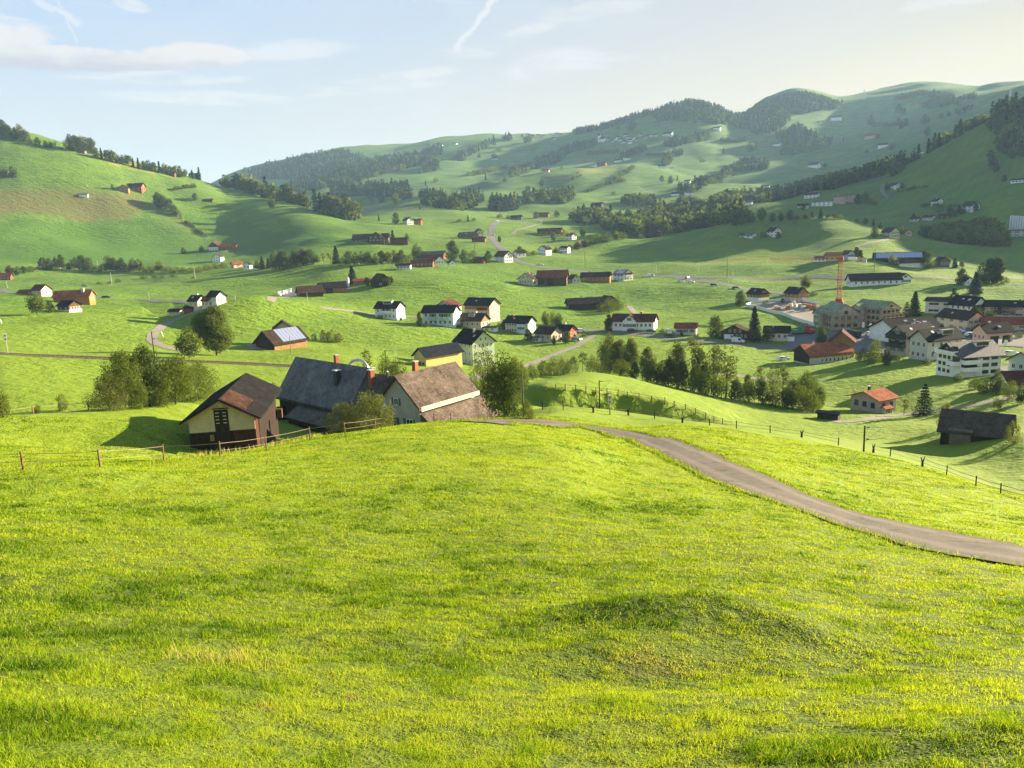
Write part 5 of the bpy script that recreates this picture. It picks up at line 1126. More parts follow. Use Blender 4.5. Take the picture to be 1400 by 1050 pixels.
G = 'trees along the stream behind the green knoll'
for x, y, h_, k, w_, lb in [(834, 514, 66, 'broad', .66, 'big dense grey green tree, leftmost of the stream trees'), (848, 514, 60, 'tall', .9, 'full tree leaning against the big leftmost stream tree'), (863, 516, 62, 'tall', .85, 'second slim tree right of the big leftmost stream tree'), (886, 522, 56, 'tall', 1.0, 'loose spreading tree at the right of the first stream group'),
        (925, 540, 72, 'tall', .95, 'dark leafy tree at the start of the middle stream group'), (914, 544, 46, 'dark', .7, 'dense dark bush tree below the middle stream group'), (947, 540, 82, 'airy', 1.0, 'tallest thin tree of the middle stream group'), (958, 545, 70, 'tall', .8, 'leaning ragged tree right of the tallest thin stream tree'),
        (975, 545, 78, 'airy', .95, 'bare stemmed tree with feathery top in the middle stream group'), (992, 548, 84, 'airy', 1.1, 'tall feathery tree with see-through crown by the stream'), (1004, 548, 46, 'airy', .9, 'short sparse sapling by the stream'), (1022, 552, 44, 'tall', .8, 'small dark leafy tree by the stream before the sparse saplings'),
        (1040, 552, 56, 'airy', .9, 'sparse sapling left of the three thin stems'), (1056, 554, 60, 'airy', .8, 'middle one of the sparse stream saplings'), (1070, 556, 62, 'airy', 1.0, 'sparse sapling next to the dark right stream tree'), (1082, 560, 44, 'broad', .62, 'rounded left half of the dark tree group at the stream end'), (1103, 562, 60, 'broad', .62, 'big dark tree at the right end of the stream'), (1118, 567, 40, 'broad', .6, 'low right shoulder tree at the right end of the stream')]:
    T(x, y, h_*.86, k, lb, G, w_, skip=196)
for i, (x, y, h_, k, w_) in enumerate([(850, 520, 18, 'bush', .9), (868, 522, 18, 'dark', .9), (890, 528, 22, 'bush', .9), (905, 535, 24, 'dark', .9), (932, 548, 30, 'dark', .7), (950, 551, 26, 'bush', .8), (968, 554, 28, 'bush', .8), (986, 556, 22, 'bush', .9), (1005, 558, 22, 'dark', .9), (1024, 560, 22, 'bush', .9), (1042, 562, 24, 'dark', .8), (1060, 564, 24, 'bush', .8), (1078, 567, 26, 'dark', .7), (1094, 569, 26, 'bush', .7), (1110, 571, 22, 'bush', .8)]):
    T(x, y, h_*1.4, k, f'low {"dark " if k == "dark" else ""}thicket bush, {ORD[i]} from the left along the stream', 'thicket bushes along the stream', w_*.9, skip=190)
T(1263, 568, 46, 'fir', 'dark broad fir standing alone beside the pinkish house', None, .95)
T(1236, 567, 22, 'airy', 'small wispy fruit tree between pinkish house and fir', None, 1.3)
T(1292, 588, 38, 'willow', 'leafy bush tree against the left end of the weathered barn', None, .42)
T(1384, 606, 30, 'willow', 'pale bush against the right end of the weathered barn', None, .5)
T(1363, 560, 18, 'bush', 'small tree on the meadow path above the weathered barn', None, .6)
G = 'bushes below the white apartment block'
for x, y, h_, k, w_, lb in [(1332, 532, 18, 'bush', .8, 'low bush under the front corner of the white apartment block'), (1362, 540, 36, 'dark', .6, 'biggest dark bush below the white apartment block'), (1380, 546, 26, 'bush', .8, 'bush between the biggest dark bush and the big red brown roof'), (1345, 538, 20, 'bush', .8, 'bush on the hedge line left of the biggest dark bush'), (1396, 552, 28, 'dark', .7, 'dark bush in the corner below the big red brown roof'), (1310, 522, 12, 'bush', .9, 'tiny shrub on the shaded bank of the white apartment block')]:
    T(x, y, h_, k, lb, G, w_)
T(1196, 497, 34, 'bush', 'rounded light green bush beside the village forecourt', None, .55)
T(1212, 500, 26, 'dark', 'darker bush right of the light green forecourt bush', None, .7)
T(1178, 494, 18, 'bush', 'low hedge bush at the yard corner of the orange roofed farm', None, .9)
T(1122, 470, 26, 'dark', 'dark tree behind the orange barn roof of the village edge farm', None, .7)
T(1031, 466, 48, 'spruce', 'tall dark spruce between brown chalet and cream house', None, 1.3)
T(1050, 466, 18, 'bush', 'bush between the spruce and the cream house', None, .8)
T(978, 462, 32, 'dark', 'dark oval tree left of the brown chalet', None, .85)
T(833, 452, 22, 'column', 'dark clipped tree at the left end of the white inn', None, 1.5)
T(932, 459, 8, 'column', 'narrow little cypress at the wall of the red roofed square house', None, 1.4)
T(1012, 420, 24, 'dark', 'round dark tree at the left end of the building site wall', None, .8)
T(1101, 398, 22, 'round', 'leafy tree behind the right orange chalet', None, .9)
T(1250, 432, 34, 'spruce', 'dark spruce among the roofs left of the grey office', None, 1.5)
T(1239, 436, 24, 'fir', 'broad dark conifer beside the spruce left of the grey office', None, 1.2)
T(1303, 424, 30, 'column', 'dark columnar tree between grey office and white house', None, 1.2)
T(1331, 442, 24, 'column', 'dark columnar tree in front of the golden gable', None, 1.2)
T(1352, 446, 22, 'dark', 'wide dark tree right of the golden gabled house', None, 1.1)
T(1279, 442, 10, 'bush', 'low shrub in front of the grey office', None, 1.2)
G = 'tall dark trees beyond the village'
T(1314, 389, 22, 'dark', 'round dark tree left of the small white cottage', G, 1.0)
T(1333, 402, 30, 'spruce', 'spreading dark conifer right in front of the small cottage', G, 1.9)
T(1342, 388, 28, 'dark', 'dark tree leaning on the two tall columns', G, .8)
T(1352, 387, 34, 'column', 'left one of the two tallest dark columnar trees', G, 1.4)
T(1363, 387, 36, 'column', 'right one of the two tallest dark columnar trees', G, 1.4)
T(1373, 388, 10, 'bush', 'small bush right of the two tallest columnar trees', G, 1.0)
T(1268, 367, 22, 'dark', 'big round dark bush at the end of the solar roofed barn', None, 1.1)
T(1221, 363, 14, 'willow', 'pale tree in front of the solar roofed barn', None, .8)
T(1305, 366, 13, 'spruce', 'small conifer right of the wooden chalet', None, 1.8); T(1296, 362, 10, 'bush', 'small bush behind the wooden chalet', None, .9); T(1315, 366, 9, 'round', 'tiny ball shaped tree right of the small conifer', None, 1.0)
T(1171, 353, 15, 'column', 'left dark column tree beside the blue gable', None, 1.6); T(1177, 353, 11, 'column', 'right dark column tree beside the blue gable', None, 1.6)
T(1196, 324, 15, 'dark', 'round dark tree left of the house on the green rise', None, .9); T(1233, 323, 13, 'round', 'tree between the house and the pink cottage on the green rise', None, .8)
T(1064, 326, 9, 'dark', 'dark shrub at the right of the knoll top house', None, 1.0); T(1044, 325, 9, 'bush', 'shrub between barn and house on the knoll top', None, 1.0)
# left meadow
T(51, 431, 30, 'round', 'round autumn tinted tree in front of the left meadow farms', None, 1.05)
T(69, 428, 16, 'dark', 'dark bush between the round tree and the brown chalet', None, 1.0)
for i, (x, y, h_) in enumerate([(115, 392, 4), (136, 389, 4), (162, 386, 5), (196, 381, 5), (212, 380, 5), (237, 379, 5), (264, 381, 3), (150, 388, 4), (222, 380, 4)]):
    T(x, y, h_, 'bush', 'low dark shrub on the bank behind the meadow road', 'shrubs on the bank behind the meadow road', 1.5)
for i, (x, y, h_) in enumerate([(444, 466, 15), (455, 468, 18), (464, 468, 13), (430, 465, 9)]):
    T(x, y, h_, 'willow', f'garden bush right of the solar roofed farm, {ORD[i]} planted', 'garden bushes of the solar roofed farm', .8)
T(482, 388, 24, 'spruce', 'dark conifer in the farm yard beside the silo', None, 1.9)
for i, (x, y, h_) in enumerate([(502, 391, 12), (512, 393, 13), (530, 391, 14), (535, 388, 10)]):
    T(x, y, h_, 'dark', f'yard bush under the pointed gable barn, {ORD[i]} from the left', 'yard bushes under the pointed gable barn', .9)
T(542, 306, 16, 'dark', 'oval dark tree left of the white farmhouse far up the valley', None, .8)
T(556, 333, 14, 'dark', 'dark tree at the right end of the large old farm', None, .8); T(537, 329, 14, 'spruce', 'conifer behind the side wing of the large old farm', None, 1.5)
T(683, 331, 8, 'column', 'small column tree beside the straight valley road', None, 1.6)
T(372, 285, 18, 'dark', 'single oval tree on the rounded left hill shoulder', None, .7)
T(619, 357, 28, 'dark', 'big dark tree behind the small white gabled shed', None, .95); T(634, 357, 16, 'dark', 'lower dark tree right of the big tree by the white shed', None, 1.0)
T(570, 353, 20, 'dark', 'dark tree in front of the grey barn roof', None, 1.0)
T(668, 360, 17, 'dark', 'round dark tree left of the white gable with red roof', None, .9)
T(757, 330, 12, 'round', 'round tree below the long brown barn on the slope', None, .9); T(797, 323, 14, 'dark', 'round dark tree right of the long brown barn', None, .9); T(770, 322, 8, 'bush', 'bush at the end of the long brown barn', None, 1.2)
T(710, 348, 12, 'dark', 'dark tree over the house at the road junction', None, 1.0)
T(727, 390, 9, 'bush', 'bush before the cream chalet on the meadow', None, 1.0)
for x, y, h_, w_, lb in [(833, 428, 20, .9, 'leafy bush at the right end of the weathered meadow barn'), (845, 424, 20, .8, 'pointed bush at the far right end of the weathered meadow barn'), (822, 426, 12, 1.1, 'low hedge in front of the weathered meadow barn')]: T(x, y, h_, 'bush', lb, 'bushes at the weathered meadow barn', w_)
for i, (x, y, h_, k) in enumerate([(746, 446, 20, 'round'), (757, 444, 18, 'bush'), (764, 446, 18, 'dark')]): T(x, y, h_, k, f'tree behind the barn red house, {ORD[i]} from the left', 'trees behind the barn red house', .8)
for x, y, h_, lb in [(722, 466, 16, 'dark round bush left of the beige house'), (776, 469, 17, 'clipped dark tree right of the beige house'), (757, 470, 12, 'small tree at the beige house corner'), (786, 465, 8, 'low hedge at the red gable'), (690, 450, 14, 'bushy garden between white garage and grey house'), (697, 445, 12, 'dark garden bush behind the white garage')]: T(x, y, h_, 'dark', lb, 'garden bushes of the village houses', .9)
T(574, 446, 20, 'dark', 'dark tree at the left wall of the blue green apartments', None, .6)
T(5, 241, 10, 'bush', 'shrub under the farmhouse at the left picture edge', None, 1.0); T(18, 242, 15, 'dark', 'round dark tree beside the farmhouse at the left edge', None, .95)
# the copse on the left slope and singles
row('copse on the left slope', 'in the copse running down the left slope', [(216, 281, 18, 'dark'), (221, 284, 19, 'dark'), (227, 287, 18, 'round'), (233, 290, 17, 'dark'), (238, 294, 14, 'dark'), (243, 296, 9, 'bush')])
T(267, 274, 10, 'dark', 'single round bush beside the tiny hut', None, 1.0); T(251, 347, 9, 'dark', 'single bush on the lower left slope', None, 1.0); T(276, 344, 8, 'dark', 'bush left of the white and brown gabled farmhouse', None, 1.2); T(154, 259, 7, 'round', 'pale small tree left of the hillside farm', None, .9); T(323, 253, 9, 'dark', 'bush below the crest wood', None, 1.0)
T(227, 236, 5, 'bush', 'yellow bush at the hilltop farmhouse', None, 1.0); T(254, 241, 9, 'round', 'pale tree between the two hilltop buildings', None, .9); T(272, 241, 7, 'round', 'pale bush right of the hilltop barn', None, 1.0)
r2 = random.Random(9)
CR = (    [(-4, 182, 22, 'dark'), (4, 184, 26, 'dark'), (12, 187, 22, 'dark'), (20, 190, 20, 'dark'), (28, 191, 26, 'round'), (36, 193, 20, 'dark'), (43, 196, 9, 'bush'), (52, 199, 15, 'dark'), (63, 201, 12, 'dark'), (70, 202, 12, 'round'), (77, 205, 18, 'airy'), (90, 207, 20, 'airy')]
    + [(x, 204+(x-94)*.16, 26, k) for x, k in ((97, 'dark'), (104, 'dark'), (112, 'round'), (119, 'dark'), (126, 'dark'))]
    + [(132+i*7.2, 216+i*1.55+(1 if i > 6 else 0), r2.choice([15, 18, 20, 16]), r2.choice(['dark', 'spruce', 'dark', 'round'])) for i in range(17)])
row('trees on the crest of the left hillside', 'on the crest of the left hillside', [(t[0], t[1]+1, t[2]*.8)+tuple(t[3:]) for t in CR], far=1330)
row('hedge trees at the foot of the left hill', 'in the hedge at the left hill foot',
    [(60, 369, 17, 'dark'), (68, 369, 17, 'dark'), (77, 368, 16, 'round'), (85, 368, 20, 'dark', .8), (95, 369, 10, 'dark', 1.2), (104, 370, 18, 'round'), (113, 370, 21, 'dark'), (122, 370, 18, 'dark'), (133, 371, 8, 'bush', 1.3), (142, 371, 10, 'bush', 1.3), (150, 371, 21, 'round'), (158, 371, 18, 'dark'), (167, 371, 18, 'dark'), (176, 371, 10, 'bush', 1.3), (183, 371, 18, 'dark'), (191, 372, 17, 'round'), (201, 372, 9, 'bush', 1.4), (211, 372, 9, 'bush', 1.4), (219, 372, 14, 'round'), (229, 372, 9, 'bush', 1.5), (239, 373, 9, 'bush', 1.5), (250, 373, 8, 'bush', 1.5), (262, 373, 8, 'bush', 1.5), (272, 373, 9, 'bush', 1.2), (284, 370, 9, 'bush', 1.3), (295, 368, 8, 'bush', 1.4), (306, 367, 8, 'bush', 1.3)])
row('bushes at the left edge below the hill', 'in the bushes at the far left edge', [(-4, 380, 14, 'copper'), (14, 376, 13, 'copper'), (24, 376, 12, 'dark'), (33, 374, 10, 'dark'), (42, 372, 9, 'bush', 1.2)])
row('hedge trees across the middle of the valley', 'in the long hedge across the mid valley',
    [(352, 368, 12, 'dark'), (359, 368, 18, 'spruce', 1.4), (367, 367, 14, 'spruce', 1.4), (377, 368, 24, 'dark'), (387, 368, 25, 'dark'), (397, 367, 14, 'round'), (405, 364, 24, 'dark'), (414, 363, 22, 'copper'), (424, 362, 22, 'dark'), (434, 361, 12, 'round', 1.2), (443, 361, 15, 'airy'), (452, 361, 17, 'airy'), (460, 361, 25, 'spruce', 1.5), (469, 362, 10, 'bush', 1.3), (477, 362, 19, 'dark'), (486, 362, 17, 'dark'), (495, 362, 17, 'round'), (504, 362, 18, 'dark'), (513, 362, 16, 'dark'), (522, 361, 18, 'dark'), (531, 361, 17, 'round'), (540, 360, 18, 'dark'), (549, 360, 18, 'dark'), (558, 359, 12, 'bush', 1.2)])
row('trees beside the valley road', 'beside the red gabled house on the valley road', [(637, 360, 9, 'bush', 1.3), (647, 360, 8, 'bush', 1.3), (660, 359, 8, 'bush', 1.3), (646, 352, 9, 'bush', 1.3)])
row('hedge from the junction to the wood', 'in the hedge between road junction and big wood',
    [(720, 350, 7, 'bush', 1.3), (730, 349, 7, 'bush', 1.2), (760, 346, 8, 'dark', 1.2), (779, 344, 9, 'copper', 1.4), (789, 341, 11, 'copper', 1.3), (799, 337, 10, 'copper', 1.3), (809, 333, 11, 'bush', 1.3), (819, 331, 12, 'bush', 1.3), (830, 330, 11, 'bush', 1.3), (842, 328, 12, 'round', 1.2), (850, 327, 10, 'bush', 1.2), (875, 326, 7, 'bush', 1.2)])
row('trees on the rim of the right knoll', 'on the rim of the right knoll', [(1006, 308, 18, 'dark'), (1014, 308, 14, 'round'), (1026, 305, 17, 'dark'), (1041, 303, 19, 'round'), (1056, 303, 12, 'dark'), (1068, 302, 12, 'dark'), (1080, 301, 14, 'dark'), (1090, 300, 7, 'bush'), (1101, 299, 9, 'dark'), (1111, 298, 9, 'dark'), (1122, 298, 13, 'spruce', 1.5), (1132, 298, 9, 'dark'), (1141, 299, 9, 'dark'), (1149, 300, 7, 'bush'), (1172, 303, 6, 'bush'), (1183, 307, 9, 'dark'), (1194, 309, 10, 'spruce', 1.5), (1203, 312, 8, 'dark')], skip=700, far=900)
row('trees at the pink apartment blocks', 'beside the pink apartment blocks', [(1098, 287, 9, 'dark'), (1173, 279, 14, 'dark'), (1182, 279, 16, 'round'), (1190, 280, 9, 'bush'), (1196, 281, 6, 'bush')])
row('trees of the right hillside hamlet', 'around the hamlet on the right hillside', [(1249, 301, 10, 'dark'), (1284, 290, 9, 'bush'), (1299, 291, 12, 'dark'), (1305, 297, 9, 'dark'), (1311, 291, 12, 'spruce', 1.5), (1316, 293, 11, 'dark'), (1334, 290, 13, 'dark', .7), (1213, 260, 10, 'dark'), (1218, 257, 7, 'bush'), (1233, 258, 8, 'dark'), (1250, 257, 4, 'bush'), (1373, 248, 9, 'dark')])
row('single trees on the right far slopes', 'scattered over the far right slopes', [(1265, 169, 13, 'dark', 1.3), (1268, 186, 12, 'dark', 1.1), (1287, 162, 8, 'dark', 1.2), (1297, 159, 7, 'dark', 1.2), (1190, 171, 14, 'dark', .9), (1194, 173, 10, 'dark'), (1228, 155, 13, 'dark'), (1235, 157, 9, 'dark', 1.2), (1228, 166, 6, 'dark'), (1238, 172, 10, 'dark'), (1232, 176, 9, 'dark'), (1219, 205, 9, 'dark'), (1200, 190, 7, 'dark', 1.2), (1153, 193, 7, 'spruce'), (1185, 209, 4, 'bush'), (1357, 228, 16, 'dark'), (1362, 235, 12, 'dark'), (1354, 219, 14, 'dark'), (1128, 229, 6, 'dark', 1.3)])
row('single trees on the middle far slopes', 'scattered over the far middle slopes', [(660, 235, 5, 'dark', 1.3), (655, 216, 6, 'dark', 1.2), (676, 217, 9, 'dark', 1.3), (684, 207, 6, 'bush', 1.5), (663, 238, 6, 'dark'), (664, 246, 9, 'spruce'), (690, 249, 8, 'dark'), (596, 249, 6, 'bush', 1.2), (582, 254, 7, 'spruce'), (518, 302, 8, 'spruce'), (522, 277, 12, 'dark'), (541, 279, 14, 'round'), (507, 276, 8, 'dark'), (574, 286, 5, 'spruce'), (640, 303, 9, 'spruce'), (628, 303, 4, 'bush', 1.6), (648, 302, 4, 'bush', 1.4), (722, 195, 12, 'dark', 1.4), (714, 188, 5, 'dark'), (783, 246, 6, 'dark', 1.3), (741, 255, 11, 'dark'), (722, 258, 5, 'bush', 1.4), (868, 172, 7, 'spruce', 1.4), (862, 178, 12, 'dark', 1.4), (845, 177, 6, 'dark'), (902, 168, 9, 'dark', 1.3), (989, 210, 8, 'spruce', 1.3), (1027, 208, 12, 'round', 1.4), (905, 249, 9, 'dark'), (917, 251, 11, 'dark'), (926, 247, 7, 'spruce'), (852, 249, 6, 'bush', 1.5), (838, 252, 5, 'bush'), (829, 250, 4, 'bush'), (839, 266, 5, 'bush', 1.3), (794, 241, 4, 'bush'), (768, 231, 4, 'bush'), (800, 300, 5, 'bush'), (761, 297, 9, 'dark', 1.2), (733, 299, 10, 'dark'), (683, 298, 6, 'bush', 1.3), (695, 299, 5, 'bush', 1.3), (887, 212, 5, 'bush', 1.6), (895, 212, 5, 'bush', 1.6), (1003, 241, 7, 'dark'), (960, 222, 5, 'bush', 1.4)])
# ---------------------------------------------------------------- far woods that read as one mass
MIXC, MIXD = (('spruce', 'dark', 'round'), (.55, .3, .15)), (('spruce', 'dark', 'round'), (.2, .5, .3))
forest('dark wood along the back of the left hill crest', [[(262, 245), (290, 249), (318, 256), (345, 262), (372, 268), (400, 277), (425, 286), (445, 294), (472, 301), (490, 300), (465, 286), (440, 274), (410, 264), (372, 253), (330, 246), (290, 240)]], 24, 5.0, *MIXD, seed=1, far=1330, gaps=False)
forest('wood on the crest shoulder right of the hilltop farm', [[(262, 245), (285, 248), (318, 256), (320, 250), (285, 242), (262, 240)]], 14, 5.5, *MIXD, seed=2, far=1330)
forest('dark wooded ridge at the far end of the valley', [[(332, 234), (352, 231), (400, 219), (430, 213), (470, 210), (505, 219), (492, 232), (425, 240), (395, 246), (345, 243)]], 7, 3.0, *MIXC, seed=3)
forest('wooded band below the far left meadow', [[(395, 252), (440, 246), (468, 238), (490, 228), (515, 220), (568, 213), (598, 217), (590, 222), (566, 228), (535, 236), (495, 246), (470, 253), (430, 262), (400, 262)]], 9, 3.4, *MIXC, seed=4)
forest('conifer wood standing on the valley side', [[(452, 269), (500, 268), (540, 271), (562, 272), (556, 262), (520, 262), (480, 258), (455, 262)]], 14, 4.6, ('spruce', 'dark', 'round'), (.7, .2, .1), seed=5)
forest('grove between two far meadows', [[(574, 238), (600, 233), (599, 224), (580, 228)], [(578, 209), (606, 204), (604, 212), (580, 214)]], 8, 3.2, *MIXC, seed=6)
forest('diagonal grove rising to the far meadow crest', [[(626, 221), (640, 214), (668, 203), (668, 198), (645, 206), (626, 216)], [(668, 200), (700, 192), (700, 189), (668, 196)]], 8, 3.0, *MIXC, seed=7)
forest('valley wood left of the conifer clump', [[(600, 285), (622, 288), (640, 282), (661, 277), (660, 265), (640, 268), (612, 276), (580, 276), (582, 272), (620, 268), (575, 268), (575, 278)]], 10, 4.0, *MIXC, seed=8)
forest('tall conifer clump on the green mound of the valley', [[(620, 290), (640, 285), (655, 283), (655, 278), (640, 280), (622, 286)], [(668, 289), (684, 290), (712, 286), (712, 279), (690, 280), (670, 282)]], 17, 5.2, ('spruce', 'dark', 'round'), (.75, .15, .1), seed=9)
forest('long dark wood descending below the hill village', [[(698, 243), (728, 232), (775, 213), (812, 202), (815, 196), (790, 200), (770, 206), (735, 221), (700, 234)]], 8, 3.2, *MIXC, seed=10)
forest('dark wooded hump, left one of two on the skyline', [[(888, 157), (905, 150), (940, 141), (975, 147), (1003, 159), (1001, 172), (980, 171), (950, 168), (920, 165), (900, 168)]], 6.5, 2.5, *MIXC, seed=11)
forest('dark wooded hump, right one of two on the skyline', [[(1003, 160), (1050, 139), (1090, 129), (1125, 135), (1152, 143), (1147, 149), (1110, 153), (1086, 158), (1071, 173), (1056, 183), (1038, 186), (1020, 177), (1003, 174)]], 6.5, 2.5, *MIXC, seed=12)
forest('strip of trees on the skyline left of the humps', [[(783, 182), (815, 176), (845, 168), (890, 154), (889, 157), (848, 171), (818, 179), (785, 185)]], 6, 2.6, *MIXC, seed=13)
forest('narrow far grove under the left hump', [[(907, 200), (930, 192), (965, 184), (973, 190), (950, 195), (915, 203)]], 8, 3.0, *MIXC, seed=14)
forest('far groves right of the hill village', [[(845, 218), (862, 209), (882, 202), (884, 206), (866, 213), (850, 219)], [(904, 228), (912, 214), (920, 208), (937, 206), (934, 212), (921, 216), (914, 226)]], 7.5, 3.0, *MIXC, seed=15)
forest('diagonal far wood running down the middle slope', [[(924, 264), (948, 254), (990, 236), (1012, 222), (1050, 222), (1050, 231), (1002, 234), (965, 255), (945, 267)]], 9, 3.6, *MIXC, seed=16)
forest('valley bottom wood below the far tan field', [[(715, 279), (768, 280), (786, 271), (787, 264), (750, 266), (716, 268)], [(848, 279), (870, 284), (894, 281), (894, 273), (860, 275)]], 10, 4.0, *MIXD, seed=17)
forest('big dark wood in the middle of the valley', [[(782, 303), (800, 309), (822, 308), (832, 318), (850, 324), (925, 320), (955, 312), (1000, 309), (1018, 302), (1012, 292), (985, 286), (950, 286), (925, 289), (900, 288), (880, 296), (860, 303), (835, 300), (805, 298)]], 19, 6.0, *MIXD, seed=18)
forest('wood at the foot of the right spur', [[(975, 282), (1000, 283), (1025, 276), (1052, 278), (1052, 269), (1020, 268), (980, 275)]], 13, 4.6, *MIXD, seed=19)
forest('long dark forest climbing the right ridge', [[(1040, 277), (1075, 272), (1137, 260), (1175, 249), (1205, 241), (1240, 226), (1275, 206), (1312, 184), (1345, 168), (1380, 172), (1450, 172), (1450, 140), (1400, 146), (1345, 169), (1300, 193), (1270, 206), (1235, 222), (1195, 238), (1150, 250), (1100, 260), (1040, 270)]], 17, 5.0, *MIXC, seed=20, skip=700, far=1420, gaps=False)
forest('dark forest patch on the right hill flank', [[(1368, 212), (1385, 218), (1450, 224), (1450, 168), (1380, 168), (1350, 172), (1358, 190)], [(1215, 243), (1222, 242), (1240, 230), (1236, 227), (1222, 236)]], 12, 4.6, *MIXD, seed=21, skip=700, far=1500)
forest('far grove above the green shoulder', [[(1060, 188), (1080, 180), (1096, 175), (1098, 181), (1120, 188), (1140, 196), (1120, 205), (1098, 210), (1075, 214), (1064, 212), (1075, 200)]], 9, 3.4, *MIXC, seed=22)
forest('trees along the highest right skyline', [[(1220, 134), (1240, 130), (1268, 127), (1300, 131), (1335, 133), (1335, 136), (1268, 131), (1222, 137)], [(1255, 143), (1290, 138), (1310, 141), (1314, 147), (1285, 147), (1262, 148)], [(1305, 155), (1330, 146), (1331, 150), (1308, 158)]], 5, 2.4, *MIXC, seed=23)
forest('leafy wood left of the white silos', [[(1258, 322), (1285, 330), (1315, 334), (1378, 338), (1380, 330), (1362, 312), (1340, 308), (1312, 310), (1275, 318)]], 14, 5.2, ('round', 'dark', 'willow'), (.45, .4, .15), seed=24)
HM = (('bush', 'dark'), (.6, .4))
for i, (lb, line, h_) in enumerate([('dark field hedge on the far slope below the left hump', [(985, 193), (1003, 193.5), (1021, 192)], 4), ('hedge line on the far meadow above the curved grove', [(884, 212), (900, 213), (922, 211)], 4), ('hedge along the lower edge of the far right pasture', [(1195, 172), (1215, 172), (1240, 168)], 3.5), ('hedge line running down beside the tan field', [(788, 224), (789, 236), (791, 243)], 4), ('hedge below the hill village', [(803, 211), (830, 209), (845, 208)], 4),
    ('hedge on the far slope left of the diagonal wood', [(840, 247), (852, 240), (868, 228)], 5), ('hedge rising over the middle far shoulder', [(805, 262), (830, 252), (850, 247)], 4), ('dark hedge below the copse on the left slope', [(246, 299), (262, 310), (285, 326)], 4), ('low hedge right of the hillside farm', [(238, 260), (252, 257), (268, 256)], 4), ('hedge beside the right hillside hamlet', [(1260, 283), (1285, 282), (1318, 285)], 4), ('thin hedge across the right flank pasture', [(1228, 262), (1250, 258), (1268, 256)], 3), ('broken hedge line in the far middle pastures', [(640, 240), (665, 236), (695, 229)], 5), ('hedge by the far lane under the white houses', [(925, 274), (950, 273), (972, 277)], 4), ('tree belt below the far skyline meadow', [(560, 226), (600, 221), (625, 216)], 5)]):
    forest(lb, [[(x, y-1.1) for x, y in line]+[(x, y+1.1) for x, y in line[::-1]]], h_, 1.9, *HM, seed=50+i, cat='hedge', name='hedge', jit=.5)
row('garden shrubs of the village', 'in the village gardens', [(520, 436, 6, 'bush'), (548, 438, 5, 'dark', 1.3), (583, 447, 7, 'bush'), (628, 448, 6, 'bush', 1.3), (683, 449, 8, 'bush'), (703, 452, 9, 'round'), (735, 460, 7, 'bush'), (798, 460, 5, 'bush', 1.6), (905, 455, 6, 'bush', 1.3), (952, 461, 5, 'bush', 1.5), (1047, 415, 5, 'bush', 1.5), (1070, 414, 7, 'dark'), (1112, 404, 6, 'bush', 1.8), (1230, 440, 12, 'dark'), (1262, 445, 9, 'round'), (1296, 462, 9, 'dark'), (1304, 440, 7, 'bush', 1.3), (1340, 452, 8, 'bush', 1.4), (1376, 468, 10, 'round'), (1393, 462, 9, 'bush'), (1268, 498, 8, 'bush', 1.3), (1226, 492, 9, 'bush', 1.3)])
# ---------------------------------------------------------------- fences: posts and wires are parts of one fence
def fence(label, pix, hpx, wires=((.85, .012),), wd=.045, skip=0.0, pm='post', lean=.05, steel=False, stumps=()):
    P = [hit(x, y, skip) for x, y in pix]; o = empty('fence', P[0]); tag(o, label, 'fence'); rg = random.Random(len(pix)); tops = []
    for i, p in enumerate(P):
        h = hpx*pxm(p)*rg.uniform(.92, 1.08) if not isinstance(hpx, (list, tuple)) else hpx[i]*pxm(p); q = p-P[0]
        tp = q+Vector((rg.uniform(-lean, lean)*h, rg.uniform(-lean, lean)*h, h)); tops.append((q, tp)); b = MB(); w_ = max(wd, .0006*p.length)
        if i in stumps:                          # gnarled forked stump used as a post
            b.tube(q-Vector((0, 0, .3)), q+Vector((0, 0, h*.5)), w_*2.6, w_*2.0, 7); b.tube(q+Vector((0, 0, h*.45)), q+Vector((-.16, .05, h*.95)), w_*1.6, w_*.8, 6); b.tube(q+Vector((0, 0, h*.4)), q+Vector((.2, 0, h*1.05)), w_*1.5, w_*.7, 6)
        else: b.tube(q-Vector((0, 0, .3)), tp, w_*1.1, w_, 7)
        b.build('post', [pm], o)
    for f, r in wires:
        b = MB()
        for (a0, a1), (c0, c1) in zip(tops, tops[1:]):
            u, v = a0.lerp(a1, f), c0.lerp(c1, f); m_ = (u+v)/2-Vector((0, 0, .04)); r_ = max(r, .00022*(P[0].length)); b.tube(u, m_, r_, r_, 4); b.tube(m_, v, r_, r_, 4)
        b.build('wire', ['wire'], o)
    return o
fence('near pasture fence of round wooden posts with tape, running left of and before the barn', [(-30, 644), (32, 642), (137, 639), (224, 630), (301, 626), (365, 616), (424, 602), (472, 594), (513, 587), (546, 581), (575, 578), (594, 577), (617, 576), (636, 575), (655, 574)], [26, 26, 26, 23, 23, 21, 19, 18, 16, 15, 14, 13, 12, 11, 10], ((.88, .014), (.45, .006)))
fence('far pasture fence of short pale posts before the gully bushes', [(-20, 574), (5, 571), (46, 566), (82, 563), (121, 560), (157, 558), (180, 557), (202, 556), (230, 553)], 11, ((.85, .008),))
fence('post fence along the top of the shaded railway bank', [(746, 535), (760, 533), (773, 533), (787, 534), (801, 536), (815, 538), (830, 539), (845, 541), (858, 543), (874, 546), (891, 549), (909, 552), (922, 556), (937, 560), (951, 566), (965, 572), (976, 577), (988, 580)], 8.5, ((.85, .01), (.5, .01)), skip=128)
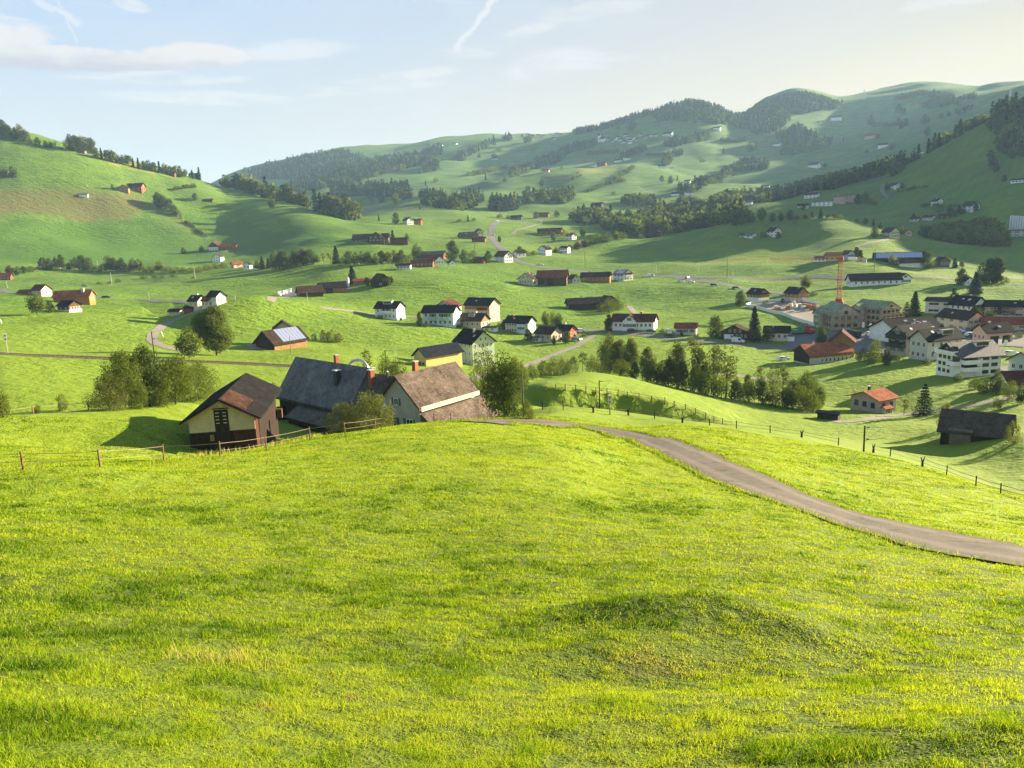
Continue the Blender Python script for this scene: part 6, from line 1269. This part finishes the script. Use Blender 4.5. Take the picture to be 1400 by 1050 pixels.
fence('uneven fence of stumps and dark posts along the pasture edge beyond the lane', [(742, 560), (770, 561), (811, 564), (834, 567), (859, 568), (895, 573), (933, 578), (970, 582), (1007, 586), (1053, 592), (1096, 598), (1146, 609), (1194, 619), (1217, 624), (1261, 638), (1294, 650), (1334, 665), (1368, 675), (1420, 688)], [13, 14, 9, 9, 10, 12, 9, 10, 11, 11, 10, 11, 12, 13, 14, 14, 15, 15, 15], ((.85, .008), (.45, .008)), pm='w_barn', stumps=(2, 4, 6, 10, 12, 14))
# ---------------------------------------------------------------- railway masts, signals, poles
def mast(label, px, py, h, arm=1, skip=0.0, top=None):
    p = hit(px, py, skip); d = ray(px, top or py); h = h if top is None else d.z/math.hypot(d.x, d.y)*math.hypot(p.x, p.y)-p.z; o = empty('catenary_mast', p, -view_az(p)); tag(o, label, 'mast', 'catenary masts of the railway'); k = h
    b = MB(); b.tube((0, 0, -.5), (0, 0, k), .13, .10, 8); b.build('pole', ['w_barn'], o)
    b = MB(); s_ = arm
    b.tube((0, 0, k-.3), (s_*2.5, 0, k-.05), .035); b.tube((0, 0, k-2.1), (s_*2.6, 0, k-1.5), .04); b.tube((s_*.2, 0, k-1.95), (s_*2.2, 0, k-.2), .03); b.tube((s_*2.2, 0, k-.2), (s_*2.6, 0, k-1.5), .025); b.build('bracket', ['metal'], o)
    b = MB()
    for z_ in (k-.22, k-1.92): b.tube((s_*.25, 0, z_), (s_*.6, 0, z_+.05), .09, .09, 8)
    b.build('insulator', ['brick'], o); return o
mast('dark catenary mast with bracket standing before the shaded railway bank', 820, 566, 6.6, 1, 124)
mast('catenary mast half sunk behind the pasture edge fence on the right', 1180, 633, 7.6, 1, 112, 582)
mast('catenary mast behind the farm roofs near the dark bushes', 529, 516, 6.6, 1, 125)
mast('pale catenary mast behind the trees of the stone tiled farmhouse', 668, 535, 7.2, 1, 118)
mast('catenary mast rising behind the gully bushes on the left', 212, 493, 7.4, 1, 150)
mast('catenary mast at the left picture edge', -8, 484, 8.6, 1, 150)
def signal(label, px, py, h, skip):
    p = hit(px, py, skip); o = empty('railway_signal', p, -view_az(p)); tag(o, label, 'signal', 'railway signals')
    b = MB(); b.tube((0, 0, -.4), (0, 0, h), .09, .08, 8); b.build('pole', ['metal'], o)
    b = MB(); b.box(-.32, .32, -.16, .12, h-1.5, h+.35); b.box(-.36, .36, -.32, -.162, h+.1, h+.34); b.build('signal_head', ['palegrey'], o)
    for z_ in (h-1.0, h-.2):
        b = MB(); b.tube((0, -.165, z_), (0, -.24, z_), .17, .17, 12); b.build('lens', ['darkmetal'], o)
signal('pale railway signal with two lenses at the left picture edge', 11, 484, 4.6, 150); signal('pale railway signal beside the mast at the shaded railway bank', 834, 567, 3.6, 124)
def pole(label, px, py, hpx, m='w_greywood', cat='pole', cross=0, lamp=False, skip=0.0, group=None, r=None):
    p = hit(px, py, skip); h = hpx*pxm(p); o = empty('street_lamp' if lamp else 'utility_pole', p, -view_az(p)); tag(o, label, 'street lamp' if lamp else cat, group); r = r or max(.08, .00026*p.length)
    b = MB(); b.tube((0, 0, -.5), (0, 0, h), r*1.2, r*.8, 8); b.build('pole', [m], o)
    if cross: b = MB(); b.box(-cross, cross, -.06, .06, h-.5, h-.38); b.build('crossarm', [m], o)
    if lamp: b = MB(); b.tube((0, 0, h-.1), (1.1, 0, h+.12), r*.6); b.box(.8, 1.6, -.14, .14, h+.06, h+.2); b.build('lamp_head', ['metal'], o)
pole('tall plain wooden pole beside the lane and the farm trees', 716, 572, 62, skip=66)
for x, y, h_, lb, kw in [(650, 359, 33, 'grey utility pole beside the red brown shed on the valley road', dict(cross=.8)), (994, 380, 40, 'tall grey mast beside the far road below the straw field', {}), (1195, 372, 30, 'grey pole in front of the solar roofed barn', {}), (800, 366, 22, 'slim pole beside the road on the open meadow', {}),
    (153, 389, 17, 'pole behind the meadow road, left of the shrubs', {}), (204, 410, 11, 'lamp post at the meadow road right of the dark car', dict(lamp=True)), (267, 381, 15, 'pole at the hedge end on the left meadow', dict(cross=.7)), (322, 411, 12, 'lamp post right of the terrace houses', dict(lamp=True)), (10, 394, 10, 'lamp post on the meadow road at the left edge', dict(lamp=True)), (421, 417, 17, 'pole below the dark farm yard', {}),
    (134, 368, 12, 'thin pole in the hedge below the left hill', {}), (398, 484, 24, 'pole sticking up behind the end of the slate roof', dict(skip=125)), (996, 390, 12, 'white post beside the far roundabout', {}), (897, 372, 13, 'lamp post left of the roundabout', dict(lamp=True)), (955, 372, 14, 'lamp post right of the roundabout', dict(lamp=True)), (1002, 383, 16, 'lamp post at the far road right of the tall mast', dict(lamp=True)), (1240, 452, 15, 'flag pole before the showroom hall', {}), (1326, 446, 16, 'white pole at the parked cars', {})]:
    pole(lb, x, y, h_, 'metal' if h_ < 20 else 'w_greywood', **kw)
def banner(label, px, py, h):
    p = hit(px, py); h = h*pxm(p); o = empty('banner_flag', p, -view_az(p)+.3); tag(o, label, 'banner', 'white banner flags of the showroom'); b = MB(); b.tube((0, 0, -.3), (0, 0, h), .06, .05, 8); b.build('pole', ['metal'], o); b = MB(); b.box(.07, 1.0, -.015, .015, h*.35, h-.1); b.build('cloth', ['whitemetal'], o)
banner('white banner flag at the left corner of the showroom hall', 1216, 463, 14); banner('white banner flag right in front of the showroom hall', 1229, 468, 15); banner('white banner flag left in the row beside the building site', 1178, 452, 12); banner('white banner flag right in the row beside the building site', 1188, 454, 12); banner('white banner flag before the garage doors of the pink house', 1364, 476, 13); banner('white banner flag right of the garage doors', 1372, 477, 13)
def pylon(label, px, py, hpx):
    p = hit(px, py, 2000); h = hpx*pxm(p); o = empty('power_pylon', p); tag(o, label, 'pylon', 'power pylons on the skyline'); b = MB(); w_ = h*.13
    for sx in (-1, 1):
        for sy in (-1, 1): b.tube((sx*w_, sy*w_, 0), (sx*w_*.15, sy*w_*.15, h), .35, .25, 4)
    for k in range(6):
        f, g = 1-.14*k, 1-.14*(k+1)
        for sy in (-1, 1): b.tube((-w_*f, sy*w_*f, h*k/6.6), (w_*g, sy*w_*g, h*(k+1)/6.6), .22, .22, 4); b.tube((w_*f, sy*w_*f, h*k/6.6), (-w_*g, sy*w_*g, h*(k+1)/6.6), .22, .22, 4)
    b.build('lattice', ['metal'], o)
    for z_ in (.7, .86): b = MB(); b.tube((-h*.2, 0, h*z_), (h*.2, 0, h*z_), .4, .4, 4); b.build('crossarm', ['metal'], o)
pylon('lattice power pylon on the skyline between the right hump and the far crest', 1181, 137, 14); pylon('small lattice pylon on the skyline near the right picture edge', 1381, 132, 9)
# ---------------------------------------------------------------- vehicles
def paint(name, c): M[name] = flat(name, c, .3, .03, 1, .5); return name
for n_, c_ in dict(car_white=(.72, .72, .72), car_black=(.025, .027, .03), car_blue=(.04, .07, .16), car_grey=(.22, .23, .24), car_violet=(.20, .12, .30), car_red=(.35, .03, .025), machine_green=(.03, .22, .13), machine_red=(.36, .05, .05), truck_blue=(.20, .36, .48)).items(): paint(n_, c_)
def car_proto(col, van=False):
    hh = 2.2 if van else 1.48; b = MB(); o = empty('parked_van' if van else 'parked_car')
    pr = [(-2.2, .32), (2.2, .32), (2.25, .62), (2.15, .84), (1.25, .98), (.55, 1.44), (-1.35, hh), (-2.05, hh-.35), (-2.2, .9)] if not van else [(-2.5, .35), (2.5, .35), (2.5, .85), (2.2, 1.15), (1.5, 1.3), (1.0, 2.1), (.7, 2.2), (-2.5, 2.2)]
    k = len(b.v); n = len(pr)
    def ring(y, f): return [(x, y*(f if z > 1.0 else 1), z) for x, z in pr]
    for y in (-.85, .85): b.v += ring(y, .84)
    for i in range(n): b.f.append((i, (i+1) % n, n+(i+1) % n, n+i)); b.m.append(0)
    b.f.append(tuple(range(n))); b.f.append(tuple(range(n, 2*n))[::-1]); b.m += [0, 0]
    b.build('body', [col], o)
    b = MB(); zt = 1.36 if not van else 1.9
    for s_ in (-1, 1): b.quad((-1.75 if not van else .1, s_*.80, 1.0), (.95 if not van else 1.35, s_*.80, 1.0), (.5 if not van else 1.0, s_*.735, zt), (-1.35 if not van else .1, s_*.735, zt))
    x0, x1, z0, z1 = (1.27, .6, 1.0, 1.42) if not van else (1.53, 1.05, 1.32, 2.05)
    b.quad((x0, -.7, z0), (x0, .7, z0), (x1+.02, .64, z1), (x1+.02, -.64, z1)); b.build('window', ['glass'], o)
    for x in (-1.38, 1.4):
        for s_ in (-1, 1): b = MB(); b.tube((x, s_*.72, .33), (x, s_*.9, .33), .33, .33, 12); b.tube((x, s_*.9, .33), (x, s_*.915, .33), .19, .19, 10, 1); b.build('wheel', ['darkmetal', 'metal'], o)
    return o
_cars = {}
def car(col, label, px, py, yaw, van=False, group=None, skip=0.0):
    if (col, van) not in _cars: o = _cars[col, van] = car_proto(col, van)
    else:
        src = _cars[col, van]; o = src.copy(); COL.objects.link(o)
        for ch in src.children: c = ch.copy(); COL.objects.link(c); c.parent = o
        for k in ('group',):
            if k in o: del o[k]
    p = hit(px, py, skip); o.location = (p.x, p.y, float(height(p.x, p.y))+.13); o.rotation_euler = (0, 0, -view_az(p)+R(yaw)); tag(o, label, 'van' if van else 'car', group)
for a in [('car_black', 'black estate car driving on the meadow road right of the orange barn', 145, 408, -3), ('car_black', 'black estate car driving on the village road below the white inn', 916, 461, -8), ('car_white', 'white van driving on the village road before the brown chalet', 1009, 469, -10, True), ('car_white', 'white box van parked right behind the driving white van', 999, 465, -10, True),
    ('car_black', 'dark car parked before the centre gable of the white inn', 864, 454, -5), ('car_blue', 'dark blue car parked at the right part of the white inn', 890, 455, -5), ('car_white', 'white car parked left of the square red roofed house', 916, 455, -10), ('car_white', 'white car parked near the sunlit red gable', 794, 454, -10), ('car_grey', 'grey car parked below the clipped dark tree at the beige house', 788, 466, -30), ('car_black', 'dark car parked at the corner of the beige house', 767, 466, -40),
    ('car_white', 'white car, left one at the roundabout', 931, 386, -5), ('car_violet', 'violet car at the upper side of the roundabout', 940, 381, 60), ('car_white', 'white car, right one at the roundabout', 945, 387, -10), ('car_black', 'dark car right of the roundabout on the village road', 976, 391, -10), ('car_black', 'dark car farther right on the village road near the round tree', 1006, 395, -10), ('car_white', 'white car on the far road near the road junction', 739, 363, -10), ('car_white', 'white van on the far road left of the roundabout', 890, 378, -5, True),
    ('car_white', 'white car at the top of the straight valley road', 680, 303, 40), ('car_grey', 'grey car on the straight valley road', 675, 322, 80), ('car_white', 'white car at the upper end of the forecourt, left one', 1190, 459, -10), ('car_white', 'white car at the upper end of the forecourt, right one', 1202, 460, -12), ('car_white', 'white car at the right edge before the brown roofs', 1382, 486, 10),
    ('car_white', 'white car at the left of the car park row', 1315, 457, 30), ('car_blue', 'blue car in the car park row next to the leftmost white car', 1321, 459, 30), ('car_white', 'white car in the middle of the car park row', 1328, 460, 30), ('car_black', 'black car in the car park row', 1335, 461, 30), ('car_white', 'white car at the right of the car park row', 1342, 462, 30), ('car_grey', 'grey car behind the car park row', 1325, 453, 30),
    ('car_white', 'white car parked behind the white chalet on the left foothill', 349, 370, 0), ('car_white', 'white car left of the dark roofed farm entrance at village edge', 1071, 493, 30)]:
    car(a[0], a[1], a[2], a[3], a[4], len(a) > 5)
p = hit(1165, 461); tk = empty('truck', p, -view_az(p)+R(125)); tag(tk, 'truck with pale blue cab and black tipper body on the forecourt', 'truck')
b = MB(); b.prism([(-1.2, .6), (1.2, .6), (1.2, 3.0), (-1.2, 3.0)], 2.2, 4.2); b.box(4.2, 4.26, -1.05, 1.05, 1.8, 2.8, 1); b.build('cab', ['truck_blue', 'glass'], tk)
b = MB(); b.prism([(-1.1, .9), (1.1, .9), (1.25, 2.9), (-1.25, 2.9)], -4.2, 2.0); b.build('tipper_body', ['car_black'], tk)
for x in (-3, -1.6, 3.1):
    for s_ in (-1, 1): b = MB(); b.tube((x, s_*.8, .5), (x, s_*1.15, .5), .5, .5, 12); b.build('wheel', ['darkmetal'], tk)
def machine(name, label, px, py, yaw, col):
    p = hit(px, py); o = empty(name, p, -view_az(p)+R(yaw)); tag(o, label, name.split('_')[-1]); b = MB(); b.prism([(-1.2, .7), (1.2, .7), (1.2, 1.9), (-1.2, 1.9)], -2.2, 1.4); b.build('body', [col], o)
    b = MB(); b.box(-.3, 1.2, -.8, .5, 1.905, 3.3); b.box(1.2, 1.23, -.7, .4, 2.2, 3.1, 1); b.build('cab', [col, 'glass'], o)
    for s_ in (-1, 1): b = MB(); b.box(-2, 2, s_*1.0-.25, s_*1.0+.25, 0, .68); b.build('track', ['darkmetal'], o)
    b = MB(); b.tube((1.4, 0, 1.6), (3.8, 0, 4.4), .22); b.tube((3.8, 0, 4.4), (5.4, 0, 2.2), .18); b.prism([(-.5, 1.2), (.5, 1.2), (.5, 2.1), (-.5, 2.1)], 5.2, 6.0); b.build('boom', [col], o)
machine('construction_excavator', 'dark red excavator with raised arm left of the building shells', 1106, 456, 150, 'machine_red'); machine('farm_machine', 'green machine beside the cream house garage', 1091, 457, 30, 'machine_green')
# ---------------------------------------------------------------- building site: hoarding, crane, two shells
apron('building_site_floor', [(1022, 418), (1050, 413), (1085, 412), (1118, 415), (1128, 425), (1122, 440), (1112, 445), (1085, 436), (1055, 428)], 'gravel', .12)
def hoarding(label, pix, h):
    P = smoothline([hit(*q) for q in pix], 16); o = empty('site_hoarding', (P[0][0], P[0][1], float(height(*P[0])))); tag(o, label, 'hoarding', 'white hoarding panels round the building site'); hm_ = h*pxm(Vector((P[0][0], P[0][1], -40)))
    for a, c in zip(P, P[1:]):
        za, zc = float(height(*a)), float(height(*c)); b = MB(); a2, c2 = a-P[0], c-P[0]; z0 = o.location.z; d = (c2-a2); n_ = np.array([-d[1], d[0]])/np.linalg.norm(d)*.06; e_ = d*.012
        q = [a2+e_+n_, c2-e_+n_, c2-e_-n_, a2+e_-n_]; zz = [za, zc, zc, za]; lo = [(u[0], u[1], z-z0-.4) for u, z in zip(q, zz)]; hi = [(u[0], u[1], z-z0+hm_) for u, z in zip(q, zz)]
        b.poly(lo[::-1]); b.poly(hi)
        for k in range(4): b.quad(lo[k], lo[(k+1) % 4], hi[(k+1) % 4], hi[k])
        b.build('panel', ['whitemetal'], o)
hoarding('back line of white hoarding panels of the building pit', [(1020, 418), (1032, 414.5), (1050, 412.5), (1075, 411.5), (1100, 412.5), (1119, 416)], 3.2); hoarding('front line of white hoarding panels of the building pit', [(1020, 420), (1036, 422.5), (1055, 428), (1080, 435), (1105, 443), (1113, 446.5)], 4.0)
rg = random.Random(3)
for i in range(16):
    x, y = rg.uniform(1045, 1112), rg.uniform(416, 428)
    if y > 420+(x-1035)*.30: continue
    p = hit(x, y); b = MB(); w_, d_, z_ = rg.uniform(.8, 2.2), rg.uniform(.6, 1.5), rg.uniform(.3, .8)
    for k in range(3): b.box(-w_*(1-.15*k), w_*(1-.1*k), -d_, d_*(1-.2*k), z_*k+.02*k, z_*(k+.9))
    o = b.build('material_stack', [rg.choice(['palegrey', 'palegrey', 'whitemetal', 'w_tan', 'w_orange', 'concrete'])], None); o.location = (p.x, p.y, p.z+.1); o.rotation_euler.z = rg.uniform(0, 3); tag(o, 'small stack of building material lying on the floor of the building pit', 'material stack', 'building material stacks in the pit')
M['raw'] = wallmat('raw_masonry', (.46, .39, .32), .25)
def shell(label, px, py, turn, L, W, Hh, pitch, extra):
    r_ = H('building_shell', label, px, py, turn, L, W, Hh, pitch, 'raw', 'r_green', 6, 4, cat='building', extra=extra, ws=(1.5, 1.4), style='dark', over=.5)
    s_ = r_['s']; b = MB(); l, w_, h_ = L*s_/2+1.2, W*s_/2+1.2, Hh*s_+.8
    n = int(2*l/2.6); m2 = int(2*w_/2.6)
    for i in range(n+1): x = -l+2*l*i/n; b.bar((x, -w_, -1), (x, -w_, h_), .07)
    for i in range(m2+1):
        y = -w_+2*w_*i/m2
        for sx in (-1, 1): b.bar((sx*l, y, -1), (sx*l, y, h_), .07)
    for z_ in np.arange(2.0, h_+.1, 2.0):
        b.box(-l, l, -w_, -w_+.8, z_-.06, z_); b.bar((-l, -w_, z_+1), (l, -w_, z_+1), .05)
        for sx in (-1, 1): b.box(sx*l-.4, sx*l+.4, -w_+.81, w_, z_-.06, z_); b.bar((sx*l, -w_, z_+1), (sx*l, w_, z_+1), .05)
    b.build('scaffold', ['w_tan'], r_)
shell('unfinished grey house shell with pale green underlay roof and scaffolding, left of two', 1146, 450, -72, 60, 38, 20, 34, [(-6, -20, -90, 18, 24, 18, 34, 'raw', 'r_green', 0, 2, 'R')]); shell('unfinished brown house shell with pale green underlay roof and scaffolding, right of two', 1197, 447, -44, 50, 34, 24, 30, [(-10, -16, -90, 20, 18, 24, 32, 'raw', 'r_green', 0, 2, 'R')])
p = hit(1147, 414); cr_ = empty('tower_crane', p, -view_az(p)+R(-6)); tag(cr_, 'tall red tower crane with jib pointing left above the building site', 'crane'); s_ = pxm(p); hC = 57*s_; w_ = 1.05
def lattice(b, a, c, w_, n, up=Vector((0, 1, 0)), r=.09, top=1.0):
    a, c = Vector(a), Vector(c); d = (c-a); x = d.cross(up).normalized(); y = d.cross(x).normalized(); prev = None
    for k in range(n+1):
        o = a+d*(k/n); q = [o+x*(sx*w_)+y*(sy*w_*top) for sx, sy in ((-1, -1), (1, -1), (1, 1), (-1, 1))]
        if prev:
            for i in range(4): b.tube(prev[i], q[i], r, r, 4); b.tube(prev[i], q[(i+1) % 4], r*.7, r*.7, 4); b.tube(q[i], q[(i+1) % 4], r*.7, r*.7, 4)
        prev = q
b = MB(); lattice(b, (0, 0, -.5), (0, 0, hC), w_*.9, 14, r=.12); b.build('mast', ['redpaint'], cr_)
b = MB(); lattice(b, (-1.2, 0, hC+1.0), (-92*s_, 0, hC+1.4), .5, 24, r=.05); b.build('jib', ['redpaint'], cr_)
b = MB(); lattice(b, (1.2, 0, hC+.8), (32*s_, 0, hC+.8), .5, 8, r=.06); b.box(1.2, 32*s_, -.6, .6, hC+.1, hC+.25); b.build('counter_jib', ['redpaint'], cr_)
b = MB(); b.box(9*s_, 20*s_, -.62, .62, hC+.3, hC+1.6); b.build('white_panel', ['whitemetal'], cr_); b = MB(); b.box(27*s_, 32*s_, -.9, .9, hC-1.2, hC+1.2); b.build('counterweight', ['concrete'], cr_)
b = MB(); b.box(-1.3, 1.3, -1.3, 1.3, hC, hC+1.9); b.build('slewing_head', ['redpaint'], cr_); b = MB(); b.box(-2.2, 2.2, -2.2, 2.2, -1, .8); b.box(-1.6, 1.6, -1.6, 1.6, .803, 2.2); b.build('base', ['redpaint'], cr_)
# ---------------------------------------------------------------- silos, bales
for i in range(7):
    p = hit(1381+i*3.4, 316+i*.2); s_ = pxm(p); b = MB(); b.tube((0, 0, -2), (0, 0, 20*s_), 1.6*s_, 1.6*s_, 16); b.tube((0, 0, 20*s_), (0, 0, 21*s_), 1.6*s_, .5*s_, 16); o = empty('silo', p); tag(o, f'white round factory silo, {ORD[i]} from the left in its row', 'silo', 'factory silos'); b.build('tank', ['whitemetal'], o); b = MB(); b.box(-.4, .4, -1.6*s_-.5, -1.6*s_-.02, 0, 20*s_); b.build('ladder', ['metal'], o)
p = hit(476, 392); o = empty('silo', p); s_ = pxm(p); tag(o, 'slim white farm silo behind the dark conifer in the farm yard', 'silo'); b = MB(); b.tube((0, 0, -1), (0, 0, 12*s_), 2*s_, 2*s_, 14); b.build('tank', ['whitemetal'], o); b = MB(); b.tube((0, 0, 12*s_), (0, 0, 14*s_), 2.1*s_, .3*s_, 14); b.build('cap', ['metal'], o)
mb = MB(); mb.tube((-.6, 0, .62), (-.45, 0, .62), .54, .62, 16); mb.tube((-.45, 0, .62), (.45, 0, .62), .62, .62, 16); mb.tube((.45, 0, .62), (.6, 0, .62), .62, .54, 16); bale = mb.mesh('silage_bale', ['whitemetal'])
for i in range(18):
    k, l = i % 9, i // 9; p = hit(381+k*2.0, 404.5-.55*k+(k % 2)*.5); o = link('silage_bale', bale); o.location = (p.x, p.y, p.z+l*1.1); o.rotation_euler.z = i*1.3; o.scale = (1.15, 1.15, 1.15); tag(o, 'white wrapped silage bale in the pile at the left end of the dark farm yard', 'bale', 'white silage bales')
# ---------------------------------------------------------------- meadow grass near the viewer: blades, one uncountable mass
def grassmat():
    m = bpy.data.materials.new('grass_blades'); m.use_nodes = True; t = NT(m.node_tree); t.n.clear()
    tone = t.new('ShaderNodeAttribute', attribute_name='tone').outputs['Fac']; dead = t.new('ShaderNodeAttribute', attribute_name='dead').outputs['Fac']
    c = t.ramp(tone, [(0.0, (.026, .066, .007)), (.3, (.085, .175, .011)), (.65, (.232, .325, .014)), (1.0, (.365, .42, .035))])
    c = t.mix(dead, c, (.42, .34, .14))
    d = t.new('ShaderNodeBsdfDiffuse'); t.put(d.inputs['Color'], c); tr = t.new('ShaderNodeBsdfTranslucent'); t.put(tr.inputs['Color'], t.mix(1.0, c, (1.25, 1.2, .6), 'MULTIPLY'))
    mx = t.new('ShaderNodeMixShader'); mx.inputs[0].default_value = .45; t.l.new(d.outputs[0], mx.inputs[1]); t.l.new(tr.outputs[0], mx.inputs[2])
    o = t.new('ShaderNodeOutputMaterial'); t.l.new(mx.outputs[0], o.inputs['Surface']); return m
def blades(name, x, y, h, w_, tone, dead, rng, lean=.95):
    n = len(x); z = height(x, y)-.008; a = rng.uniform(0, 6.283, n); la = rng.uniform(0, 6.283, n); ll = lean*rng.uniform(.2, 1.3, n)*h
    dx, dy = np.cos(a)*w_/2, np.sin(a)*w_/2; lx, ly = np.cos(la)*ll, np.sin(la)*ll
    def P(f, fw, fz): return [np.stack([x+lx*f-dx*fw, y+ly*f-dy*fw, z+h*fz], -1), np.stack([x+lx*f+dx*fw, y+ly*f+dy*fw, z+h*fz], -1)]
    V = np.stack(P(0, 1, 0)+P(.35, .85, .6)+P(1, .12, .95), 1).reshape(-1, 3); k = np.arange(n)[:, None]*6
    Fq = np.concatenate([k+np.array([[0, 1, 3, 2]]), k+np.array([[2, 3, 5, 4]])], 0)
    me = npmesh(name, V, Fq, [M['blade']]); 
    for nm, v in (('tone', tone), ('dead', dead)): me.attributes.new(nm, 'FLOAT', 'POINT').data.foreach_set('value', np.repeat(v, 6).astype(np.float32))
    o = link(name, me); tag(o, kind='stuff'); return o
M['blade'] = grassmat()
rng = np.random.RandomState(5)
def ring(n, r0, r1, az=47, pw=1.6):
    u = rng.uniform(0, 1, n); e = 2-pw; r = (r0**e+u*(r1**e-r0**e))**(1/e); a = np.radians(rng.uniform(-az, az, n)); return r*np.sin(a), r*np.cos(a), r
NT_ = GRASS
x, y, r = ring(NT_, 3.0, 95.0)
lane_w = lane_c[:, None, :]
def lane_dist(x, y):
    d = np.full(x.shape, 1e9)
    for c in lane_c[::2]: d = np.minimum(d, (x-c[0])**2+(y-c[1])**2)
    return np.sqrt(d)
cl = vnoise(x/.9, y/.9)+.6*vnoise(x/.33+7, y/.33); big = vnoise(x/5.5+3, y/5.5)
fine = vnoise(x/.16+31, y/.16); keep = (lane_dist(x, y) > 2.1+.35*fine) & (rng.uniform(0, 1, NT_) < np.clip(.75+2.6*fine, .05, 1)*np.clip(1.0+1.2*np.clip(cl+.1, -.5, 0), .3, 1)); x, y, r, cl, big = x[keep], y[keep], r[keep], cl[keep], big[keep]
fk = vnoise(x/.16+31, y/.16); vis = (np.abs(np.degrees(np.arctan2(x, y))) < 38); nb = 7
hgt = (.026+.085*np.clip(fk+.35*cl, 0, .6)+.00028*r)*(1+.30*sstep(big, .15, .35)); ton = np.clip(.78-.80*np.clip(cl+.05, 0, .5)-.5*np.clip(-fk-.08, 0, .4)-.35*np.clip(big-.1, 0, .4)*2+.3*np.clip(-cl, 0, .3), 0, 1)
rep = lambda v: np.repeat(v, nb)
X, Y, RR2 = rep(x), rep(y), rep(r); sp_ = .035+.0022*RR2
X = X+rng.randn(len(X))*sp_; Y = Y+rng.randn(len(Y))*sp_
tone = np.clip(rep(ton)+rng.randn(len(X))*.21, 0, 1); dead = (rng.uniform(0, 1, len(X)) < .035+.10*(rep(big) < -.24)).astype(float)*rng.uniform(.5, 1, len(X))
for sx_, sy_, sr_ in ((862, 900, .35), (905, 912, .45), (940, 905, .25), (365, 966, .10), (482, 953, .09), (640, 1030, .1), (725, 985, .1), (560, 930, .08)):
    q_ = hit(sx_, sy_); dd_ = np.hypot(X-q_.x, Y-q_.y); dead = np.where(rng.uniform(0, 1, len(X)) < .3*np.exp(-(dd_/sr_)**2), 1.0, dead)
hh = rep(hgt)*rng.uniform(.55, 1.35, len(X)); ww = np.maximum(.0040, .00078*RR2)*rng.uniform(.7, 1.3, len(X))
blades('grass', X, Y, hh, ww, tone, dead, rng)
# rank dry grass along the near fence and the lane verge
fx = smoothline([hit(*q) for q in [(60, 640), (137, 637), (224, 628), (301, 622), (365, 613), (424, 599), (472, 591), (530, 582)]], 400); k = rng.randint(0, 400, 5000); t_ = np.clip(1-np.abs(k-170)/170, .05, 1)
X = fx[k, 0]+rng.randn(5000)*.25; Y = fx[k, 1]+rng.randn(5000)*.35+.3; hh = rng.uniform(.12, .5, 5000)*(.4+.8*t_); blades('tall_grass', X, Y, hh, np.full(5000, .03), rng.uniform(.2, .8, 5000), (rng.uniform(0, 1, 5000) < .55*t_).astype(float), rng, .35)
# a pale tuft of old straw and darker rank tufts in the near meadow
def tuft(px, py, n, h, rad, tone, dead):
    p = hit(px, py); a = rng.uniform(0, 6.28, n); q = np.sqrt(rng.uniform(0, 1, n))*rad; return p.x+q*np.cos(a)*1.6, p.y+q*np.sin(a), rng.uniform(.5, 1.2, n)*h, np.full(n, tone)+rng.randn(n)*.15, (rng.uniform(0, 1, n) < dead).astype(float)
TF = [tuft(285, 903, 110, .19, .30, .9, .8), tuft(325, 908, 70, .15, .34, .9, .75)]
X, Y, H_, T_, D_ = (np.concatenate(v) for v in zip(*TF)); rr3 = np.hypot(X, Y); blades('straw_tuft', X, Y, H_*(.8+rr3/40), np.maximum(.0045, .0008*rr3), np.clip(T_, 0, 1), D_, rng, .7)
# grass creeping over the edges of the lane
k = rng.randint(0, len(lane_c)-1, 16000); T_ = np.gradient(lane_c, axis=0); T_ /= np.linalg.norm(T_, axis=1)[:, None]; sd = np.where(rng.uniform(0, 1, 16000) < .5, -1, 1); of = sd*(2.22-np.abs(rng.randn(16000))*.22*(.4+vnoise(k*.21, sd*5.0)+.5)+rng.uniform(0, .25, 16000))
X = lane_c[k, 0]-T_[k, 1]*of+rng.randn(16000)*.08; Y = lane_c[k, 1]+T_[k, 0]*of+rng.randn(16000)*.08; rr3 = np.hypot(X, Y); blades('verge_grass', X, Y, rng.uniform(.05, .16, 16000)*(1+rr3/80), np.maximum(.006, .0008*rr3), np.clip(rng.uniform(.15, .9, 16000), 0, 1), (rng.uniform(0, 1, 16000) < .1).astype(float), rng, .8)
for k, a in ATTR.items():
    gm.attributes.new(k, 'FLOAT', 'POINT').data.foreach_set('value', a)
# ---------------------------------------------------------------- the air: evening haze over the valley
hz = bmesh.new(); bmesh.ops.create_cube(hz, size=1.0)
zlo, zhi = float(ZG.min())-1.0, float(ZG.max())+60.0
for v in hz.verts: v.co = Vector((v.co.x*30000, v.co.y*30000, zlo if v.co.z < 0 else zhi))
hm = bpy.data.meshes.new('haze'); hz.to_mesh(hm); hz.free()
hmat = bpy.data.materials.new('haze'); hmat.use_nodes = True; ht = NT(hmat.node_tree); ht.n.clear()
pv = ht.new('ShaderNodeVolumePrincipled'); pv.inputs['Color'].default_value = (0.44, 0.70, 1.0, 1)
pv.inputs['Density'].default_value = HAZE; pv.inputs['Anisotropy'].default_value = 0.0
om = ht.new('ShaderNodeOutputMaterial'); ht.l.new(pv.outputs[0], om.inputs['Volume'])
hm.materials.append(hmat)
if HAZE > 0:
    haze = link('haze', hm); tag(haze, kind='stuff')
